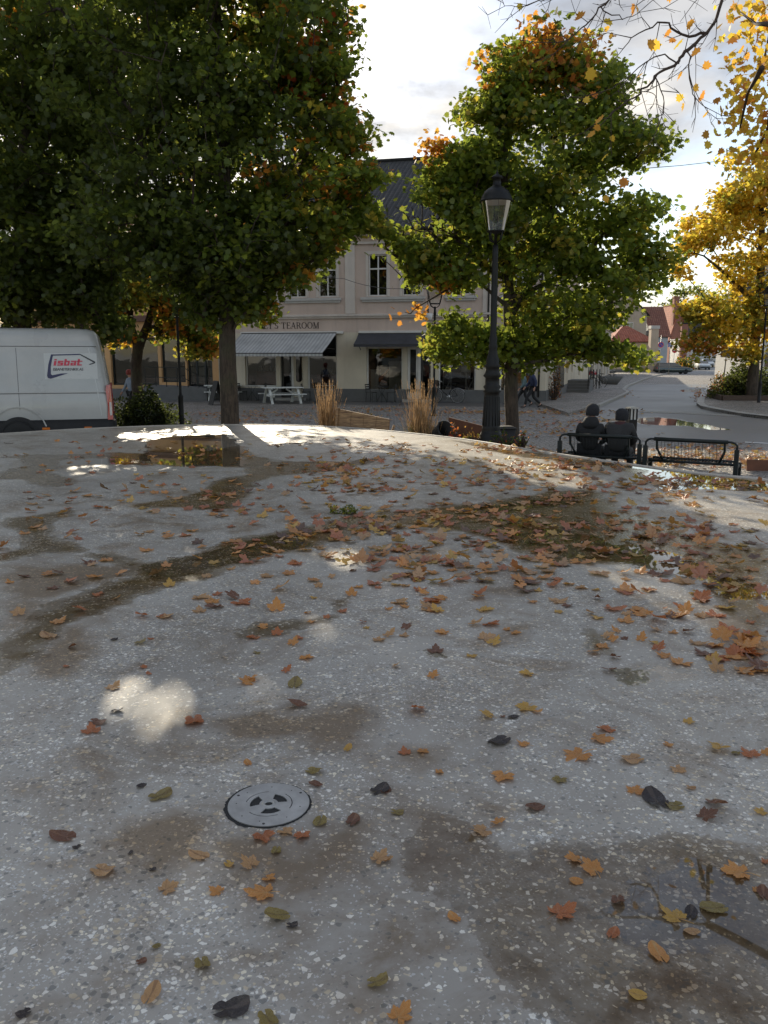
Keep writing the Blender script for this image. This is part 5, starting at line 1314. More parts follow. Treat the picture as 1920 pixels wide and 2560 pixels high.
# benches -----------------------------------------------------------------
def make_bench(label, p0, p1):
    """p0, p1: rear posts; seat lies on the far side (+y local)"""
    d = (p1 - p0); ang = math.atan2(d.y, d.x); L = d.length
    t = thing('park_bench', label, 'bench', (p0.x, p0.y, 0), ang, 'mesh backed benches facing the street')
    g = M['dark_green_metal']
    for x in (.0, L):
        mb = MB(); mb.box(x - .035, x + .035, -.04, .04, -.02, .66); o = mb.build('leg', g, t, bevel=.006)
        mb = MB(); mb.box(x - .035, x + .035, .42, .49, -.02, .40); mb.box(x - .02, x + .02, .04, .42, .33, .38); mb.build('leg', g, t, bevel=.006)
    b = MB(); b.tube([(.14, -.02, .775), (L - .14, -.02, .775)], .032, 12)
    for x, s in ((0, 1), (L, -1)): b.tube([(x + s * .0, 0, .60), (x + s * .0, 0, .72), (x + s * .04, -.01, .76), (x + s * .09, -.02, .775), (x + s * .16, -.02, .775)], .018, 8)
    b.build('top_rail', g, t)
    m_ = MB(); x0, x1 = .20, L - .20; zt, zb = .74, .40
    yy = lambda z: -.02 + (.74 - z) * .28
    nv = int((x1 - x0) / .052)
    for k in range(nv + 1): x = x0 + (x1 - x0) * k / nv; m_.tube([(x, yy(zt), zt), (x, yy(zb), zb)], .0034, 5)
    for k in range(15): z = zb + (zt - zb) * k / 14; m_.tube([(x0, yy(z) + .004, z), (x1, yy(z) + .004, z)], .0017, 4)
    o = m_.build('backrest', g, t)
    f = MB()
    for x in (x0 - .015, x1 + .015): f.bar((x, yy(.76), .77), (x, yy(.60), .60), .03, .05); f.tube([(x, yy(.62), .62), (x + (.08 if x < L / 2 else -.08), .12, .42), (x + (.08 if x < L / 2 else -.08), .44, .40)], .02, 6)
    f.tube([(x0, yy(zb), zb), (x1, yy(zb), zb)], .014, 8); f.build('side_frame', g, t)
    s = MB()
    for k in range(24): x = .1 + (L - .2) * k / 23; s.tube([(x, .10, .405), (x, .46, .415)], .003, 4)
    for k in range(8): y = .10 + .36 * k / 7; s.tube([(.08, y, .405 + .01 * k / 7), (L - .08, y, .405 + .01 * k / 7)], .003, 4)
    s.tube([(.04, .09, .40), (L - .04, .09, .40)], .022, 8); s.tube([(.04, .47, .41), (L - .04, .47, .41)], .022, 8); s.build('seat', g, t)
    return t, ang
A0 = P(1408, 893, 14.75); A1 = P(1612, 893, 14.12); B0 = P(1627, 893, 13.95); B1 = P(1861, 893, 13.25)
bA, angA = make_bench('left mesh backed park bench with two people in dark coats sitting on it', V((A0.x, A0.y, 0)), V((A1.x, A1.y, 0)))
bB, angB = make_bench('empty mesh backed park bench nearest the right edge', V((B0.x, B0.y, 0)), V((B1.x, B1.y, 0)))
def seated(x, lean=0.0, headturn=0.0, drop=0.0):
    # sits facing local -y of the figure; figure is turned so that this is the far side
    g = {'pelvis': V((0, .02, .50)), 'waist': V((0, .05, .64)), 'chest': V((0, .03 - lean, .84)), 'neck0': V((0, -.01 - lean * 1.4, 1.0 - drop)), 'neck1': V((0, -.03 - lean * 1.5, 1.05 - drop)), 'head': V((headturn * .0, -.06 - lean * 1.6, 1.14 - drop)), 'crown': V((0, -.05 - lean * 1.6, 1.20 - drop)),
         'nose': V((headturn, -.2 - lean * 1.6, 1.12 - drop)), 'hem': V((0, .03, .50))}
    for s, k in (('l', 1), ('r', -1)):
        g['sh' + s] = V((k * .19, .03 - lean, .93)); g['el' + s] = V((k * .25, -.08 - lean, .70)); g['wr' + s] = V((k * .10, -.30 - lean * .5, .60))
        g['hip' + s] = V((k * .10, -.04, .50)); g['kn' + s] = V((k * .13, -.46, .50)); g['an' + s] = V((k * .14, -.44, .09)); g['toe' + s] = V((k * .15, -.62, .03))
    return g
def on_bench(f, off=.30):
    L = (A1 - A0).length; d = V((math.cos(angA), math.sin(angA), 0)); n = V((-d.y, d.x, 0)); q = V((A0.x, A0.y, 0)) + d * L * f + n * off; return (q.x, q.y, -.02)
person('person in a black coat and round knit hat seated at the left of the bench', on_bench(.35, .24), angA + math.pi, seated(0, 0, .06, -.01), dkcloth, dktr, shoe, beanie(wool, dkcloth), .88)
person('hunched person in a charcoal coat with dark wine hood seated beside the bollard', on_bench(.70, .25), angA + math.pi, seated(0, .10, 0, .07), greycoat, dktr, shoe, beanie(wool, winered), 1.16)
# walkers in front of the corner shop window
def walking(ph=1):
    g = {'pelvis': V((0, 0, .92)), 'waist': V((0, -.01, 1.08)), 'chest': V((0, -.03, 1.30)), 'neck0': V((0, -.04, 1.46)), 'neck1': V((0, -.06, 1.52)), 'head': V((0, -.09, 1.62)), 'crown': V((0, -.08, 1.70)), 'nose': V((0, -.25, 1.60)), 'hem': V((0, 0, .88))}
    for s, k in (('l', 1), ('r', -1)):
        q = k * ph
        g['sh' + s] = V((k * .19, -.03, 1.40)); g['el' + s] = V((k * .25, -.02 + q * .10, 1.12)); g['wr' + s] = V((k * .24, -.14 + q * .16, .90))
        g['hip' + s] = V((k * .09, 0, .88)); g['kn' + s] = V((k * .10, -.10 - q * .18 if q > 0 else .05, .49)); g['an' + s] = V((k * .10, -.36 if q > 0 else .40, .10 if q > 0 else .17)); g['toe' + s] = V((k * .10, -.56 if q > 0 else .24, .06 if q > 0 else .04))
    return g
wp = G(1331, 1021)
person('person with grey hair in a navy jacket striding past the corner shop window', (wp.x, wp.y, 0), R(-88), walking(1), navy, dktr, shoe, hair_short(greyhair), 1.05, .96)
wp = G(1318, 1017)
person('shorter grey haired person in a pale teal jacket walking behind the navy jacketed one', (wp.x - .1, wp.y + .3, 0), R(-86), walking(-1), palejk, dktr, shoe, hair_short(simple('white_hair', (.5, .47, .43), .8)), .95, .86)
# person half hidden behind the bush near the small maple
q = G(325, 1000); 
def person_bush():
    g = walking(1)
    person('person in a pale blue top and red cap partly hidden by the dark shrub', (P(325, 893, 31).x, 31, 0), R(-40), g, simple('blue_top', (.25, .3, .38), .7), dktr, shoe, beanie(simple('red_cap', (.25, .04, .03), .7)), 1.0, .93)
person_bush()

# ================================================================ lamps
def big_lamp():
    b = P(1232, 893, 16.9); t = thing('street_lamp', 'ornate black cast iron street lamp with glass lantern at the basin edge', 'street lamp', (b.x, b.y, 0))
    z = lambda py: ZZ(py, 16.9); r = lambda w: w / 2 / 2106 * 16.9
    mb = MB()
    pr = [(r(66), z(1110)), (r(68), z(1099)), (r(58), z(1094)), (r(60), z(1088)), (r(50), z(1080)), (r(46), z(1074)), (r(48), z(1071)), (r(44), z(1066)), (r(38), z(990)), (r(37), z(982)), (r(46), z(979)), (r(36), z(974)), (r(45), z(967)), (r(35), z(961)), (r(35), z(945)), (r(46), z(940)), (r(35), z(931)),
          (r(34), z(920)), (r(43), z(915)), (r(32), z(909)), (r(33), z(900)), (r(25), z(888)), (r(20), z(872)), (r(24), z(866)), (r(19), z(860)), (r(21), z(846)), (r(16), z(836)), (r(16), z(700)), (r(15), z(640)), (r(14), z(612))]
    pr[0] = (pr[0][0], 0.0)
    mb.lathe(pr, 28); mb.build('post', M['black_iron'], t)
    fl = MB()   # ribbing round the lower shaft
    for k in range(16):
        a = 2 * math.pi * k / 16; fl.tube([(r(45) * math.cos(a), r(45) * math.sin(a), z(1064)), (r(38) * math.cos(a), r(38) * math.sin(a), z(992))], .007, 5)
    fl.build('fluting', M['black_iron'], t)
    mb = MB(); z0, z1 = z(577), z(504)
    # bracket fork under the lantern
    for k in range(4):
        a = math.pi / 4 + k * math.pi / 2; c, s = math.cos(a), math.sin(a)
        mb.tube([(c * .05, s * .05, z(606)), (c * r(34), s * r(34), z(600)), (c * r(40), s * r(40), z(588)), (c * r(38), s * r(38), z(577))], .014, 6)
    mb.lathe([(.03, z(612)), (.03, z(585)), (r(44), z(580)), (r(45), z0 - .003), (.0, z0 - .003)], 20); mb.build('bracket', M['black_iron'], t)
    g = MB(); g.lathe([(r(44), z0), (r(74), z1)], 32, caps=False); g.build('glass', M['lantern_glass'], t)
    f = MB(); f.lathe([(r(76), z1 - .012), (r(82), z1), (r(78), z1 + .02), (r(70), z(490)), (r(58), z(479)), (r(40), z(471)), (r(26), z(466)), (r(20), z(464)), (r(20), z(447)), (r(30), z(445)), (r(22), z(440)), (r(10), z(436)), (r(5), z(434)), (r(6), z(431)), (r(2.5), z(428)), (0, z(418))], 32, caps=False)
    hd_ = f.build('lantern_hood', M['black_iron'], t)
    i_ = MB(); i_.lathe([(0.0, z1 - .0), (r(60), z1 - .004), (r(64), z1 - .03), (r(70), z1 - .012)], 24, caps=False); i_.build('reflector', M['white_trim'], t)
    rb = MB(); 
    for k in range(4):
        a = k * math.pi / 2; rb.tube([(r(44) * math.cos(a), r(44) * math.sin(a), z0), (r(74.5) * math.cos(a), r(74.5) * math.sin(a), z1)], .004, 5)
    rb.build('glazing_bars', M['orange_lens' if False else 'black_iron'], t)
big_lamp()
def slim_lamp(label, px, Y, top, base_z=0):
    b = P(px, 893, Y); t = thing('street_lamp', label, 'street lamp', (b.x, b.y, 0), 0, 'slim black lamp posts')
    H = top; mb = MB()
    mb.lathe([(.13, 0), (.12, .06), (.075, .10), (.075, .95), (.085, 1.0), (.05, 1.05), (.042, 1.1), (.036, H - 1.25), (.055, H - 1.2), (.045, H - 1.12), (.035, H - .95)], 14); mb.build('post', M['black_iron'], t)
    mb = MB(); mb.tube([(-.25, 0, H - 1.45), (.25, 0, H - 1.45)], .014, 6); mb.build('ladder_bar', M['black_iron'], t)
    c = MB(); b0, b1, hb, ht = .17, .29, H - .85, H - .33
    for sx_ in (-1, 1):
        for sy_ in (-1, 1):
            c.tube([(sx_ * .03, sy_ * .03, H - 1.0), (sx_ * b0 * .8, sy_ * b0 * .8, H - .93), (sx_ * b0, sy_ * b0, hb)], .013, 5); c.tube([(sx_ * b0, sy_ * b0, hb), (sx_ * b1, sy_ * b1, ht)], .014, 5)
    for q, zz in ((b0, hb), (b1, ht)):
        p = [(-q, -q, zz), (q, -q, zz), (q, q, zz), (-q, q, zz)]
        for i in range(4): c.tube([p[i], p[(i + 1) % 4]], .014, 5)
    c.build('lantern_frame', M['black_iron'], t)
    g = MB(); q = [(-b0, -b0, hb), (b0, -b0, hb), (b0, b0, hb), (-b0, b0, hb), (-b1, -b1, ht), (b1, -b1, ht), (b1, b1, ht), (-b1, b1, ht)]; g.add(q, [(0, 1, 5, 4), (1, 2, 6, 5), (2, 3, 7, 6), (3, 0, 4, 7)]); g.build('glass', M['lantern_glass'], t)
    h = MB(); h.lathe([(.33 * 1.2, ht), (.30, ht + .03), (.19, ht + .13), (.13, ht + .16), (.12, ht + .22), (.16, ht + .23), (.05, ht + .28), (.015, ht + .30), (0, ht + .40)], 20, caps=False); h.build('lantern_hood', M['black_iron'], t)
slim_lamp('slim black lamp post in front of the dark awning shop door', 1086, 30.5, 4.85)
slim_lamp('slim black lamp post between the dark bush and the left maple trunk', 447, 24.5, 4.7)
slim_lamp('slim black lamp post beside the planting bed at the right edge', 1906, 37.5, 5.2)
def bollard():
    b = P(1587, 893, 17.9); t = thing('bollard_light', 'black square bollard light with pale louvred windows behind the left bench', 'bollard', (b.x, b.y, 0), R(12))
    mb = MB(); mb.box(-.092, .092, -.092, .092, 0, .80); mb.build('post', M['black_iron'], t, bevel=.006)
    mb = MB()
    for x in (-.08, 0, .08):
        for y in (-.08, .08): mb.box(x - .012, x + .012, y - .012, y + .012, .80, 1.03)
    for y in (0,):
        for x in (-.08, .08): mb.box(x - .012, x + .012, -.012, .012, .80, 1.03)
    mb.build('cage', M['black_iron'], t)
    mb = MB(); mb.box(-.066, .066, -.066, .066, .801, 1.03); mb.build('diffuser', M['white_paint'], t)
    mb = MB(); mb.box(-.108, .108, -.108, .108, 1.031, 1.055); mb.box(-.08, .08, -.08, .08, 1.056, 1.068); mb.build('cap', M['steel'], t)
bollard()
# lamp hanging on an overhead cable
cable = MB(); c0 = P(700, 690, 39.2); 
pts = []
a = P(861, 697, 38.2); e = P(1077, 714, 33.0)
for k in range(13):
    u = k / 12; q = a.lerp(e, u); q.z -= .5 * 4 * u * (1 - u) * .5; pts.append(q)
far = [P(640, 680, 41.5)] + pts + [P(1300, 690, 30)]
cable.tube(far, .012, 5); o = cable.build('overhead_cable', M['dark_metal']); tag(o, 'thin dark cable crossing in front of the upper windows', 'cable')
hp = P(1070, 712, 33.1); t = thing('hanging_lamp', 'pale bell shaped street lamp hanging on the overhead cable', 'hanging lamp', (hp.x, hp.y, 0))
mb = MB(); mb.tube([(0, 0, hp.z), (0, 0, ZZ(782, 33))], .018, 6); mb.tube([(0, 0, ZZ(772, 33)), (0, 0, ZZ(783, 33))], .05, 8); mb.build('rod', M['dark_metal'], t)
mb = MB(); mb.lathe([(0, ZZ(782, 33)), (.10, ZZ(783, 33)), (.19, ZZ(784, 33)), (.17, ZZ(797, 33)), (.10, ZZ(802, 33)), (0, ZZ(803, 33))], 18); mb.build('shade', M['white_trim'], t)
mb = MB(); q1 = P(1500, 420, 40); q2 = P(1830, 395, 60); mb.tube([P(1560, 425, 45), P(1700, 414, 52), P(1860, 396, 60)], .02, 5); o = mb.build('overhead_cable', M['dark_metal']); tag(o, 'thin cable against the sky at the right above the street', 'cable')
# ================================================================ square furniture
def picnic_table(label, c, rz):
    t = thing('picnic_table', label, 'picnic table', c, rz, 'white picnic tables outside the tearoom')
    w = M['white_paint']; L = .92
    mb = MB()
    for k in range(5): y = -.34 + .17 * k; mb.box(-L, L, y - .078, y + .078, .71, .75)
    for x in (-.6, .6): mb.box(x - .03, x + .03, -.38, .38, .66, .708)
    mb.build('tabletop', w, t)
    for s in (-1, 1):
        mb = MB()
        for k in (0, 1): y = s * (.66 + .14 * k); mb.box(-L, L, y - .063, y + .063, .42, .455)
        mb.build('bench_seat', w, t)
    for x in (-.68, .68):
        mb = MB()
        for s in (-1, 1): mb.bar((x, s * .72, 0.0), (x, s * .24, .70), .05, .11, V((1, 0, 0)))
        mb.bar((x + .052, -.80, .37), (x + .052, .80, .37), .045, .1); mb.build('leg_frame', w, t)
    mb = MB(); mb.bar((-.62, 0, .40), (-.2, 0, .66), .04, .07); mb.bar((.62, 0, .40), (.2, 0, .66), .04, .07); mb.build('brace', w, t)
    return t
q = G(702, 1010); picnic_table('white wooden picnic table right of the left maple trunk', (q.x, q.y + .6, 0), R(24))
q = G(552, 1002); picnic_table('white wooden picnic table half hidden behind the left maple trunk', (q.x, q.y + .6, 0), R(12))
q = G(542, 1012); t = thing('sandwich_board', 'black folding sandwich board standing left of the big maple trunk', 'signboard', (q.x, q.y, 0), R(-62))
for s, nm in ((-1, 'front_panel'), (1, 'back_panel')):
    mb = MB(); mb.add([(-.34, s * .30, 0), (.34, s * .30, 0), (.34, s * .02, 1.08), (-.34, s * .02, 1.08), (-.34, s * .27, 0), (.34, s * .27, 0), (.34, s * -.005, 1.06), (-.34, s * -.005, 1.06)], [(0, 1, 2, 3), (7, 6, 5, 4), (0, 4, 5, 1), (1, 5, 6, 2), (2, 6, 7, 3), (3, 7, 4, 0)])
    p = mb.build(nm, M['chalkboard'], t)
    if s > 0:
        mb = MB(); mb.add([(-.26, .255, .2), (.26, .255, .2), (.26, .12, .72), (-.26, .12, .72)], [(0, 1, 2, 3)]); mb.build('notice', M['sticker_white'], p)
def cafe_chair(label, x, y, rz, m):
    t = thing('cafe_chair', label, 'chair', (x, y, 0.006), rz, 'dark café chairs along the shop fronts')
    for a, b in ((-.19, -.19), (.19, -.19), (.19, .19), (-.19, .19)):
        mb = MB(); mb.tube([(a, b, 0), (a * .85, b * .85, .45)], .013, 6); mb.build('leg', m, t)
    mb = MB(); mb.box(-.2, .2, -.2, .2, .45, .475); mb.build('seat', m, t)
    mb = MB(); mb.tube([(-.18, .18, .46), (-.19, .24, .85)], .013, 6); mb.tube([(.18, .18, .46), (.19, .24, .85)], .013, 6)
    for z in (.62, .72, .82): mb.box(-.19, .19, .20 + (z - .62) * .1, .222 + (z - .62) * .1, z - .03, z + .03)
    mb.build('backrest', m, t)
def cafe_table(label, x, y, m, top):
    t = thing('cafe_table', label, 'table', (x, y, 0.006), 0, 'small café tables along the shop fronts')
    mb = MB(); mb.lathe([(.0, .70), (.33, .70), (.34, .72), (.33, .735), (0, .735)], 24); mb.build('tabletop', top, t)
    for k in range(3): a = R(30 + 120 * k); mb = MB(); mb.tube([(.3 * math.cos(a), .3 * math.sin(a), 0), (.03 * math.cos(a), .03 * math.sin(a), .4), (.2 * math.cos(a), .2 * math.sin(a), .70)], .012, 6); mb.build('leg', m, t)
for i, (px, dy, rz, lb) in enumerate(((620, -.9, 80, 'dark café chair under the left end of the striped awning'), (668, -.9, -80, 'dark café chair under the striped awning before the wide window'), (778, -.8, 100, 'dark café chair right of the cream tearoom door'), (936, -.6, 70, 'dark slatted chair left below the dark awning window'), (985, -.6, -70, 'dark slatted chair right below the dark awning window'))):
    lx, ly = local(S(px), dy); cafe_chair(lb, lx, ly, R(rz) - BA, M['dark_metal'])
for px, dy, lb, tp_ in ((645, -.9, 'small round table with pale top under the striped awning', M['sill_stone']), (962, -.6, 'small dark round table below the dark awning window', M['dark_metal'])):
    lx, ly = local(S(px), dy); cafe_table(lb, lx, ly, M['dark_metal'], tp_)
lx, ly = local(S(837), -1.6); t = thing('trestle', 'small pale metal trestle rack right of the striped awning', 'rack', (lx, ly, .006), -BA)
mb = MB()
for a, b in (((-.4, -.2, 0), (-.28, 0, .8)), ((.4, -.2, 0), (.28, 0, .8)), ((-.4, .2, 0), (-.28, 0, .8)), ((.4, .2, 0), (.28, 0, .8)), ((-.45, 0, .8), (.45, 0, .8)), ((-.36, -.1, .35), (.36, -.1, .35))): mb.tube([a, b], .014, 6)
mb.build('frame', M['steel'], t)
def bicycle(label, c, rz, m, basket=None, lean=0.06):
    t = thing('bicycle', label, 'bicycle', c, rz, 'bicycles leaning along the corner house'); t.rotation_euler.x = lean
    r = .33
    for x in (-.53, .53):
        mb = MB(); mb.tube([(x + r * math.cos(R(a)), 0, r + r * math.sin(R(a))) for a in range(0, 361, 15)], .017, 6, cap=False); w = mb.build('wheel', M['rubber'], t)
        s = MB(); s.tube([(x + (r - .02) * math.cos(R(a)), 0, r + (r - .02) * math.sin(R(a))) for a in range(0, 361, 20)], .008, 5, cap=False)
        for k in range(14): a = 2 * math.pi * k / 14; s.tube([(x, 0, r), (x + r * math.cos(a), 0, r + r * math.sin(a))], .0025, 3)
        s.build('rim', M['chrome'], w)
        f = MB(); f.tube([(x + (r + .03) * math.cos(R(a)), 0, r + (r + .03) * math.sin(R(a))) for a in range(20, 170, 15)], .012, 5); f.build('mudguard', M['chrome'], t)
    f = MB(); bb, st, hd_ = V((-.1, 0, .30)), V((-.27, 0, .80)), V((.38, 0, .84))
    for a, b, q in ((bb, st, .017), (bb, V((.40, 0, .72)), .018), (st - (st - bb) * .1, hd_, .016), (bb, V((-.53, 0, .33)), .011), (st - (st - bb) * .15, V((-.53, 0, .33)), .010), (hd_ + V((-.01, 0, .1)), V((.42, 0, .60)), .018), (V((.42, 0, .60)), V((.53, 0, .33)), .013)): f.tube([a, b], q, 7)
    f.build('frame', m, t)
    h = MB(); h.tube([(.20, -.27, .98), (.36, -.2, 1.02), (.37, 0, 1.0), (.36, .2, 1.02), (.20, .27, .98)], .012, 6); h.tube([(.37, 0, .94), (.37, 0, 1.0)], .013, 6); h.build('handlebar', M['chrome'], t)
    s = MB(); s.add([(-.42, -.09, .92), (-.42, .09, .92), (-.12, .02, .93), (-.12, -.02, .93), (-.40, -.07, .87), (-.40, .07, .87), (-.14, .015, .90), (-.14, -.015, .90)], [(0, 1, 2, 3), (7, 6, 5, 4), (0, 3, 7, 4), (1, 5, 6, 2), (0, 4, 5, 1), (2, 6, 7, 3)]); s.tube([st, (-.29, 0, .88)], .012, 6); s.build('saddle', M['rubber'], t)
    p = MB(); p.lathe([(0, -.01), (.09, -.01), (.09, .01), (0, .01)], 16); ang = Matrix.Rotation(R(90), 4, 'X'); p.v = [tuple(ang @ V(v) + bb) for v in p.v]; p.tube([bb + V((0, -.08, 0)), bb + V((.10, -.08, -.13)), bb + V((.10, -.15, -.13))], .011, 5); p.tube([bb + V((0, .08, 0)), bb + V((-.10, .08, .13)), bb + V((-.10, .15, .13))], .011, 5); p.build('cranks', M['chrome'], t)
    if basket is not None:
        b = MB(); b.box(.42, .72, -.2, .2, .80, .805); b.add([(.42, -.2, .8), (.72, -.2, .8), (.76, -.23, 1.05), (.40, -.23, 1.05), (.42, .2, .8), (.72, .2, .8), (.76, .23, 1.05), (.40, .23, 1.05)], [(0, 1, 2, 3), (7, 6, 5, 4), (1, 5, 6, 2), (0, 3, 7, 4)]); b.build('basket', basket, t)
lx, ly = local(S(1122), -.55); bicycle('dark city bicycle leaning before the window behind the slim lamp post', (lx, ly, .006), -BA + math.pi, M['black_iron'], M['wood_dark'], .12)
lx, ly = local(S(1122) - .55, -.75); t = thing('shoulder_bag', 'tan bag hanging on the bicycle by the slim lamp post', 'bag', (lx, ly, .42), -BA); mb = MB(); ringloft(mb, [rrect(-.09, .09, .06, .03, 0), rrect(-.13, .13, .08, .04, .12), rrect(-.12, .12, .06, .04, .38), rrect(-.08, .08, .03, .02, .46)]); mb.build('bag_body', simple('tan_leather', (.25, .12, .06), .6), t); mb = MB(); mb.tube([(-.1, 0, .44), (0, 0, .62), (.1, 0, .44)], .01, 6); mb.build('strap', M['wood_dark'], t)
q = P(1497, 893, 57); bicycle('bicycle with a red basket parked by the stone steps', (q.x, q.y, .115), R(120), M['dark_green_metal'], M['red_cloth'])
q = P(1532, 893, 66); bicycle('dark bicycle standing behind the stone trough', (q.x, q.y, .115), R(100), M['black_iron'])
q = P(1528, 893, 62); t = thing('stone_trough', 'grey boat shaped stone trough beside the parked bicycles', 'planter', (q.x, q.y, .115), R(-10))
mb = MB(); ringloft(mb, [rrect(-.5, .5, .25, .12, 0), rrect(-.75, .75, .33, .18, .35), rrect(-.95, .95, .36, .2, .62), rrect(-.85, .85, .28, .16, .62), rrect(-.7, .7, .22, .12, .45)]); mb.build('basin', M['grey_plinth'], t)
# steps and railings on the side of the corner house
q = P(1432, 893, 50.0); t = thing('entrance_steps', 'stone entrance steps with black iron railings on the sloping street', 'steps', (q.x - .4, q.y, .11), R(90 - 17.5))
mb = MB()
for k in range(4): mb.box(-1.6 + .32 * k, 2.2, -1.5, -.02, .17 * k + (.001 if k else 0), .17 * (k + 1))
mb.build('stone_steps', M['grey_plinth'], t)
mb = MB()
for x in (-1.6, -.2, 1.0, 2.15): mb.tube([(x, -1.45, .2), (x, -1.45, 1.55)], .025, 6)
for a, b in (((-1.6, -1.45, .95), (-.2, -1.45, 1.5)), ((-.2, -1.45, 1.5), (2.15, -1.45, 1.5)), ((-1.6, -1.45, .55), (-.2, -1.45, 1.0)), ((-.2, -1.45, 1.0), (2.15, -1.45, 1.0))): mb.tube([a, b], .018, 6)
mb.build('railing', M['black_iron'], t)
q = P(1478, 893, 52.5); t = thing('railing', 'black iron railing posts standing at the pavement end of the steps', 'railing', (q.x, q.y, .11), R(60))
mb = MB()
for k in range(4): mb.tube([(k * .7, 0, 0), (k * .7, 0, 1.25)], .03, 6)
mb.tube([(0, 0, .9), (2.1, 0, .9)], .02, 6); mb.build('posts', M['black_iron'], t)
q = sidepoint(3.0); t = thing('window_grille', 'black iron grille before the low side window of the corner house', 'window grille', (q.x + .1, q.y - .02, 0), R(90 - 17.5))
mb = MB()
for k in range(8): mb.tube([(.2 + .45 * k, -.12, .55), (.2 + .45 * k, -.12, 2.2)], .018, 6)
for z in (.8, 1.3, 1.9): mb.tube([(.1, -.12, z), (3.5, -.12, z)], .014, 6)
mb.build('bars', M['black_iron'], t)

# ---- planting bed at the back of the basin
bed = [(1020, 1100), (1020, 1078), (1100, 1072), (1200, 1085), (1300, 1104), (1420, 1125), (1420, 1150), (1350, 1142), (1200, 1120), (1100, 1106)]
sheet('planting_bed', [(p.x, p.y) for p in (G(x, y, .0) for x, y in [(1000, 1090), (1080, 1068), (1180, 1080), (1290, 1108), (1400, 1135), (1445, 1150), (1445, 1185), (1300, 1160), (1150, 1130), (1000, 1110)])], .02, M['soil'])
def panel(name, label, cat, top, Y0, Y1, zb, m, th=.04, planks=0, lean=0.0):
    """upright board whose upper edge runs between two photographed points"""
    a, b = P(*top[0], Y0), P(*top[1], Y1); mid = (a + b) / 2
    t = thing(name, label, cat, (mid.x, mid.y, 0), math.atan2(b.y - a.y, b.x - a.x)); L = math.hypot(b.x - a.x, b.y - a.y) / 2
    za, zb_ = a.z, b.z; n = max(1, planks)
    for k in range(n):
        u0, u1 = k / n, (k + 1) / n; g = .004 if planks else 0
        mb = MB(); xs = (-L + 2 * L * u0 + g, -L + 2 * L * u1 - g); zt = (za + (zb_ - za) * u0, za + (zb_ - za) * u1)
        mb.add([(xs[0] + lean * zt[0] * 0, -th / 2 - lean * 0, zb), (xs[1], -th / 2, zb), (xs[1] + .0, -th / 2 + lean, zt[1]), (xs[0], -th / 2 + lean, zt[0]), (xs[0], th / 2, zb), (xs[1], th / 2, zb), (xs[1], th / 2 + lean, zt[1]), (xs[0], th / 2 + lean, zt[0])],
               [(0, 1, 2, 3), (7, 6, 5, 4), (0, 4, 5, 1), (1, 5, 6, 2), (2, 6, 7, 3), (3, 7, 4, 0)])
        mb.build('plank' if planks else 'sheet', m, t)
    return t, L, za, zb_
t, L, za, zb_ = panel('wooden_planter', 'tilted weathered wooden planter side between the two dry grass tufts', 'planter', ((842, 1023), (968, 1049)), 18.9, 18.3, .02, M['planks'], planks=4, lean=.12)
mb = MB(); mb.bar((-L - .02, -.05, .05), (-L - .02, .09, za + .02), .05, .07); mb.bar((L - .03, -.04, .05), (L + .14, .07, zb_ - .12), .06, .05); mb.build('corner_post', M['planks'], t)
t, L, za, zb_ = panel('rusty_planter', 'rust brown steel planter wall between the dark bucket and the ornate lamp', 'planter', ((1122, 1043), (1213, 1066)), 18.6, 17.7, .02, M['corten'], th=.02)
t, L, za, zb_ = panel('steel_edging', 'low rust brown edging board at the right edge beyond the benches', 'edging', ((1868, 1149), (1990, 1152)), 15.6, 15.6, -.0, M['corten'], th=.04)
q = P(1100, 893, 18.0); t = thing('plastic_bucket', 'dark bucket lying tipped beside the dry grass', 'bucket', (q.x, q.y, .42)); t.rotation_euler = (R(20), R(55), R(-25))
mb = MB(); mb.lathe([(0, -.27), (.17, -.27), (.20, .0), (.235, .24), (.25, .25), (.25, .28), (.22, .28), (.19, .0), (.16, -.22), (0, -.22)], 24); mb.build('shell', M['black_plastic'], t); mb = MB(); mb.tube([(.24 * math.cos(R(a)), .24 * math.sin(R(a)), .30) for a in range(-10, 191, 20)], .008, 5); mb.build('handle', M['steel'], t)
q = P(1268, 893, 18.4); t = thing('litter_bin', 'small dark lidded bin standing behind the ornate lamp base', 'bin', (q.x, q.y, .0)); t.rotation_euler.z = R(8)
mb = MB(); ringloft(mb, [rrect(-.16, .16, .15, .04, .0), rrect(-.20, .20, .19, .05, ZZ(1072, 18.4))]); mb.build('bin_body', M['black_plastic'], t)
mb = MB(); ringloft(mb, [rrect(-.21, .21, .20, .05, ZZ(1071, 18.4)), rrect(-.22, .22, .21, .05, ZZ(1069, 18.4)), rrect(-.19, .15, .16, .05, ZZ(1065, 18.4))]); mb.build('lid', M['dark_metal'], t)

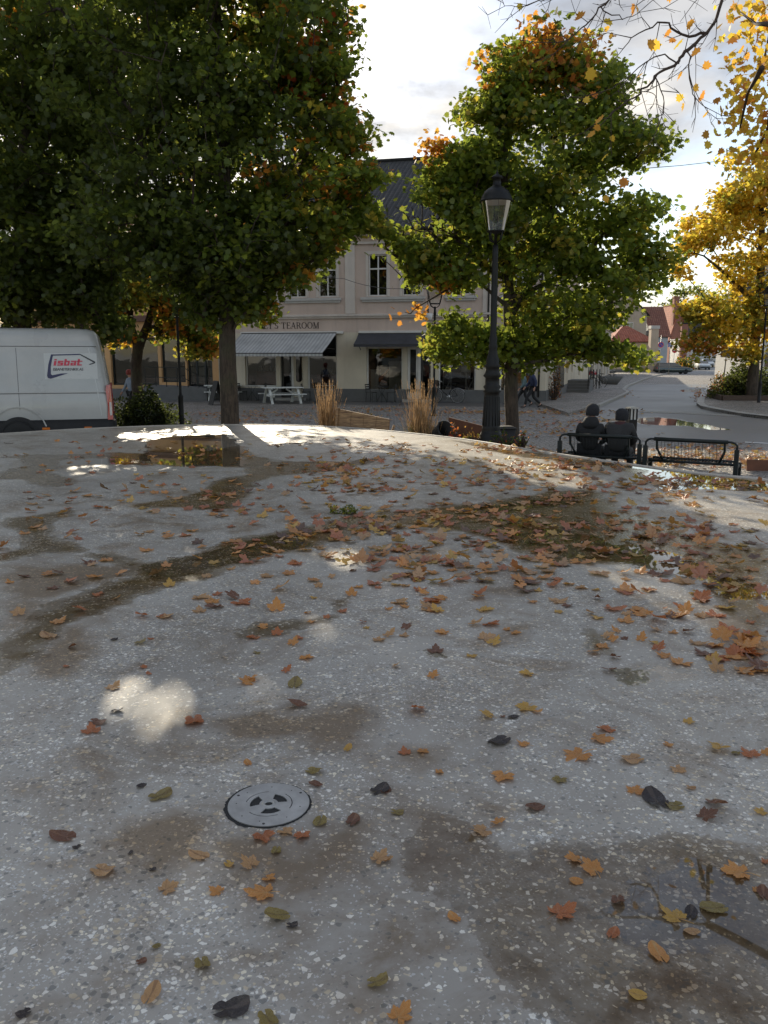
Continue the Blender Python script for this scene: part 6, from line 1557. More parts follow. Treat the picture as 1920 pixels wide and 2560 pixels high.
# ---- grass tufts and shrubs
def stalkmat(name, a, b):
    t = NT(name); n = t.noise(12, 3); c = t.mix(n, a, b); d = t.n('ShaderNodeBsdfDiffuse'); t.set(d.inputs[0], c)
    tl = t.n('ShaderNodeBsdfTranslucent'); t.set(tl.inputs[0], c); ms = t.n('ShaderNodeMixShader'); ms.inputs[0].default_value = .4
    t.t.links.new(d.outputs[0], ms.inputs[1]); t.t.links.new(tl.outputs[0], ms.inputs[2]); t.t.links.new(ms.outputs[0], t.out.inputs[0]); return t.m
M['straw'] = stalkmat('dry_straw', (.20, .125, .065), (.40, .27, .15)); M['greenstraw'] = stalkmat('green_straw', (.07, .08, .03), (.17, .15, .06))
def tuft(label, x, y, z, H, rad, n, seed, green=.4, grp='dry ornamental grass tufts behind the basin'):
    t = thing('grass_tuft', label, 'ornamental grass', (x, y, z), 0, grp); rng = random.Random(seed)
    for nm, m, cnt, hh, rr in (('dry_stalks', M['straw'], n, 1.0, .8), ('green_blades', M['greenstraw'], int(n * green), .55, 1.5)):
        mb = MB()
        for _ in range(cnt):
            a = rng.uniform(0, 6.283); r0 = rng.random() ** .5 * rad * .6; h = H * hh * (.38 + .65 * rng.random() ** 1.3); dr = rng.gauss(.0, .55) * rr * rad; a2 = a + rng.gauss(0, .8)
            p0 = V((r0 * math.cos(a), r0 * math.sin(a), 0)); tip = V((p0.x * 1.2 + dr * math.cos(a2) + .15 * rad * math.cos(a), p0.y * 1.2 + dr * math.sin(a2) + .15 * rad * math.sin(a), h * (1 if hh == 1 else rng.uniform(.4, 1))))
            mid = (p0 + tip) / 2 + V((0, 0, h * .16)); w = rng.uniform(.004, .008); ax = V((math.cos(a + 1.57), math.sin(a + 1.57), 0)) * w
            mb.add([p0 - ax, p0 + ax, mid + ax, mid - ax, tip], [(0, 1, 2, 3), (3, 2, 4)])
            if hh == 1 and rng.random() < .55:      # seed head
                d = (tip - mid).normalized(); s = V((-d.y, d.x, 0)).normalized() if abs(d.z) < .99 else V((1, 0, 0))
                for k in range(3): p = tip - d * (.05 + .07 * k) ; mb.add([p + s * .008, p + d * .07, p - s * .008, p - d * .02], [(0, 1, 2, 3)])
        mb.build(nm, m, t, fix=False)
    return t
q = P(818, 893, 19.6); tuft('tall dry ornamental grass tuft left of the wooden planter', q.x, q.y, .0, 1.58, .30, 330, 1, .7)
q = P(1052, 893, 18.7); tuft('wider dry grass tuft with pale seed stalks beside the dark bucket', q.x, q.y, .0, 1.62, .40, 260, 2, 1.8)
q = P(1062, 893, 18.2); tuft('low tangled grass tuft bending over the basin edge', q.x + .2, q.y, .0, .95, .5, 120, 5, 3)
q = P(1876, 893, 44); tuft('pale feathery grass tuft in the right hand planting bed', q.x, q.y, .11, 2.0, .95, 500, 3, .8)

# leaf-cloud builder ---------------------------------------------------------
MAPLE = np.array([(0, -.36), (.16, -.26), (.42, -.32), (.38, -.12), (.56, .08), (.36, .15), (.36, .40), (.17, .34), (0, .62), (-.17, .34), (-.36, .40), (-.36, .15), (-.56, .08), (-.38, -.12), (-.42, -.32), (-.16, -.26)])
OVAL = np.array([(0, -.5), (.2, -.25), (.26, .05), (.15, .35), (0, .55), (-.15, .35), (-.26, .05), (-.2, -.25)])
def leafcloud(name, pos, size, cols, m, parent, rng, shape=MAPLE, flat=.5, droop=.35):
    n = len(pos); k = len(shape)
    # random frames: normals lean upward and outward
    nrm = rng.normal(size=(n, 3)); nrm[:, 2] += flat * 2.2; nrm /= np.linalg.norm(nrm, axis=1)[:, None]
    ref = rng.normal(size=(n, 3)); ref[:, 2] -= droop
    yv = ref - (ref * nrm).sum(1)[:, None] * nrm; yv /= np.linalg.norm(yv, axis=1)[:, None]; xv = np.cross(yv, nrm)
    sz = size * rng.uniform(.65, 1.2, n)
    asp = rng.uniform(.75, 1.1, n)
    vs = pos[:, None, :] + (shape[None, :, 0, None] * (sz * asp)[:, None, None]) * xv[:, None, :] + (shape[None, :, 1, None] * sz[:, None, None]) * yv[:, None, :]
    curl = (shape[:, 0] ** 2 + shape[:, 1] ** 2)[None, :] * (sz * rng.uniform(-.7, .15, n))[:, None]
    vs = vs + curl[:, :, None] * nrm[:, None, :]
    me = bpy.data.meshes.new(name); me.vertices.add(n * k); me.vertices.foreach_set('co', vs.astype(np.float32).ravel())
    me.loops.add(n * k); me.loops.foreach_set('vertex_index', np.arange(n * k, dtype=np.int32))
    me.polygons.add(n); me.polygons.foreach_set('loop_start', np.arange(0, n * k, k, dtype=np.int32))
    try: me.polygons.foreach_set('loop_total', np.full(n, k, dtype=np.int32))
    except Exception: pass
    at = me.attributes.new('col', 'FLOAT_COLOR', 'FACE'); c4 = np.ones((n, 4), np.float32); c4[:, :3] = cols; at.data.foreach_set('color', c4.ravel())
    me.update(calc_edges=True); me.materials.append(m)
    o = bpy.data.objects.new(name, me); C.objects.link(o)
    if parent is not None: o.parent = parent
    return o
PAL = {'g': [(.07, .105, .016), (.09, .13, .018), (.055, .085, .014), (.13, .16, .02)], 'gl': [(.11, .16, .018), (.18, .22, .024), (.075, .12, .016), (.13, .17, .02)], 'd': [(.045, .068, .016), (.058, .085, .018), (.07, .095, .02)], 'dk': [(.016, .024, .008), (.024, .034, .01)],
       'o': [(.60, .22, .03), (.64, .30, .04), (.52, .15, .025)], 'y': [(.66, .42, .04), (.74, .50, .05), (.62, .34, .03), (.46, .36, .03)], 'yg': [(.24, .22, .03), (.14, .17, .025), (.4, .3, .035)], 'r': [(.45, .06, .02), (.5, .1, .02)], 'b': [(.18, .08, .03), (.1, .05, .02)]}
# light gaps: where the photo shows sun patches on the basin the crowns stay open along the sun's line
def Wp(pts): return np.array([G(x, y, BZ)[:2] for x, y in pts])
GAPS = [Wp(q) for q in ([(255, 1790), (300, 1735), (360, 1705), (435, 1705), (450, 1745), (430, 1790), (380, 1815), (280, 1815)],
        [(645, 1715), (690, 1700), (740, 1710), (735, 1745), (660, 1755)],
        [(360, 1085), (430, 1066), (590, 1064), (592, 1082), (520, 1095), (400, 1100)], [(150, 1165), (270, 1160), (270, 1190), (160, 1190)], [(390, 1170), (560, 1165), (550, 1185), (400, 1185)], [(670, 1066), (730, 1064), (730, 1072), (680, 1073)],
        [(835, 1375), (890, 1360), (900, 1410), (850, 1420)],
        [(1160, 1110), (1260, 1110), (1420, 1165), (1520, 1205), (1490, 1228), (1350, 1215), (1240, 1170)],
        [(1640, 1235), (1760, 1215), (1990, 1230), (1990, 1330), (1860, 1325), (1740, 1290)],
        [(1480, 1420), (1560, 1410), (1650, 1450), (1760, 1500), (1850, 1555), (1820, 1580), (1700, 1540), (1580, 1480)],
        [(860, 1110), (960, 1105), (980, 1125), (900, 1130)])]
def open_gaps(pos, rng, keepfrac=0.02):
    t = (pos[:, 2] - BZ) / SUND.z; g = pos[:, :2] - np.outer(t, [SUND.x, SUND.y]); kill = np.zeros(len(pos), bool)
    for p in GAPS: kill |= seg_dist(g, p) > -.05
    return pos[~(kill & (rng.random(len(pos)) > keepfrac))], None
def make_tree(name, label, base, trunk, blobs, seed, leaf_size=.13, per=26, spread=(.34, .2), mat_b=None, grp=None, clump_d=.55, tip_r=.006, gaps=True, cat='tree', twigs=True, bare=0.0):
    """trunk: list of stems, each [(point, radius)...]; blobs: (centre, rx, ry, rz, n_clumps, {palette: weight})"""
    rng = np.random.default_rng(seed); t = thing(name, label, cat, tuple(base), 0, grp); B = np.array(base)
    nodes = []; rad = []; par = []; fixed = []
    for st in trunk:
        prev = -1
        if nodes:
            d = [np.linalg.norm(np.array(st[0][0]) - q) for q in nodes]; prev = int(np.argmin(d)); 
            if d[prev] > .6: prev = prev
        for (p, r), nx in zip(st, st[1:] + [None]):
            nodes.append(np.array(p, float)); rad.append(r); par.append(prev); fixed.append(True); prev = len(nodes) - 1
            if nx is not None:
                k = max(1, int(np.linalg.norm(np.array(nx[0]) - np.array(p)) / .6))
                for j in range(1, k):
                    u = j / k; nodes.append(np.array(p) * (1 - u) + np.array(nx[0]) * u + rng.normal(0, .015, 3)); rad.append(r * (1 - u) + nx[1] * u); par.append(prev); fixed.append(True); prev = len(nodes) - 1
    cl = []; cpal = []
    for c, rx, ry, rz, n, pal in blobs:
        v = rng.normal(size=(n, 3)); v /= np.linalg.norm(v, axis=1)[:, None]; v *= (rng.random(n) ** .38)[:, None]
        for q in v * np.array([rx, ry, rz]) + np.array(c): cl.append(q); cpal.append(pal)
    order = np.argsort([min(np.linalg.norm(c - q) for q in nodes[1::2]) for c in cl])
    paths = []; load = [0] * len(nodes); nlist = list(nodes)
    arr = np.zeros((len(nodes) + len(cl) * 6, 3)); arr[:len(nodes)] = nodes; cnt = len(nodes); nfix = cnt
    stemz0 = min(b[0][2] - b[3] for b in blobs)
    for ci in order:
        c = cl[ci]; A = arr[:cnt]; d = np.linalg.norm(A - c, axis=1) + 1.3 * np.maximum(0, A[:, 2] - c[2] + .15)
        d[:nfix] += .9 * (A[:nfix, 2] < stemz0 - .4)
        j = int(np.argmin(d)); a = arr[j]; L = np.linalg.norm(c - a); ns = 2 if L < 1.2 else 3 if L < 2.4 else 5
        mid = (a + c) / 2 + np.array([0, 0, .10 * L]) + rng.normal(0, .05 * L, 3); pj = j; path = [j]
        for s in range(1, ns + 1):
            u = s / ns; q = (1 - u) ** 2 * a + 2 * u * (1 - u) * mid + u * u * c
            arr[cnt] = q; par.append(pj); load.append(0); rad.append(0); fixed.append(False); pj = cnt; path.append(cnt); cnt += 1
        load[pj] += 1; paths.append(path)
    for i in range(cnt - 1, -1, -1):
        if par[i] >= 0 and i >= nfix: load[par[i]] += load[i]
    for i in range(nfix, cnt): rad[i] = tip_r * max(1, load[i]) ** .52 + .002
    mb = MB(); i0 = 0
    k0 = 0
    for st in range(nfix):
        pass
    # stems
    chain = []; 
    for i in range(nfix):
        if par[i] == i - 1 and chain: chain.append(i)
        else:
            if len(chain) > 1: mb.tube([arr[q] - B for q in chain], [rad[q] for q in chain], 12)
            chain = ([par[i]] if par[i] >= 0 else []) + [i]
    if len(chain) > 1: mb.tube([arr[q] - B for q in chain], [rad[chain[1]] if n_ == 0 and chain[0] != chain[1] - 1 else rad[q] for n_, q in enumerate(chain)], 12)
    mb.build('trunk', mat_b or M['bark'], t, fix=False)
    mb = MB()
    for p in paths:
        r = [rad[q] for q in p]; r[0] = min(r[1] * 1.25, rad[p[0]] if rad[p[0]] > 0 else r[1]); mb.tube([arr[q] - B for q in p], r, 5 if r[0] < .03 else 7, cap=False)
    mb.build('branches', mat_b or M['bark'], t, fix=False)
    # leaves around the clumps
    P_, C_ = [], []
    for c, pal in zip(cl, cpal):
        if rng.random() < bare: continue
        n = max(3, int(per * rng.uniform(.55, 1.45))); u3 = rng.normal(size=(n, 3)); u3 /= np.linalg.norm(u3, axis=1)[:, None]; q = c + u3 * (rng.random(n) ** .5)[:, None] * 1.55 * np.array([spread[0], spread[0], spread[1]]); keys = list(pal); w = np.array([pal[k_] for k_ in keys], float); w /= w.sum()
        ch = rng.choice(len(keys)) if rng.random() < .0 else int(rng.choice(len(keys), p=w)); b = rng.uniform(.8, 1.2)
        for qq in q:
            k_ = keys[ch] if rng.random() < .85 else keys[int(rng.choice(len(keys), p=w))]; col = np.array(PAL[k_][rng.integers(len(PAL[k_]))]) * b * rng.uniform(.8, 1.2); P_.append(qq); C_.append(col)
    P_ = np.array(P_); C_ = np.array(C_)
    if gaps:
        tt = (P_[:, 2] - BZ) / SUND.z; g = P_[:, :2] - np.outer(tt, [SUND.x, SUND.y]); kill = np.zeros(len(P_), bool)
        kr = rng.random(len(P_))
        for gi, p in enumerate(GAPS): kill |= (seg_dist(g, p) > (0 if gi in (2, 3, 4, 10) else -.04)) & (kr > (.3 if gi in (2, 3, 4, 10) else .055))
        P_, C_ = P_[~kill], C_[~kill]
    leafcloud('crown', P_ - B, leaf_size, C_, M['leaf'], t, rng)
    return t
def BL(px, py, Y, rpx, rpz, ry, n, pal, dy=0):
    s = Y / 2106.0; c = P(px, py, Y + dy); return ((c.x, c.y, c.z), rpx * s, ry, rpz * s, n, pal)
def ST(pts, Y): return [(tuple(P(x, y, Y + (q[3] if len(q) > 3 else 0))), r) for q in pts for x, y, r in [q[:3]]]
# ================================================================ trees
import os
DENS = 1.0
D = lambda n: max(2, int(n * DENS))
# big left maple, trunk between van and tearoom
Y = 20.0
g1 = {'g': .6, 'd': .4}; g2 = {'gl': .85, 'o': .08, 'yg': .07}; go = {'gl': .78, 'o': .16, 'r': .06}; dd = {'d': .8, 'g': .2}  # lighter greens of g2, go paint sunlit foliage on the left maple's right side
bs = P(578, 893, Y)
make_tree('maple_tree', 'large dark green maple with thick straight trunk left of the tearoom sign', (bs.x, Y, 0), [
    [((bs.x + .02, Y, -.1), .27), ((P(575, 1050, Y).x, Y, .45), .225), (tuple(P(568, 850, Y)), .195), (tuple(P(566, 700, Y)), .18), (tuple(P(562, 520, Y)), .155), (tuple(P(556, 300, Y)), .12), (tuple(P(548, 80, Y)), .08), (tuple(P(545, -150, Y)), .04)],
    [(tuple(P(566, 640, Y)), .10), (tuple(P(640, 560, Y)), .08), (tuple(P(740, 450, Y)), .05), (tuple(P(800, 300, Y)), .03)],
    [(tuple(P(566, 720, Y)), .09), (tuple(P(500, 620, Y)), .07), (tuple(P(400, 480, Y)), .05), (tuple(P(330, 300, Y)), .03)]],
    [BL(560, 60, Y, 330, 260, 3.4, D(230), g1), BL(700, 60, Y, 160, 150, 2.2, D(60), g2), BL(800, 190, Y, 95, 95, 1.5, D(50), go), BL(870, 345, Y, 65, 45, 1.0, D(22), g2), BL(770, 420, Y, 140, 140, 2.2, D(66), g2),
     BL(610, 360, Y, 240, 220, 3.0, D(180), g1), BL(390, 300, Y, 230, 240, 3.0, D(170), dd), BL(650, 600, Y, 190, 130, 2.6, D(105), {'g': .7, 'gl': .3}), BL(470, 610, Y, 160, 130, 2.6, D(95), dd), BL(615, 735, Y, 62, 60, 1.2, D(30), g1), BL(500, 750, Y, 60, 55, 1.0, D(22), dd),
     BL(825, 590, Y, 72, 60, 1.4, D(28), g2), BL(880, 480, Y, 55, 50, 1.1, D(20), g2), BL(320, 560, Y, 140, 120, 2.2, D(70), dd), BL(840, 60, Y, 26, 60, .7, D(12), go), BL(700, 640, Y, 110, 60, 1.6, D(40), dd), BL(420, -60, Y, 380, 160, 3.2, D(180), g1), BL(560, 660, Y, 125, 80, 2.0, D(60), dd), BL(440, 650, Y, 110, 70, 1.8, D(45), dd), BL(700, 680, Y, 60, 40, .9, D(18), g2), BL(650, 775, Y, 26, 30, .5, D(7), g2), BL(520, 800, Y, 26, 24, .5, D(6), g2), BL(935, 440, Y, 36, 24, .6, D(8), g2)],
    11, per=36, leaf_size=.148, spread=(.33, .19))
# second left maple, nearer and further left
Y = 23.5; bs = P(52, 893, Y)
make_tree('maple_tree', 'very dark maple rising behind the white van at the left edge', (bs.x, Y, 0), [
    [((bs.x, Y, -.1), .30), (tuple(P(55, 800, Y)), .24), (tuple(P(48, 640, Y)), .2), (tuple(P(60, 400, Y)), .15), (tuple(P(70, 100, Y)), .08), (tuple(P(70, -120, Y)), .04)],
    [(tuple(P(50, 700, Y)), .12), (tuple(P(130, 560, Y)), .08), (tuple(P(240, 420, Y)), .04)], [(tuple(P(52, 720, Y)), .09), (tuple(P(160, 740, Y)), .06), (tuple(P(285, 820, Y, )), .03)]],
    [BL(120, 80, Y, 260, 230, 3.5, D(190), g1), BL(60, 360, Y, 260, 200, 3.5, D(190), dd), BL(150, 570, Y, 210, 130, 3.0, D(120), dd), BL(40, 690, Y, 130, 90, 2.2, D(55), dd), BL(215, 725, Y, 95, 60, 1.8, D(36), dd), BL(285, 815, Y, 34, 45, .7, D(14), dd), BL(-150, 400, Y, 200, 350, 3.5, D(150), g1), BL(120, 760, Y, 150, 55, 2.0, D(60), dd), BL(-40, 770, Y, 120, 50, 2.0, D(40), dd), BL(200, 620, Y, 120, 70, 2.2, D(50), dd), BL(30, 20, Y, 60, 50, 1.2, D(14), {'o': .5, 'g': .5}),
     BL(230, 250, Y, 160, 160, 2.6, D(90), g1)],
    12, per=46, leaf_size=.165, spread=(.36, .23))
# another maple further back left, mostly hidden: closes the foliage wall
Y = 31; bs = P(200, 893, Y)
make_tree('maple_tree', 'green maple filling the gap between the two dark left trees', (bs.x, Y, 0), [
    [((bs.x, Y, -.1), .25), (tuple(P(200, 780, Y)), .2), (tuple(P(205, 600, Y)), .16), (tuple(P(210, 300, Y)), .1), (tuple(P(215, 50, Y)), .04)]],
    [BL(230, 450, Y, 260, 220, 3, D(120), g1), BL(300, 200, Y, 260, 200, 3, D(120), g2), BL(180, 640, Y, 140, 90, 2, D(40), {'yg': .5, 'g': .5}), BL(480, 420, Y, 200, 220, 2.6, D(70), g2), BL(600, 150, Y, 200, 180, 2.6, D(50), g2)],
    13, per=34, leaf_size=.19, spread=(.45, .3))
# small yellow-green maple with the forked trunk
Y = 28.5; bs = P(343, 893, Y); yg = {'yg': .6, 'o': .2, 'g': .2}
make_tree('maple_tree', 'small yellow green maple with a forked trunk before the ochre house', (bs.x, Y, 0), [
    [((bs.x, Y, -.1), .22), (tuple(P(342, 960, Y)), .19), (tuple(P(345, 870, Y)), .18), (tuple(P(368, 815, Y)), .13), (tuple(P(385, 755, Y)), .10), (tuple(P(410, 660, Y)), .03)],
    [(tuple(P(343, 866, Y)), .14), (tuple(P(328, 815, Y)), .12), (tuple(P(322, 740, Y)), .06), (tuple(P(300, 660, Y)), .03)]],
    [BL(430, 745, Y, 85, 50, 1.4, D(40), yg), BL(495, 852, Y, 50, 32, .8, D(18), yg), BL(470, 800, Y, 55, 45, .9, D(20), {'o': .6, 'yg': .4}), BL(275, 765, Y, 50, 26, .9, D(14), yg), BL(380, 735, Y - 1, 60, 30, .9, D(14), yg), BL(510, 870, Y, 36, 22, .6, D(9), yg), BL(325, 700, Y, 110, 60, 1.6, D(46), {'g': .6, 'yg': .4}), BL(405, 815, Y, 26, 30, .6, D(8), yg), BL(520, 760, Y, 50, 55, 1.0, D(18), yg), BL(300, 840, Y, 22, 26, .5, D(5), {'o': .7, 'y': .3})],
    14, per=44, leaf_size=.17, spread=(.34, .24))
# right hand maple behind the ornate lamp
Y = 19.6; bs = P(1280, 893, Y)
gg = {'gl': .9, 'yg': .1}; gt = {'gl': .68, 'o': .2, 'yg': .12}
make_tree('maple_tree', 'green maple with orange tipped top behind the ornate street lamp', (bs.x, Y, 0), [
    [((bs.x + .02, Y, -.15), .22), ((P(1281, 1070, Y).x, Y, .4), .165), (tuple(P(1278, 900, Y)), .150), (tuple(P(1272, 740, Y)), .135), (tuple(P(1262, 560, Y)), .11), (tuple(P(1258, 400, Y)), .085), (tuple(P(1280, 250, Y)), .06), (tuple(P(1310, 90, Y)), .02)],
    [(tuple(P(1275, 790, Y)), .10), (tuple(P(1330, 700, Y)), .085), (tuple(P(1365, 600, Y)), .07), (tuple(P(1400, 420, Y)), .05), (tuple(P(1430, 250, Y)), .02)],
    [(tuple(P(1270, 700, Y)), .07), (tuple(P(1200, 660, Y)), .055), (tuple(P(1140, 590, Y)), .035), (tuple(P(1075, 560, Y)), .02)],
    [(tuple(P(1300, 740, Y)), .06), (tuple(P(1400, 690, Y)), .045), (tuple(P(1500, 655, Y)), .035), (tuple(P(1600, 670, Y)), .015)],
    [(tuple(P(1272, 770, Y)), .05), (tuple(P(1180, 690, Y)), .03), (tuple(P(1100, 735, Y)), .02), (tuple(P(1040, 770, Y)), .012)]],
    [BL(1335, 125, Y, 70, 55, 1.0, D(24), {'o': .6, 'g': .4}), BL(1270, 190, Y, 75, 60, 1.1, D(26), gt), BL(1440, 170, Y, 100, 70, 1.2, D(36), gt), BL(1500, 250, Y, 80, 70, 1.1, D(26), gg), BL(1350, 270, Y, 120, 80, 1.5, D(34), gg), BL(1230, 300, Y, 75, 60, 1.1, D(26), gg), BL(1180, 390, Y, 75, 60, 1.1, D(26), gg), BL(1085, 375, Y, 26, 22, .4, D(4), {'o': .9, 'r': .1}),
     BL(1320, 400, Y, 120, 85, 1.7, D(38), gg), BL(1480, 370, Y, 110, 70, 1.5, D(38), gg), BL(1590, 370, Y, 65, 50, .9, D(18), gg), BL(1140, 480, Y, 90, 60, 1.2, D(30), gg), BL(1040, 530, Y, 80, 45, 1.0, D(22), gg), BL(955, 585, Y, 60, 34, .7, D(15), gg), BL(915, 545, Y, 30, 22, .5, D(7), gg), BL(1010, 640, Y, 70, 26, .8, D(14), gg), BL(1080, 620, Y, 90, 50, 1.1, D(26), gg), BL(1230, 560, Y, 110, 80, 1.4, D(36), gg),
     BL(1430, 520, Y, 130, 90, 1.7, D(36), gg), BL(1580, 560, Y, 80, 80, 1.2, D(30), gg), BL(1620, 640, Y, 50, 55, .8, D(16), gg), BL(1030, 700, Y, 50, 24, .6, D(9), gg), BL(1150, 690, Y, 75, 34, .9, D(18), gg), BL(1180, 600, Y, 90, 60, 1.1, D(24), gg), BL(1110, 545, Y, 80, 45, 1.0, D(20), gg), BL(1400, 610, Y, 120, 50, 1.3, D(24), gg), BL(1290, 470, Y, 110, 50, 1.3, D(22), gg), BL(1120, 440, Y, 60, 40, .9, D(14), gg), BL(1140, 850, Y, 75, 58, 1.0, D(30), gg), BL(1230, 860, Y, 50, 60, .8, D(20), gg), BL(1390, 790, Y, 125, 80, 1.5, D(44), gg), BL(1520, 715, Y, 110, 75, 1.4, D(36), gg),
     BL(1500, 815, Y, 40, 50, .7, D(10), gg), BL(1435, 868, Y, 75, 40, .9, D(18), gg), BL(1530, 880, Y, 38, 20, .4, D(7), gg), BL(1350, 660, Y, 120, 80, 1.5, D(28), gg), BL(1590, 902, Y, 24, 14, .3, D(4), gg), BL(1120, 700, Y, 22, 14, .3, D(5), {'o': 1}), BL(1020, 780, Y, 14, 14, .2, D(3), {'o': 1}), BL(1320, 870, Y, 70, 55, 1.0, D(24), gg)],
    15, per=50, leaf_size=.14, spread=(.31, .21), clump_d=.4)
# yellow maple on the island
Y = 40.0; bs = P(1886, 893, Y); yy = {'y': .88, 'yg': .12}; yyg = {'yg': .55, 'y': .42, 'o': .03}
make_tree('maple_tree', 'golden yellow maple on the cobbled island at the right edge', (bs.x, Y, 0.1), [
    [((bs.x, Y, 0), .30), (tuple(P(1884, 930, Y)), .25), (tuple(P(1886, 860, Y)), .23), (tuple(P(1900, 740, Y)), .19), (tuple(P(1905, 560, Y)), .13), (tuple(P(1895, 350, Y)), .05)],
    [(tuple(P(1895, 770, Y)), .12), (tuple(P(1830, 700, Y)), .09), (tuple(P(1760, 640, Y)), .04)], [(tuple(P(1893, 800, Y)), .1), (tuple(P(1820, 790, Y)), .07), (tuple(P(1735, 850, Y)), .03)]],
    [BL(1800, 560, Y, 95, 60, 2.0, D(48), yy), BL(1880, 450, Y, 80, 90, 2.4, D(56), yy), BL(1735, 610, Y, 50, 36, 1.4, D(20), yy), BL(1700, 680, Y, 40, 20, 1.0, D(8), yy), BL(1860, 660, Y, 70, 45, 2.0, D(28), yy), BL(1770, 770, Y, 62, 48, 1.6, D(32), yyg), BL(1840, 810, Y, 80, 45, 1.9, D(36), yyg), BL(1752, 860, Y, 45, 38, 1.1, D(20), {'yg': .6, 'o': .4}),
     BL(1880, 740, Y, 60, 70, 1.8, D(34), yyg), BL(1990, 500, Y, 110, 220, 3.5, D(110), yy), BL(1990, 780, Y, 90, 100, 2.8, D(60), yyg), BL(1850, 880, Y, 46, 24, 1.2, D(14), yyg), BL(1830, 500, Y, 45, 45, 1.2, D(18), yy)],
    16, per=40, leaf_size=.20, spread=(.42, .26), gaps=False)
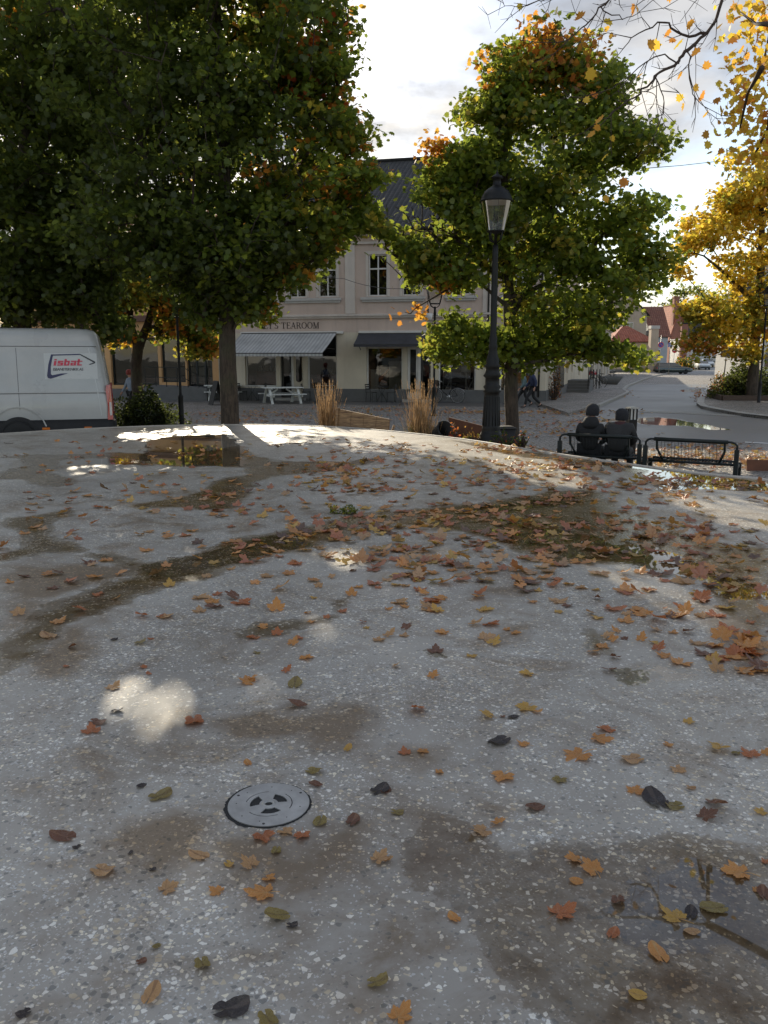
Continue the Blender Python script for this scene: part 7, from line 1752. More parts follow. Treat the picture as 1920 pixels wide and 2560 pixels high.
# near maple: trunk beside the basin outside the frame, its thinning branches reach in from above
NB = V((8.2, 9.5, 0)); Y = 9.5; oy = {'o': .55, 'y': .45}
def near_tree():
    Yb = 9.0
    def Q(px, py, Yd=Yb): return tuple(P(px, py, Yd))
    stems = [[((NB.x, NB.y, -.1), .28), ((8.1, 9.5, 2.0), .22), ((7.8, 9.4, 3.6), .19), ((7.3, 9.3, 5.2), .15), ((7.2, 9.3, 8.0), .09)],
             [((7.6, 9.35, 4.4), .10), ((5.9, 9.2, 6.6), .075), (Q(1960, -60), .06)],
             [(Q(1960, -60), .026), (Q(1830, -40), .025), (Q(1798, 20), .024), (Q(1765, 85), .023), (Q(1718, 125), .028), (Q(1695, 155), .024), (Q(1640, 190), .018), (Q(1600, 235), .014), (Q(1545, 270), .010), (Q(1500, 300), .006)],
             [(Q(1765, 85), .024), (Q(1705, 90), .018), (Q(1660, 55), .014), (Q(1600, 85), .009), (Q(1545, 120), .005)],
             [(Q(1830, -40), .03), (Q(1680, -30), .022), (Q(1560, -10), .016), (Q(1500, 20), .013), (Q(1455, 75), .010), (Q(1380, 120), .006)],
             [(Q(1500, 20), .010), (Q(1560, 45), .007), (Q(1600, 30), .004)], [(Q(1695, 155), .013), (Q(1650, 140), .010), (Q(1600, 170), .008), (Q(1530, 220), .006), (Q(1440, 245), .004)],
             [(Q(1640, 190), .010), (Q(1660, 260), .007), (Q(1640, 320), .004)], [(Q(1718, 125), .012), (Q(1730, 220), .008), (Q(1760, 270), .005), (Q(1780, 300), .003)], [(Q(1600, 235), .008), (Q(1640, 240), .005), (Q(1655, 300), .003)],
             [((5.9, 9.2, 6.6), .05), ((4.6, 8.8, 7.4), .03), ((3.2, 8.4, 7.8), .018), ((1.8, 8.0, 7.7), .006)], [((5.9, 9.2, 6.6), .045), ((4.8, 8.2, 7.6), .025), ((3.6, 7.2, 8.0), .014), ((2.4, 6.4, 7.8), .005)], [((4.6, 8.8, 7.4), .02), ((3.9, 8.9, 8.2), .012), ((2.8, 9.2, 8.6), .005)], [((6.2, 9.2, 6.4), .03), ((5.2, 7.8, 6.8), .02), ((4.6, 6.6, 6.9), .012), ((3.6, 5.6, 6.7), .004)],
             [(Q(1680, -30), .015), (Q(1480, -25), .012), (Q(1370, -5), .008), (Q(1300, 20), .005), (Q(1240, -2), .003)]]
    t = thing('maple_tree', 'nearly bare maple whose thin branches and few orange leaves hang in from the top right', 'tree', (NB.x, NB.y, 0))
    B = NB; mb = MB(); mb.tube([V(p) - B for p, r in stems[0]], [r for p, r in stems[0]], 14); mb.build('trunk', M['bark'], t, fix=False)
    mb = MB(); rng = np.random.default_rng(21); tips = []
    for st in stems[1:]:
        pts = [V(p) for p, r in st]; rr = [r * (.66 if r < .06 else .8) for p, r in st]
        if len(pts) > 2:
            q4 = [pts[0]] + pts + [pts[-1]]; np_, nr_ = [], []
            for i in range(1, len(q4) - 2):
                for j in range(4):
                    u = j / 4; p0, p1, p2, p3 = q4[i - 1:i + 3]
                    np_.append(0.5 * ((2 * p1) + (p2 - p0) * u + (2 * p0 - 5 * p1 + 4 * p2 - p3) * u * u + (3 * p1 - p0 - 3 * p2 + p3) * u ** 3) + V(rng.normal(0, .012, 3))); nr_.append(rr[i - 1] * (1 - u) + rr[i] * u)
            pts = np_ + [pts[-1]]; rr = nr_ + [rr[-1]]
        mb.tube([p - B for p in pts], rr, 7)
        for (a, b, r) in zip(pts[:-1], pts[1:], rr[1:]):      # twiglets
            if r > .03: continue
            L = (b - a).length
            for _ in range(int(L * 8 + rng.random())):
                u = rng.random(); p = a.lerp(b, u); d = (b - a).normalized() + V(rng.normal(0, .75, 3)); d.normalize(); d.y *= .6
                l = rng.uniform(.15, .55); q = p + d * l * .5 + V((0, 0, -.03)); e = q + (d + V(rng.normal(0, .45, 3))).normalized() * l * .5
                mb.tube([p - B, q - B, e - B], [min(.005, r), .0035, .002], 4, cap=False); tips.append(e)
                for _ in range(2):
                    d2 = (d + V(rng.normal(0, .9, 3))).normalized(); e2 = q + d2 * l * .35; mb.tube([q - B, e2 - B], [.0028, .0016], 3, cap=False); tips.append(e2)
    mb.build('branches', M['twig'], t, fix=False)
    P_, C_ = [], []
    for px, py in [(1500, 300), (1625, 205), (1700, 245), (1765, 165), (1765, 285), (1520, 55), (1585, 20), (1625, 110), (1682, 100), (1695, 110), (1640, 112), (1725, 60), (1755, 240), (1710, 265), (1510, 390), (1480, 335), (1530, 345), (1560, 455), (1515, 495), (1450, 45), (1450, 40), (1740, 130), (1830, 100), (1300, 15), (1485, 240), (1465, 250), (1670, 80), (1345, 10), (1395, 35), (1475, 185)]:
        P_.append(np.array(Q(px, py, 9.0 + rng.uniform(-.5, .5)))); C_.append(np.array(PAL['o' if rng.random() < .7 else 'y'][rng.integers(3)]))
    for e in tips:
        if rng.random() < .05: P_.append(np.array(e)); C_.append(np.array(PAL['o' if rng.random() < .65 else 'b'][rng.integers(2)]))
    # denser golden foliage close to the frame's right edge
    for (px, py, rx, rz, n) in ((1895, 60, 50, 60, 130), (1905, 170, 50, 50, 140), (1880, 255, 50, 55, 130), (1895, 380, 40, 50, 90), (1840, 30, 30, 35, 30), (1910, 330, 30, 45, 60), (1840, 330, 30, 40, 26), (1880, 400, 35, 30, 24), (1990, 200, 60, 200, 160)):
        c = P(px, py, 12.0); s = 12 / 2106
        v = rng.normal(size=(n, 3)) * np.array([rx * s * .55, .5, rz * s * .55]) + np.array(c)
        for q in v: P_.append(q); C_.append(np.array(PAL['y' if rng.random() < .75 else 'o'][rng.integers(3)]) * rng.uniform(.7, 1.1))
    leafcloud('crown', np.array(P_) - np.array(B), .115, np.array(C_), M['leaf'], t, rng, flat=.1, droop=1.0)
    mb = MB(); 
    for pth in ([(1960, -60), (1930, 60), (1905, 170), (1880, 260)], [(1930, 60), (1890, 60), (1850, 30)], [(1905, 170), (1870, 230), (1850, 320)], [(1940, 120), (1920, 320), (1880, 400)]):
        mb.tube([P(x, y, 9.2 + (12 - 9.2) * min(1, i * .9)) - B for i, (x, y) in enumerate(pth)], [.03, .02, .012, .006][:len(pth)], 6)
    mb.build('branches', M['twig'], t, fix=False)
near_tree()
# trees outside the frame that shade the basin from the left
Y = 12
make_tree('maple_tree', 'dark maple standing beyond the left edge of the basin', (-15.5, 15, 0), [[((-15.5, 15, -.1), .3), ((-15.4, 15, 4), .2), ((-15.2, 15, 10), .05)]],
    [((-15, 15, 7.5), 3.6, 3.6, 3.2, D(150), g1)], 17, per=40, leaf_size=.17)
# bare-twigged orange branch of the right maple: leafless sprays
def sprays():
    t = bpy.data.objects
# far trees up the street and on the hills
for i, (px, Yf, h, rx, pal, lab) in enumerate(((1700, 215, 17, 7, {'d': 1}, 'dark rounded tree behind the brick gable house'), (1735, 235, 20, 8, {'g': .6, 'yg': .4}, 'thin crowned tree behind the yellow maple branches'), (1660, 230, 13, 6, {'g': .5, 'o': .5}, 'low autumn tree behind the tiled house'), (1775, 230, 10, 7, {'g': 1}, 'green tree beside the far parked cars'), (1830, 205, 9, 5, {'yg': .5, 'd': .5}, 'bushy tree above the retaining wall'))):
    x = XX(px, Yf); z0 = hz(Yf)
    make_tree('tree', lab, (x, Yf, z0), [[((x, Yf, z0 - .5), .4), ((x, Yf, z0 + h * .5), .25), ((x, Yf, z0 + h * .9), .08)]], [((x, Yf, z0 + h * .62), rx, rx, h * .36, 46, pal)], 40 + i, per=26, leaf_size=.75, spread=(1.1, .8), gaps=False, grp=None, tip_r=.02)
# ---- shrubs
def shrub(label, c, rx, ry, rz, n, pal, seed, size=.07, shape=OVAL):
    rng = np.random.default_rng(seed); t = thing('shrub', label, 'shrub', c); mb = MB()
    v = rng.normal(size=(n, 3)); v /= np.linalg.norm(v, axis=1)[:, None]; v *= (rng.random(n) ** .35)[:, None]; v[:, 2] = np.abs(v[:, 2])
    v *= np.array([rx, ry, rz]) * (1 + .18 * np.sin(v[:, :1] * 7 + seed) + .1 * np.cos(v[:, 1:2] * 9))
    for q in v[:: max(1, n // 60)]: mb.tube([(q[0] * .1, q[1] * .1, 0), tuple(q * .6), tuple(q)], [.02, .012, .005], 4, cap=False)
    mb.build('stems', M['twig'], t, fix=False); v[:, 2] += .05
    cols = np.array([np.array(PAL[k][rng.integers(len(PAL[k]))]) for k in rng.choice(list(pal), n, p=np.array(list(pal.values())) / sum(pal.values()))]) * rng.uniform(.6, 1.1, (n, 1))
    leafcloud('foliage', v, size, cols, M['leaf'], t, rng, shape); return t
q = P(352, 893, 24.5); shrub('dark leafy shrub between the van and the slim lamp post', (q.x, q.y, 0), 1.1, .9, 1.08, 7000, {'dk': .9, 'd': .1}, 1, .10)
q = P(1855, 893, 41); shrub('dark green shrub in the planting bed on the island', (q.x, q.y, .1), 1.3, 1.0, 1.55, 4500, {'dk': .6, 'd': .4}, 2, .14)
q = P(1812, 893, 42); shrub('low reddish brown shrub at the left end of the planting bed', (q.x, q.y, .1), .8, .8, 1.1, 1500, {'b': .6, 'r': .15, 'd': .25}, 3, .12)
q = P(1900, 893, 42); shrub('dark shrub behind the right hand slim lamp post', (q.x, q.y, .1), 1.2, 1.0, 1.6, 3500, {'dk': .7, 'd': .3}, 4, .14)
q = P(1712, 893, 134); shrub('leafy hedge bush before the white house with the brick pier', (q.x, q.y, .1), 1.6, 1.5, 2.0, 900, {'d': .4, 'g': .3, 'o': .3}, 5, .4)
q = sidepoint(1.6); shrub('reddish climbing plant at the foot of the corner house', (q.x + .2, q.y - .35, .1), .4, .3, 1.7, 420, {'r': .12, 'b': .88}, 6, .1)
q = P(1268, 893, 16.4); shrub('pink leaved low plant at the foot of the ornate lamp', (q.x, q.y, .35), .28, .2, .34, 110, {'r': .3, 'd': .7}, 7, .08)
q = P(1312, 893, 16.6); shrub('small red leaved plant at the foot of the right maple', (q.x, q.y, .3), .2, .2, .33, 60, {'r': .4, 'd': .6}, 8, .08)
q = P(1137, 893, 17.4); shrub('small pink flowering plant before the rusty planter', (q.x, q.y, .3), .14, .14, .4, 60, {'r': .9, 'g': .1}, 9, .08)
q = G(862, 1285, BZ); shrub('small green weed tuft sprouting amid the leaf drift on the terrazzo', (q.x, q.y, BZ - .03), .16, .14, .07, 260, {'g': .7, 'yg': .3}, 12, .03)
q = P(1190, 893, 16.9); shrub('thin yellowing plant left of the ornate lamp foot', (q.x, q.y, .25), .45, .2, .36, 90, {'yg': .2, 'b': .8}, 10, .08)
t = thing('bed_border', 'low dark timber border of the planting bed on the island', 'border', (P(1862, 893, 39.5).x, 39.5, .11))
mb = MB(); mb.bar((-.9, 0, .12), (3.5, -.6, .12), .14, .24); mb.bar((-.9, .08, .12), (-.2, 3.5, .12), .14, .24); mb.build('timber', M['wood_dark'], t)

# ================================================================ road signs
def sign_post(name, label, px, Y, h, r=.03):
    b = P(px, 893, Y); t = thing(name, label, 'road sign', (b.x, b.y, hz(Y) + .1)); mb = MB(); mb.tube([(0, 0, 0), (0, 0, h)], r, 8); mb.build('pole', M['steel'], t); return t
blue = simple('sign_blue', (.02, .07, .32), .4, .05); sred = simple('sign_red', (.5, .02, .03), .4, .05); sgrey = simple('sign_grey', (.20, .21, .22), .5, .1)
def disc(mb, cx_, cz_, r, y0, y1, n=28, ri=None):
    ri = ri or 0
    o = [(cx_ + r * math.cos(2 * math.pi * k / n), cz_ + r * math.sin(2 * math.pi * k / n)) for k in range(n)]
    if not ri: mb.prism(o, lambda a, b, d: V((a, d, b)), y0, y1)
    else:
        for k in range(n):
            a0, a1 = 2 * math.pi * k / n, 2 * math.pi * (k + 1) / n
            mb.prism([(cx_ + r * math.cos(a0), cz_ + r * math.sin(a0)), (cx_ + r * math.cos(a1), cz_ + r * math.sin(a1)), (cx_ + ri * math.cos(a1), cz_ + ri * math.sin(a1)), (cx_ + ri * math.cos(a0), cz_ + ri * math.sin(a0))], lambda a, b, d: V((a, d, b)), y0, y1)
Ys = 98.0
t = sign_post('road_sign', 'round blue and red no parking sign on a grey pole by the gate pillar', 1650, Ys, ZZ(840, Ys))
zc_ = ZZ(862, Ys) - .1; mb = MB(); disc(mb, 0, zc_, .26, -.05, -.04); pl_ = mb.build('sign_plate', blue, t); mb = MB(); disc(mb, 0, zc_, .33, -.055, -.038, ri=.25); mb.bar((-.18, -.056, zc_ + .18), (.18, -.056, zc_ - .18), .06, .012, V((0, 1, 0))); mb.build('red_ring', sred, pl_)
t = sign_post('road_sign', 'blue parking sign with white P on a grey pole beside the no parking sign', 1674, Ys + 1, ZZ(850, Ys))
zc_ = ZZ(862, Ys) - .1; mb = MB(); mb.box(-.26, .26, -.05, -.04, zc_ - .26, zc_ + .26); pl_ = mb.build('sign_plate', blue, t)
mb = MB(); mb.box(-.11, -.04, -.058, -.051, zc_ - .18, zc_ + .18); n = 12
for k in range(n):
    a0, a1 = R(-90 + 180 * k / n), R(-90 + 180 * (k + 1) / n); cz_ = zc_ + .075
    mb.prism([(-.04 + .15 * math.cos(a0), cz_ + .105 * math.sin(a0)), (-.04 + .15 * math.cos(a1), cz_ + .105 * math.sin(a1)), (-.04 + .085 * math.cos(a1), cz_ + .05 * math.sin(a1)), (-.04 + .085 * math.cos(a0), cz_ + .05 * math.sin(a0))], lambda a, b, d: V((a, d, b)), -.058, -.051)
mb.build('letter', M['sticker_white'], pl_)
t = sign_post('road_sign', 'red round no entry sign with white bar behind the dark car', 1685, Ys + 12, ZZ(868, Ys + 12))
zc_ = ZZ(876, Ys + 12) - .1; mb = MB(); disc(mb, 0, zc_, .34, -.05, -.04); pl_ = mb.build('sign_plate', sred, t); mb = MB(); mb.box(-.25, .25, -.058, -.051, zc_ - .06, zc_ + .06); mb.build('bar', M['sticker_white'], pl_)
t = sign_post('road_sign', 'back of a triangular give way sign on a leaning pole on the island', 1812, 42.5, ZZ(828, 42.5), .032); t.rotation_euler.y = R(1.8)
zt_ = ZZ(835, 42.5) - .1; mb = MB(); mb.prism([(-.42, zt_ - .62), (.42, zt_ - .62), (.45, zt_ - .57), (.03, zt_ + .10), (-.03, zt_ + .10), (-.45, zt_ - .57)], lambda a, b, d: V((a, d, b)), -.045, -.035); mb.build('sign_plate', sgrey, t); mb = MB(); mb.box(-.30, .30, -.045, -.036, zt_ - 1.15, zt_ - .66); mb.build('lower_plate', sgrey, t)

# ================================================================ cars
def car(label, c, rz, paint, L=4.5, est=True, detail=True):
    t = thing('parked_car', label, 'car', c, rz, 'cars parked up the street'); h = L / 2
    prof = [(-h, .42, .62), (-h + .08, .30, .92), (-h + .3, .26, .98), (-h + 1.6, .2, .98), (0, .18, .95), (h - 1.25, .2, .93), (h - .55, .22, .84), (h - .12, .28, .70), (h, .38, .56)]
    mb = MB(); rings = []
    for i, (x, zb, zt) in enumerate(prof):
        w = .86 if 0 < i < len(prof) - 1 else .74
        rings.append([V((x, y * w, zz)) for y, zz in ((-.93, zb), (-1, zb + .12), (-1, (zb + zt) / 2), (-.96, zt - .05), (-.88, zt), (.88, zt), (.96, zt - .05), (1, (zb + zt) / 2), (1, zb + .12), (.93, zb))])
    ringloft(mb, rings); mb.build('body', paint, t)
    back, fr = (-h + .12, h - 1.35); r0, r1 = (-h + .42 if est else -h + 1.1), h - 2.15
    mb = MB(); zr = 1.42
    def rg(z, xa, xb, w): return [V((xa, -w, z)), V((xb, -w, z)), V((xb, w, z)), V((xa, w, z))]
    ringloft(mb, [rg(.93, back, fr, .80), rg(1.36, r0, r1, .64)], smooth=False); mb.build('windows', M['car_glass'], t, bevel=.02)
    mb = MB(); ringloft(mb, [rg(1.362, r0 - .02, r1 + .03, .66), rg(1.42, r0 + .12, r1 - .12, .58)]); 
    for x in (r0 * .55 + back * .45 if False else (r0 + back) / 2, -.55, .45):
        for s in (-1, 1):
            mb.add([(x - .04, s * .812, .93), (x + .04, s * .812, .93), (x + .04, s * .652, 1.37), (x - .04, s * .652, 1.37)], [(0, 1, 2, 3)])
    mb.build('roof', paint, t)
    for x in (-h + .85, h - .9):
        for y in (-.76, .76): wheel(t, x, y, .31, .31, .2)
    for s in (-1, 1):
        mb = MB(); mb.box(h - .10, h - .01, s * .62 - .13, s * .62 + .13, .56, .68); mb.build('headlight', M['clear_lens'], t, bevel=.01)
        mb = MB(); mb.box(-h - .005, -h + .08, s * .66 - .09, s * .66 + .09, .62, .88); mb.build('tail_light', M['red_lens'], t, bevel=.01)
    mb = MB(); mb.box(h - .03, h + .025, -.7, .7, .34, .48); mb.box(-h - .03, -h + .03, -.7, .7, .38, .52); mb.build('bumper', M['black_plastic'], t, bevel=.01)
    return t
pg = simple('dark_green_paint', (.008, .022, .02), .2, .1, 2, coat=1); pw = simple('silver_paint', (.42, .46, .48), .3, .05, 2, coat=.5); pw2 = simple('white_car_paint', (.6, .63, .64), .3, .05, 2, coat=.5)
q = P(1683, 893, 107.5); car('dark green estate car parked across the side street mouth', (q.x, q.y, hz(107.5) + .01), R(3), pg, 4.6)
q = P(1758, 893, 133); car('pale silver car, nearer of the two on the rising street', (q.x, q.y, hz(133) + .01), R(-100), pw, 4.4, False)
q = P(1769, 893, 147); car('white car parked just behind the pale silver car', (q.x, q.y, hz(147) + .01), R(-102), pw2, 4.4, False)
q = P(1818, 893, 200); car('white car at the far bend by the stone wall', (q.x, q.y, hz(200) + .01), R(5), pw2, 4.4, False)
q = P(1836, 893, 204); car('grey car beside the white one at the far bend', (q.x, q.y, hz(204) + .01), R(5), pw, 4.4, True)

# ================================================================ fallen leaves
def leaf_mesh(kind, seed):
    rng = random.Random(seed); vs = []; fs = []; vein = []
    curl = rng.uniform(.05, .30); cup = rng.uniform(-.2, .65); tw = rng.uniform(-.35, .35)
    if kind == 'maple':
        lobes = [(-112, .46, 20), (-52, .66, 18), (0, .78, 18), (52, .66, 18), (112, .46, 20)]
        out = [(180, .10, 0)]
        pts = []                        # (angle, radius, is_tip)
        for li, (a, r, w) in enumerate(lobes):
            a += rng.uniform(-4, 4); r *= rng.uniform(.88, 1.08)
            if li == 0: pts.append((a - 36, .30, 0))
            pts += [(a - 23, r * .70, 0), (a - 17, r * .84, 0), (a - 12, r * .76, 0), (a - 6, r * .90, 0), (a, r, 1), (a + 6, r * .90, 0), (a + 12, r * .76, 0), (a + 17, r * .84, 0), (a + 23, r * .70, 0)]
            if li < 4: pts.append(((a + lobes[li + 1][0]) / 2, .38 + .05 * rng.random(), 0))
            else: pts.append((a + 36, .30, 0))
    else:
        pts = []
        for k in range(22):
            a = -170 + 340 * k / 21; aa = R(a); r = .30 + .28 * max(0, math.cos(aa)) ** 2 * (1) + .10 * abs(math.cos(aa)) ** .5; r *= 1 if kind == 'oval' else rng.uniform(.92, 1.04); pts.append((a, r, 1 if abs(a) < 9 else 0))
    vs.append((0, 0)); vein.append(1.0)
    n = len(pts)
    for a, r, tip in pts:
        x, y = math.sin(R(a)) * r, math.cos(R(a)) * r
        vs.append((x * .5, y * .5)); vein.append(1.0 if tip else (.45 if kind == 'maple' else .35))
    for a, r, tip in pts:
        x, y = math.sin(R(a)) * r, math.cos(R(a)) * r
        vs.append((x, y)); vein.append(.95 if tip else 0.0)
    for i in range(n - 1):
        fs.append((0, 1 + i + 1, 1 + i)); fs.append((1 + i, 2 + i, n + 2 + i, n + 1 + i))
    P3 = []; ph = rng.uniform(0, 6)
    for x, y in vs:
        r = math.hypot(x, y); a = math.atan2(x, y)
        z = r * r * curl * (1 + .9 * math.sin(3 * a + ph)) + cup * .25 * x * x + tw * .35 * x * y + .02 * math.sin(7 * a + ph)
        P3.append((x, y, z))
    # stalk
    o = len(P3); sa = rng.uniform(-.4, .4); L = rng.uniform(.35, .75) if kind == 'maple' else .25
    st = [(0, 0, .004), (math.sin(sa) * L * .3, -L * .5, .03), (math.sin(sa) * L, -L, .01)]
    for k, p in enumerate(st): P3 += [(p[0] - .012, p[1], p[2]), (p[0] + .012, p[1], p[2] + .012)]; vein += [1.0, 1.0]
    fs += [(o, o + 1, o + 3, o + 2), (o + 2, o + 3, o + 5, o + 4)]
    zmin = min(p[2] for p in P3); P3 = [(x, y, z - zmin) for x, y, z in P3]
    me = bpy.data.meshes.new('fallen_leaf'); me.from_pydata(P3, [], fs); me.polygons.foreach_set('use_smooth', [True] * len(fs))
    at = me.attributes.new('vein', 'FLOAT', 'POINT'); at.data.foreach_set('value', np.array(vein, np.float32)); return me
LM = {}
for kind, cnt in (('maple', 7), ('oval', 3), ('round', 3)):
    for i in range(cnt):
        base = leaf_mesh(kind, 100 + i * 7 + len(kind))
        for c in LC: 
            me = base.copy(); me.materials.append(LC[c]); LM[kind, c, i] = me
NV = {'maple': 7, 'oval': 3, 'round': 3}
CN = {'o': 'orange', 'r': 'russet red', 'y': 'ochre yellow', 't': 'tan', 'b': 'dark brown', 'd': 'blackish', 'g': 'olive'}
KN = {'maple': 'maple leaf', 'oval': 'pointed oval leaf', 'round': 'small rounded leaf'}
leaf_rng = random.Random(77)
def put_leaf(x, y, size, kind, col, label, group, z=None, rz=None, tilt=0.0):
    o = bpy.data.objects.new('fallen_leaf', LM[kind, col, leaf_rng.randrange(NV[kind])]); C.objects.link(o)
    o.location = (x, y, BZ + .003 if z is None else z); o.scale = (size,) * 3
    o.rotation_euler = (leaf_rng.gauss(0, .06) + tilt, leaf_rng.gauss(0, .06), leaf_rng.uniform(0, 6.283) if rz is None else rz)
    if tilt: o.location.z += .5 * size * abs(math.sin(tilt)) * .6
    tag(o, label, 'leaf', group); return o
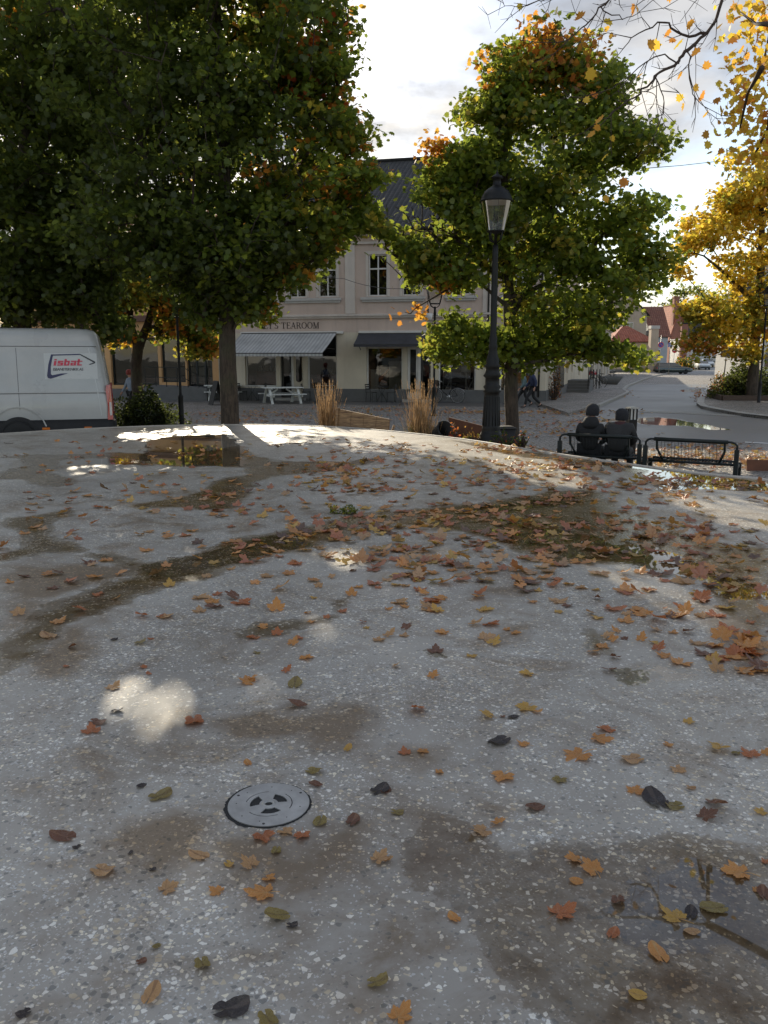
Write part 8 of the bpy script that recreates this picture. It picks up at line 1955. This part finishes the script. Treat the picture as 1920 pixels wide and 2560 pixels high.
# (tile, x, y, width in tile pixels, colour, kind, note) read off the photograph
H = [(3, 480, 40, 70, 't', 'm', 'left of the bright sun patch'), (3, 1080, 12, 85, 'o', 'm', 'above the smaller sun patch'), (3, 1293, 113, 70, 'b', 'r', 'below the shiny wet leaf'), (3, 1272, 25, 66, 'g', 'r', 'glistening wet at the smaller sun patch'), (3, 838, 176, 84, 'r', 'r', 'right of the bright sun patch'), (3, 398, 228, 92, 'r', 'm', 'below left of the bright sun patch'), (3, 412, 184, 60, 'b', 'o', 'touching the russet leaf left of the sun patch'), (3, 497, 138, 42, 'd', 'o', 'on the left rim of the bright sun patch'),
     (3, 1072, 365, 34, 'o', 'r', 'alone above the steel plate'), (3, 1500, 303, 34, 'y', 'r', 'above right of the steel plate'), (3, 1390, 590, 0, 'g', 'r', ''), (3, 680, 508, 76, 'g', 'o', 'left of the steel plate'), (3, 285, 682, 84, 'b', 'o', 'at the far left, on grey terrazzo'), (3, 617, 458, 34, 'd', 'o', 'curled, between the plate and the left edge'), (3, 338, 724, 30, 'd', 'o', 'tiny, below the brown oval leaf at left'),
     (3, 1135, 672, 110, 'r', 'm', 'touching the near rim of the steel plate'), (3, 1225, 655, 80, 't', 'm', 'crumpled, against the near rim of the steel plate'), (3, 1306, 670, 80, 'r', 'm', 'just right of the one touching the steel plate'), (3, 1385, 608, 62, 'g', 'r', 'wet, right of the steel plate'), (3, 1520, 616, 58, 'b', 'r', 'right of the wet olive leaf'), (3, 1632, 482, 66, 'd', 'o', 'upright pear shaped, right of the steel plate'), (3, 1370, 455, 50, 'b', 'r', 'close to the upper right rim of the steel plate'), (3, 1350, 395, 60, 'g', 'r', 'pale, above right of the steel plate'),
     (3, 1195, 736, 44, 'g', 'o', 'narrow, below the leaves at the plate'), (3, 985, 797, 40, 'y', 'r', 'left below the steel plate'), (3, 870, 765, 70, 't', 'o', 'left of the small ochre one below the plate'), (3, 1085, 808, 90, 't', 'm', 'above the double maple leaf'), (3, 1155, 858, 66, 'o', 'm', 'upper of two overlapping ones below the plate'), (3, 1150, 925, 130, 'o', 'm', 'large lower one of the overlapping pair'), (3, 948, 918, 72, 'o', 'm', 'left of the overlapping pair'), (3, 712, 912, 92, 't', 'm', 'torn, left of centre in the foreground'), (3, 1210, 1027, 86, 'g', 'r', 'dark veined, below the overlapping pair'), (3, 1256, 1064, 38, 'd', 'r', 'small, touching the dark veined olive leaf'),
     (3, 1630, 785, 88, 't', 'm', 'on the brown stain right of centre'), (3, 435, 824, 90, 't', 'o', 'faded, left foreground'), (3, 682, 1152, 30, 'g', 'o', 'small narrow, left foreground'), (3, 872, 1224, 70, 'g', 'r', 'centre left foreground'), (3, 648, 1380, 76, 't', 'o', 'low in the left foreground'), (3, 978, 1430, 118, 'd', 'o', 'large, with stalk, bottom centre left'), (3, 1152, 1462, 84, 'g', 'r', 'at the bottom edge left of centre'), (3, 110, 1442, 50, 'd', 'r', 'curled, bottom left corner'), (3, 1622, 1316, 72, 'g', 'r', 'bottom centre'), (3, 605, 1222, 34, 'b', 'o', 'tiny, on the brown streak at lower left'), (3, 655, 822, 24, 'd', 'r', 'speck sized, left foreground'), (3, 562, 752, 20, 'd', 'r', 'speck sized, on the stain left of the plate'),
     (4, 95, 320, 62, 'r', 'm', 'left one of a touching pair near the centre'), (4, 168, 306, 58, 'o', 'm', 'right one of a touching pair near the centre'), (4, 145, 125, 84, 'r', 'm', 'upper centre with thin stalk'), (4, 625, 118, 96, 'y', 'm', 'wide one in the upper middle'), (4, 455, 160, 80, 'y', 'm', 'cupped, left of the wide ochre leaf'), (4, 660, 142, 34, 'o', 'r', 'touching the wide ochre leaf'), (4, 508, 264, 80, 'd', 'o', 'with raised tip, upper middle'), (4, 612, 283, 62, 'o', 'm', 'right of the blackish oval leaf'), (4, 565, 162, 36, 'd', 'o', 'curled twig like'), (4, 508, 160, 20, 'b', 'r', 'beside the cupped ochre leaf'),
     (4, 972, 216, 80, 'r', 'm', 'upper one of a pair at right of centre'), (4, 918, 255, 100, 'o', 'm', 'lower one of the pair at right of centre'), (4, 852, 325, 140, 'o', 'm', 'large, with long stalk at right of centre'), (4, 1310, 186, 56, 'y', 'm', 'alone at the upper right'), (4, 1222, 280, 36, 'o', 'r', 'below the ochre one at the upper right'), (4, 1262, 384, 76, 't', 'm', 'dry, right of the large long stalked leaf'), (4, 1455, 296, 112, 'y', 'm', 'folded near the right edge'), (4, 1522, 318, 34, 'g', 'r', 'touching the folded ochre leaf'), (4, 1590, 330, 90, 'r', 'm', 'bright with upright tip near the right edge'), (4, 1645, 325, 50, 'o', 'm', 'cut off by the right edge'),
     (4, 518, 412, 112, 'o', 'm', 'large with curved stalk in the middle'), (4, 762, 430, 70, 'g', 'm', 'small, right of the curved stalk leaf'), (4, 1082, 488, 88, 'o', 'm', 'with upright stalk at right'), (4, 1180, 532, 100, 'd', 'o', 'glossy, beside the upright stalk leaf'), (4, 1265, 548, 64, 'g', 'r', 'right of the glossy blackish leaf'), (4, 1430, 540, 84, 'b', 'r', 'right of the olive rounded leaf'), (4, 1382, 602, 100, 'b', 'm', 'dark on grey terrazzo at right'), (4, 1636, 572, 62, 'y', 'm', 'bright at the right edge'), (4, 238, 398, 36, 'o', 'r', 'small below the touching pair'), (4, 5, 485, 46, 'b', 'o', 'on the brown stain at centre'), (4, 50, 575, 42, 'g', 'r', 'small on the brown stain at centre'),
     (4, 483, 617, 72, 'o', 'm', 'upper, rounded one of a pair in the middle foreground'), (4, 432, 655, 98, 't', 'm', 'lower one of a pair in the middle foreground'), (4, 662, 552, 66, 'b', 'o', 'thin and twisted, middle foreground'), (4, 832, 778, 84, 'o', 'm', 'upper one of the pair on the wet edge'), (4, 910, 832, 106, 'o', 'm', 'lower one of the pair on the wet edge'), (4, 838, 874, 46, 'o', 'r', 'small, below the pair on the wet edge'), (4, 1545, 836, 130, 'o', 'm', 'large, at right on the puddle'), (4, 1604, 906, 28, 'o', 'o', 'narrow, below the large one on the puddle'), (4, 1650, 792, 40, 'r', 'm', 'small, right edge beside the puddle'), (4, 1640, 934, 56, 'b', 'o', 'sunk in the puddle at the right edge'),
     (4, 752, 1015, 124, 'r', 'm', 'dark and spread out in the wet area'), (4, 1010, 950, 60, 'b', 'o', 'sunk in the puddle'), (4, 1268, 1035, 122, 'y', 'm', 'bright, wet, in the puddle'), (4, 1325, 1018, 56, 'd', 'o', 'under the bright ochre leaf'), (4, 1338, 1092, 54, 't', 'r', 'below the bright ochre leaf in the puddle'), (4, 1438, 990, 88, 'g', 'r', 'sunk in the puddle at right'), (4, 986, 1105, 54, 'r', 'r', 'rounded, below the dark spread one'), (4, 1192, 1196, 80, 'o', 'o', 'in the lower right wet area'), (4, 1106, 1367, 60, 'y', 'r', 'low in the right foreground'), (4, 308, 1036, 48, 'o', 'r', 'small, on the edge of the wet area'), (4, 60, 1465, 115, 'o', 'm', 'cut by the bottom edge at centre'), (4, 5, 780, 60, 't', 'm', 'on the dark stain at centre'), (4, 1082, 345, 80, 't', 'r', 'faded, with a damp ring'), (4, 1320, 468, 30, 't', 'o', 'half sunk, grey, right of centre')]
MID = [(2, 255, 622, 84, 'o', 'm'), (2, 408, 682, 80, 'o', 'm'), (2, 262, 835, 70, 'o', 'm'), (2, 235, 745, 66, 'y', 'm'), (2, 95, 720, 54, 'o', 'm'), (2, 196, 725, 70, 't', 'm'), (2, 225, 700, 54, 'o', 'm'), (2, 178, 738, 60, 't', 'm'), (2, 12, 732, 40, 'o', 'm'), (2, 55, 626, 56, 'y', 'm'), (2, 145, 612, 50, 'y', 'm'), (2, 145, 650, 66, 'r', 'm'), (2, 118, 580, 70, 'b', 'm'), (2, 95, 630, 50, 't', 'm'),
       (2, 385, 798, 78, 't', 'm'), (2, 455, 797, 90, 'r', 'm'), (2, 525, 822, 40, 'o', 'm'), (2, 558, 836, 50, 'o', 'm'), (2, 435, 862, 100, 't', 'm'), (2, 470, 885, 70, 'y', 'm'), (2, 376, 938, 58, 'y', 'm'), (2, 225, 918, 84, 'b', 'm'), (2, 92, 818, 66, 'b', 'm'), (2, 85, 850, 50, 't', 'm'), (2, 15, 850, 60, 't', 'm'), (2, 45, 980, 46, 't', 'm'), (2, 205, 1028, 60, 'o', 'm'), (2, 628, 1015, 76, 'y', 'm'),
       (2, 650, 702, 50, 'o', 'm'), (2, 752, 747, 50, 'y', 'm'), (2, 740, 700, 90, 't', 'm'), (2, 785, 720, 60, 'b', 'm'), (2, 720, 634, 76, 'r', 'm'), (2, 665, 655, 44, 'y', 'm'), (2, 840, 640, 70, 't', 'm'), (2, 910, 648, 44, 'y', 'm'), (2, 920, 686, 54, 'b', 'm'), (2, 755, 605, 60, 'r', 'm'), (2, 845, 508, 52, 'y', 'm'), (2, 815, 528, 70, 'o', 'm'), (2, 730, 507, 70, 't', 'm'), (2, 905, 524, 38, 'y', 'm'), (2, 975, 730, 100, 'r', 'm'), (2, 1040, 755, 54, 't', 'm'), (2, 925, 768, 66, 'y', 'm'), (2, 900, 752, 50, 't', 'm'),
       (2, 1040, 788, 84, 'o', 'm'), (2, 1010, 832, 52, 'o', 'm'), (2, 1040, 655, 110, 'o', 'm'), (2, 1155, 648, 66, 'r', 'm'), (2, 1055, 605, 54, 't', 'm'), (2, 955, 855, 66, 't', 'm'), (2, 985, 870, 70, 'o', 'm'), (2, 945, 898, 80, 'o', 'm'), (2, 900, 920, 70, 'o', 'm'), (2, 1038, 862, 44, 'b', 'm'), (2, 1110, 868, 56, 'o', 'm'), (2, 1180, 880, 52, 'y', 'm'), (2, 1180, 910, 70, 'r', 'm'), (2, 1225, 935, 76, 'o', 'm'), (2, 1285, 970, 110, 'o', 'm'), (2, 1000, 942, 58, 'b', 'm'), (2, 970, 998, 76, 'b', 'm'), (2, 1420, 960, 76, 'y', 'm'), (2, 1180, 825, 60, 't', 'm'), (2, 1248, 836, 48, 'o', 'm'), (2, 1310, 832, 66, 'b', 'm'),
       (2, 1240, 760, 100, 'b', 'm'), (2, 1212, 730, 24, 'r', 'o'), (2, 1300, 618, 100, 't', 'm'), (2, 1340, 664, 44, 'y', 'm'), (2, 1365, 698, 100, 'r', 'm'), (2, 1455, 762, 50, 'r', 'm'), (2, 1480, 850, 60, 'r', 'm'), (2, 1495, 640, 76, 'r', 'm'), (2, 1160, 585, 84, 'b', 'm'), (2, 1225, 580, 50, 'r', 'm'), (2, 1470, 588, 60, 't', 'm'), (2, 1610, 920, 80, 't', 'm'), (2, 1570, 940, 80, 't', 'm'), (2, 1640, 960, 60, 'r', 'm'), (2, 1500, 705, 60, 't', 'm'), (2, 1580, 790, 50, 'r', 'm'), (2, 1395, 930, 90, 'b', 'm'), (2, 1440, 1000, 80, 't', 'm'), (2, 1540, 1000, 90, 't', 'm'),
       (1, 655, 502, 54, 't', 'm'), (1, 118, 695, 58, 'b', 'm'), (1, 45, 722, 46, 'o', 'm'), (1, 240, 742, 66, 'b', 'm'), (1, 308, 724, 56, 'b', 'o'), (1, 80, 862, 74, 't', 'm'), (1, 240, 895, 74, 'o', 'm'), (1, 215, 955, 90, 't', 'o'), (1, 495, 795, 46, 't', 'm'), (1, 395, 637, 70, 'b', 'm'), (1, 620, 866, 72, 'r', 'm'), (1, 692, 866, 52, 'r', 'm'), (1, 865, 848, 70, 't', 'm'), (1, 1035, 806, 100, 'r', 'm'), (1, 932, 770, 56, 'r', 'm'), (1, 850, 787, 90, 't', 'm'), (1, 893, 697, 60, 't', 'm'), (1, 990, 665, 42, 't', 'm'), (1, 1160, 692, 66, 't', 'm'), (1, 1200, 752, 100, 't', 'm'), (1, 1195, 843, 90, 'o', 'm'), (1, 1355, 785, 44, 'y', 'm'), (1, 1376, 742, 50, 't', 'm'),
       (1, 1330, 850, 36, 'o', 'm'), (1, 1430, 700, 46, 't', 'm'), (1, 1540, 740, 52, 'o', 'm'), (1, 1520, 778, 60, 'o', 'm'), (1, 1632, 745, 40, 'r', 'm'), (1, 1472, 848, 50, 'r', 'm'), (1, 1410, 876, 40, 'r', 'm'), (1, 1340, 893, 46, 'o', 'm'), (1, 1145, 912, 60, 'o', 'm'), (1, 1100, 958, 64, 'r', 'm'), (1, 1195, 948, 60, 'r', 'm'), (1, 1300, 962, 48, 'r', 'm'), (1, 1262, 990, 60, 'o', 'm'), (1, 1570, 893, 44, 'r', 'm'), (1, 1578, 915, 36, 'y', 'm'), (1, 1628, 965, 70, 't', 'm'), (1, 1318, 1042, 76, 'o', 'm'), (1, 655, 965, 30, 'r', 'r'), (1, 628, 1086, 42, 'r', 'm'), (1, 645, 1117, 32, 'r', 'r'), (1, 1232, 1108, 50, 'r', 'm'), (1, 282, 1083, 34, 'r', 'r'), (1, 1090, 1136, 60, 'o', 'm'),
       (1, 600, 985, 56, 'g', 'o'), (1, 1105, 1025, 40, 'g', 'r'), (1, 497, 966, 40, 'd', 'o'), (1, 310, 1002, 50, 'b', 'o'), (1, 1527, 668, 44, 'b', 'o'), (1, 1290, 640, 80, 'r', 'm'), (1, 1262, 635, 40, 't', 'm'), (1, 1420, 618, 44, 'r', 'm'), (1, 735, 738, 60, 'y', 'm'), (1, 420, 780, 40, 'r', 'm'), (1, 425, 770, 44, 'r', 'm'), (1, 1380, 575, 50, 't', 'm'), (1, 1165, 603, 60, 'o', 'm'), (1, 1140, 560, 46, 'y', 'm'), (1, 975, 548, 46, 'o', 'm'), (1, 1010, 575, 40, 't', 'm')]
TT = {1: T1, 2: T2, 3: T3, 4: T4}; KK = {'m': 'maple', 'o': 'oval', 'r': 'round'}
placed = []
def px_size(T, x, y, w):
    q = G(*T(x, y), BZ); dist = (q - V((0, 0, CAMZ))).length
    depth = q.y * cp_ + (CAMZ - BZ) * sp_; return q, w * .5787 / F * depth
for tl, x, y, w, c, k, note in H:
    if not w: continue
    q, s = px_size(TT[tl], x, y, w); k = KK[k]; s = s / (1.0 if k == 'maple' else .72)
    put_leaf(q.x, q.y, min(.155, s * .93), k, c, f'{CN[c]} {KN[k]} {note}', 'fallen leaves in the foreground of the basin', tilt=leaf_rng.choice((0, 0, 0, 0, .25))); placed.append((q.x, q.y))
def region(x, y):
    px = 960 + 2106 * x / y if y > 0 else 960
    side = 'left' if px < 640 else 'middle' if px < 1280 else 'right'
    dist = 'near' if y < 4.6 else 'halfway' if y < 8 else 'far'
    return {'near': f'on the damp terrazzo above the steel plate, {side} part', 'halfway': f'in the leaf scatter halfway across the basin, {side} part', 'far': f'in the leaf drift towards the far rim, {side} part'}[dist]
for tl, x, y, w, c, k in MID:
    q, s = px_size(TT[tl], x, y, w); k = KK[k]
    put_leaf(q.x, q.y, min(.19, s * .9), k, c, f'{CN[c]} {KN[k]} {region(q.x, q.y)}', 'fallen leaves scattered over the basin', tilt=leaf_rng.choice((0, 0, .3))); placed.append((q.x, q.y))
# the drifts: density read off the photograph as blobs (px, py, rx, ry, count)
DR = [(1050, 1290, 260, 60, 120), (850, 1330, 200, 30, 55), (1150, 1180, 330, 60, 130), (1350, 1180, 260, 50, 110), (900, 1200, 180, 45, 60), (820, 1180, 80, 25, 50), (1500, 1240, 300, 60, 90), (1650, 1350, 280, 80, 80), (1250, 1400, 260, 70, 70), (1080, 1420, 200, 60, 40), (1700, 1230, 200, 40, 50), (1800, 1450, 140, 90, 50), (1850, 1620, 90, 60, 30), (300, 1230, 300, 70, 50), (600, 1250, 260, 60, 60),
      (450, 1130, 450, 40, 60), (1450, 1160, 160, 20, 70), (1250, 1120, 120, 14, 60), (1700, 1210, 220, 14, 60), (950, 1120, 160, 25, 50), (1600, 1330, 200, 40, 50), (700, 1380, 200, 50, 20), (1280, 1320, 160, 50, 45), (1000, 1380, 120, 40, 30)]
rest = []
for px, py, rx, ry, n in DR:
    for _ in range(n):
        a, b = leaf_rng.gauss(0, .55), leaf_rng.gauss(0, .55)
        x, y = px + a * rx, py + b * ry
        if y < 1068 or x > 2050: continue
        q = G(x, y, BZ)
        th = math.atan2(q.x, q.y)
        if math.hypot(q.x, q.y) > edge_radius(th) - .15: continue
        rest.append((q.x, q.y))
for _ in range(170):
    q = G(leaf_rng.uniform(0, 1920), 1100 + 450 * leaf_rng.random() ** 1.3, BZ); th = math.atan2(q.x, q.y)
    if math.hypot(q.x, q.y) < edge_radius(th) - .15: rest.append((q.x, q.y))
rest.sort(key=lambda p: math.hypot(*p))
cw = [('o', 34), ('r', 26), ('t', 24), ('b', 8), ('y', 8)]
def pickc(): return leaf_rng.choices([c for c, w in cw], [w for c, w in cw])[0]
n_ind = 300 - len(placed)
for x, y in rest[:n_ind]:
    c = pickc(); put_leaf(x, y, leaf_rng.uniform(.08, .135), 'maple', c, f'{CN[c]} {KN["maple"]} {region(x, y)}', 'fallen leaves scattered over the basin', tilt=leaf_rng.choice((0, 0, .35)))
# the remaining leaves as one litter object built from the same leaf shapes
def litter(name, pts, sizes, zf, kind='stuff', pal='ortby', boost=1.0):
    shapes = [LM['maple', 'o', i] for i in range(7)]; co = []
    for me in shapes:
        a = np.zeros(len(me.vertices) * 3, np.float32); me.vertices.foreach_get('co', a); co.append((a.reshape(-1, 3), [tuple(p.vertices) for p in me.polygons]))
    vs = []; fs = []; cols = []; off = 0
    base = {'o': (.52, .22, .055), 'r': (.38, .12, .045), 't': (.44, .25, .12), 'b': (.13, .06, .03), 'y': (.48, .28, .05)}
    for (x, y), s in zip(pts, sizes):
        v, f = co[leaf_rng.randrange(7)]; a = leaf_rng.uniform(0, 6.283); b = leaf_rng.gauss(0, .3); m = np.array(Matrix.Rotation(a, 3, 'Z') @ Matrix.Rotation(b, 3, 'X')); w = (v @ m.T) * s; w[:, 2] -= w[:, 2].min(); w += np.array([x, y, zf(x, y)])
        vs.append(w); fs += [tuple(i + off for i in q) for q in f]; off += len(v); c = np.array(base[leaf_rng.choices('ortby', (30, 30, 20, 12, 8))[0]]) * leaf_rng.uniform(.7, 1.2) * boost; cols += [c] * len(f)
    me = bpy.data.meshes.new(name); me.from_pydata(np.concatenate(vs).tolist(), [], fs); at = me.attributes.new('col', 'FLOAT_COLOR', 'FACE'); c4 = np.ones((len(fs), 4), np.float32); c4[:, :3] = np.array(cols); at.data.foreach_set('color', c4.ravel()); me.materials.append(M['litter'])
    o = bpy.data.objects.new(name, me); C.objects.link(o); tag(o, kind=kind); return o
rr = rest[n_ind:]
o = litter('basin_leaf_litter', rr, [leaf_rng.uniform(.08, .13) for _ in rr], lambda x, y: BZ + .003); tag(o, 'drift of brown and orange maple leaves towards the far rim of the basin', 'leaf litter')
pts = []
for px, py, rx, ry, n in [(1400, 1032, 160, 5, 260), (1200, 1032, 120, 4, 150), (700, 1038, 260, 12, 300), (1000, 1025, 150, 6, 120), (1450, 1080, 160, 20, 160), (1300, 1060, 120, 20, 120), (1750, 1150, 220, 18, 420), (1900, 1160, 60, 10, 90), (1500, 985, 60, 10, 60), (1560, 985, 25, 8, 60), (1745, 985, 12, 14, 140), (1450, 1060, 60, 10, 40), (1350, 1140, 80, 8, 120), (1250, 1115, 60, 8, 60), (1480, 1050, 30, 12, 60), (600, 1055, 200, 4, 60), (1800, 1120, 120, 10, 80)]:
    for _ in range(n):
        q = G(px + leaf_rng.gauss(0, .6) * rx, py + leaf_rng.gauss(0, .6) * ry, 0)
        if 10 < q.y < 80 and math.hypot(q.x, q.y) > edge_radius(math.atan2(q.x, q.y)) + .1: pts.append((q.x, q.y))
o = litter('street_leaf_litter', pts, [leaf_rng.uniform(.09, .14) for _ in pts], lambda x, y: hz(y) + .014); tag(o, 'brown leaves strewn over the cobbles and along the kerbs', 'leaf litter')
# a dark twig lying on the far part of the basin
q = G(745, 1112, BZ); t = thing('twig', 'short dark forked twig lying on the far terrazzo', 'twig', (q.x, q.y, BZ + .006)); mb = MB(); mb.tube([(-.16, 0, .012), (-.05, .02, .02), (.06, -.01, .02), (.17, .03, .04)], [.008, .012, .010, .004], 6); mb.tube([(.04, 0, .02), (.10, -.05, .03)], [.007, .003], 5); mb.build('stick', M['twig'], t)
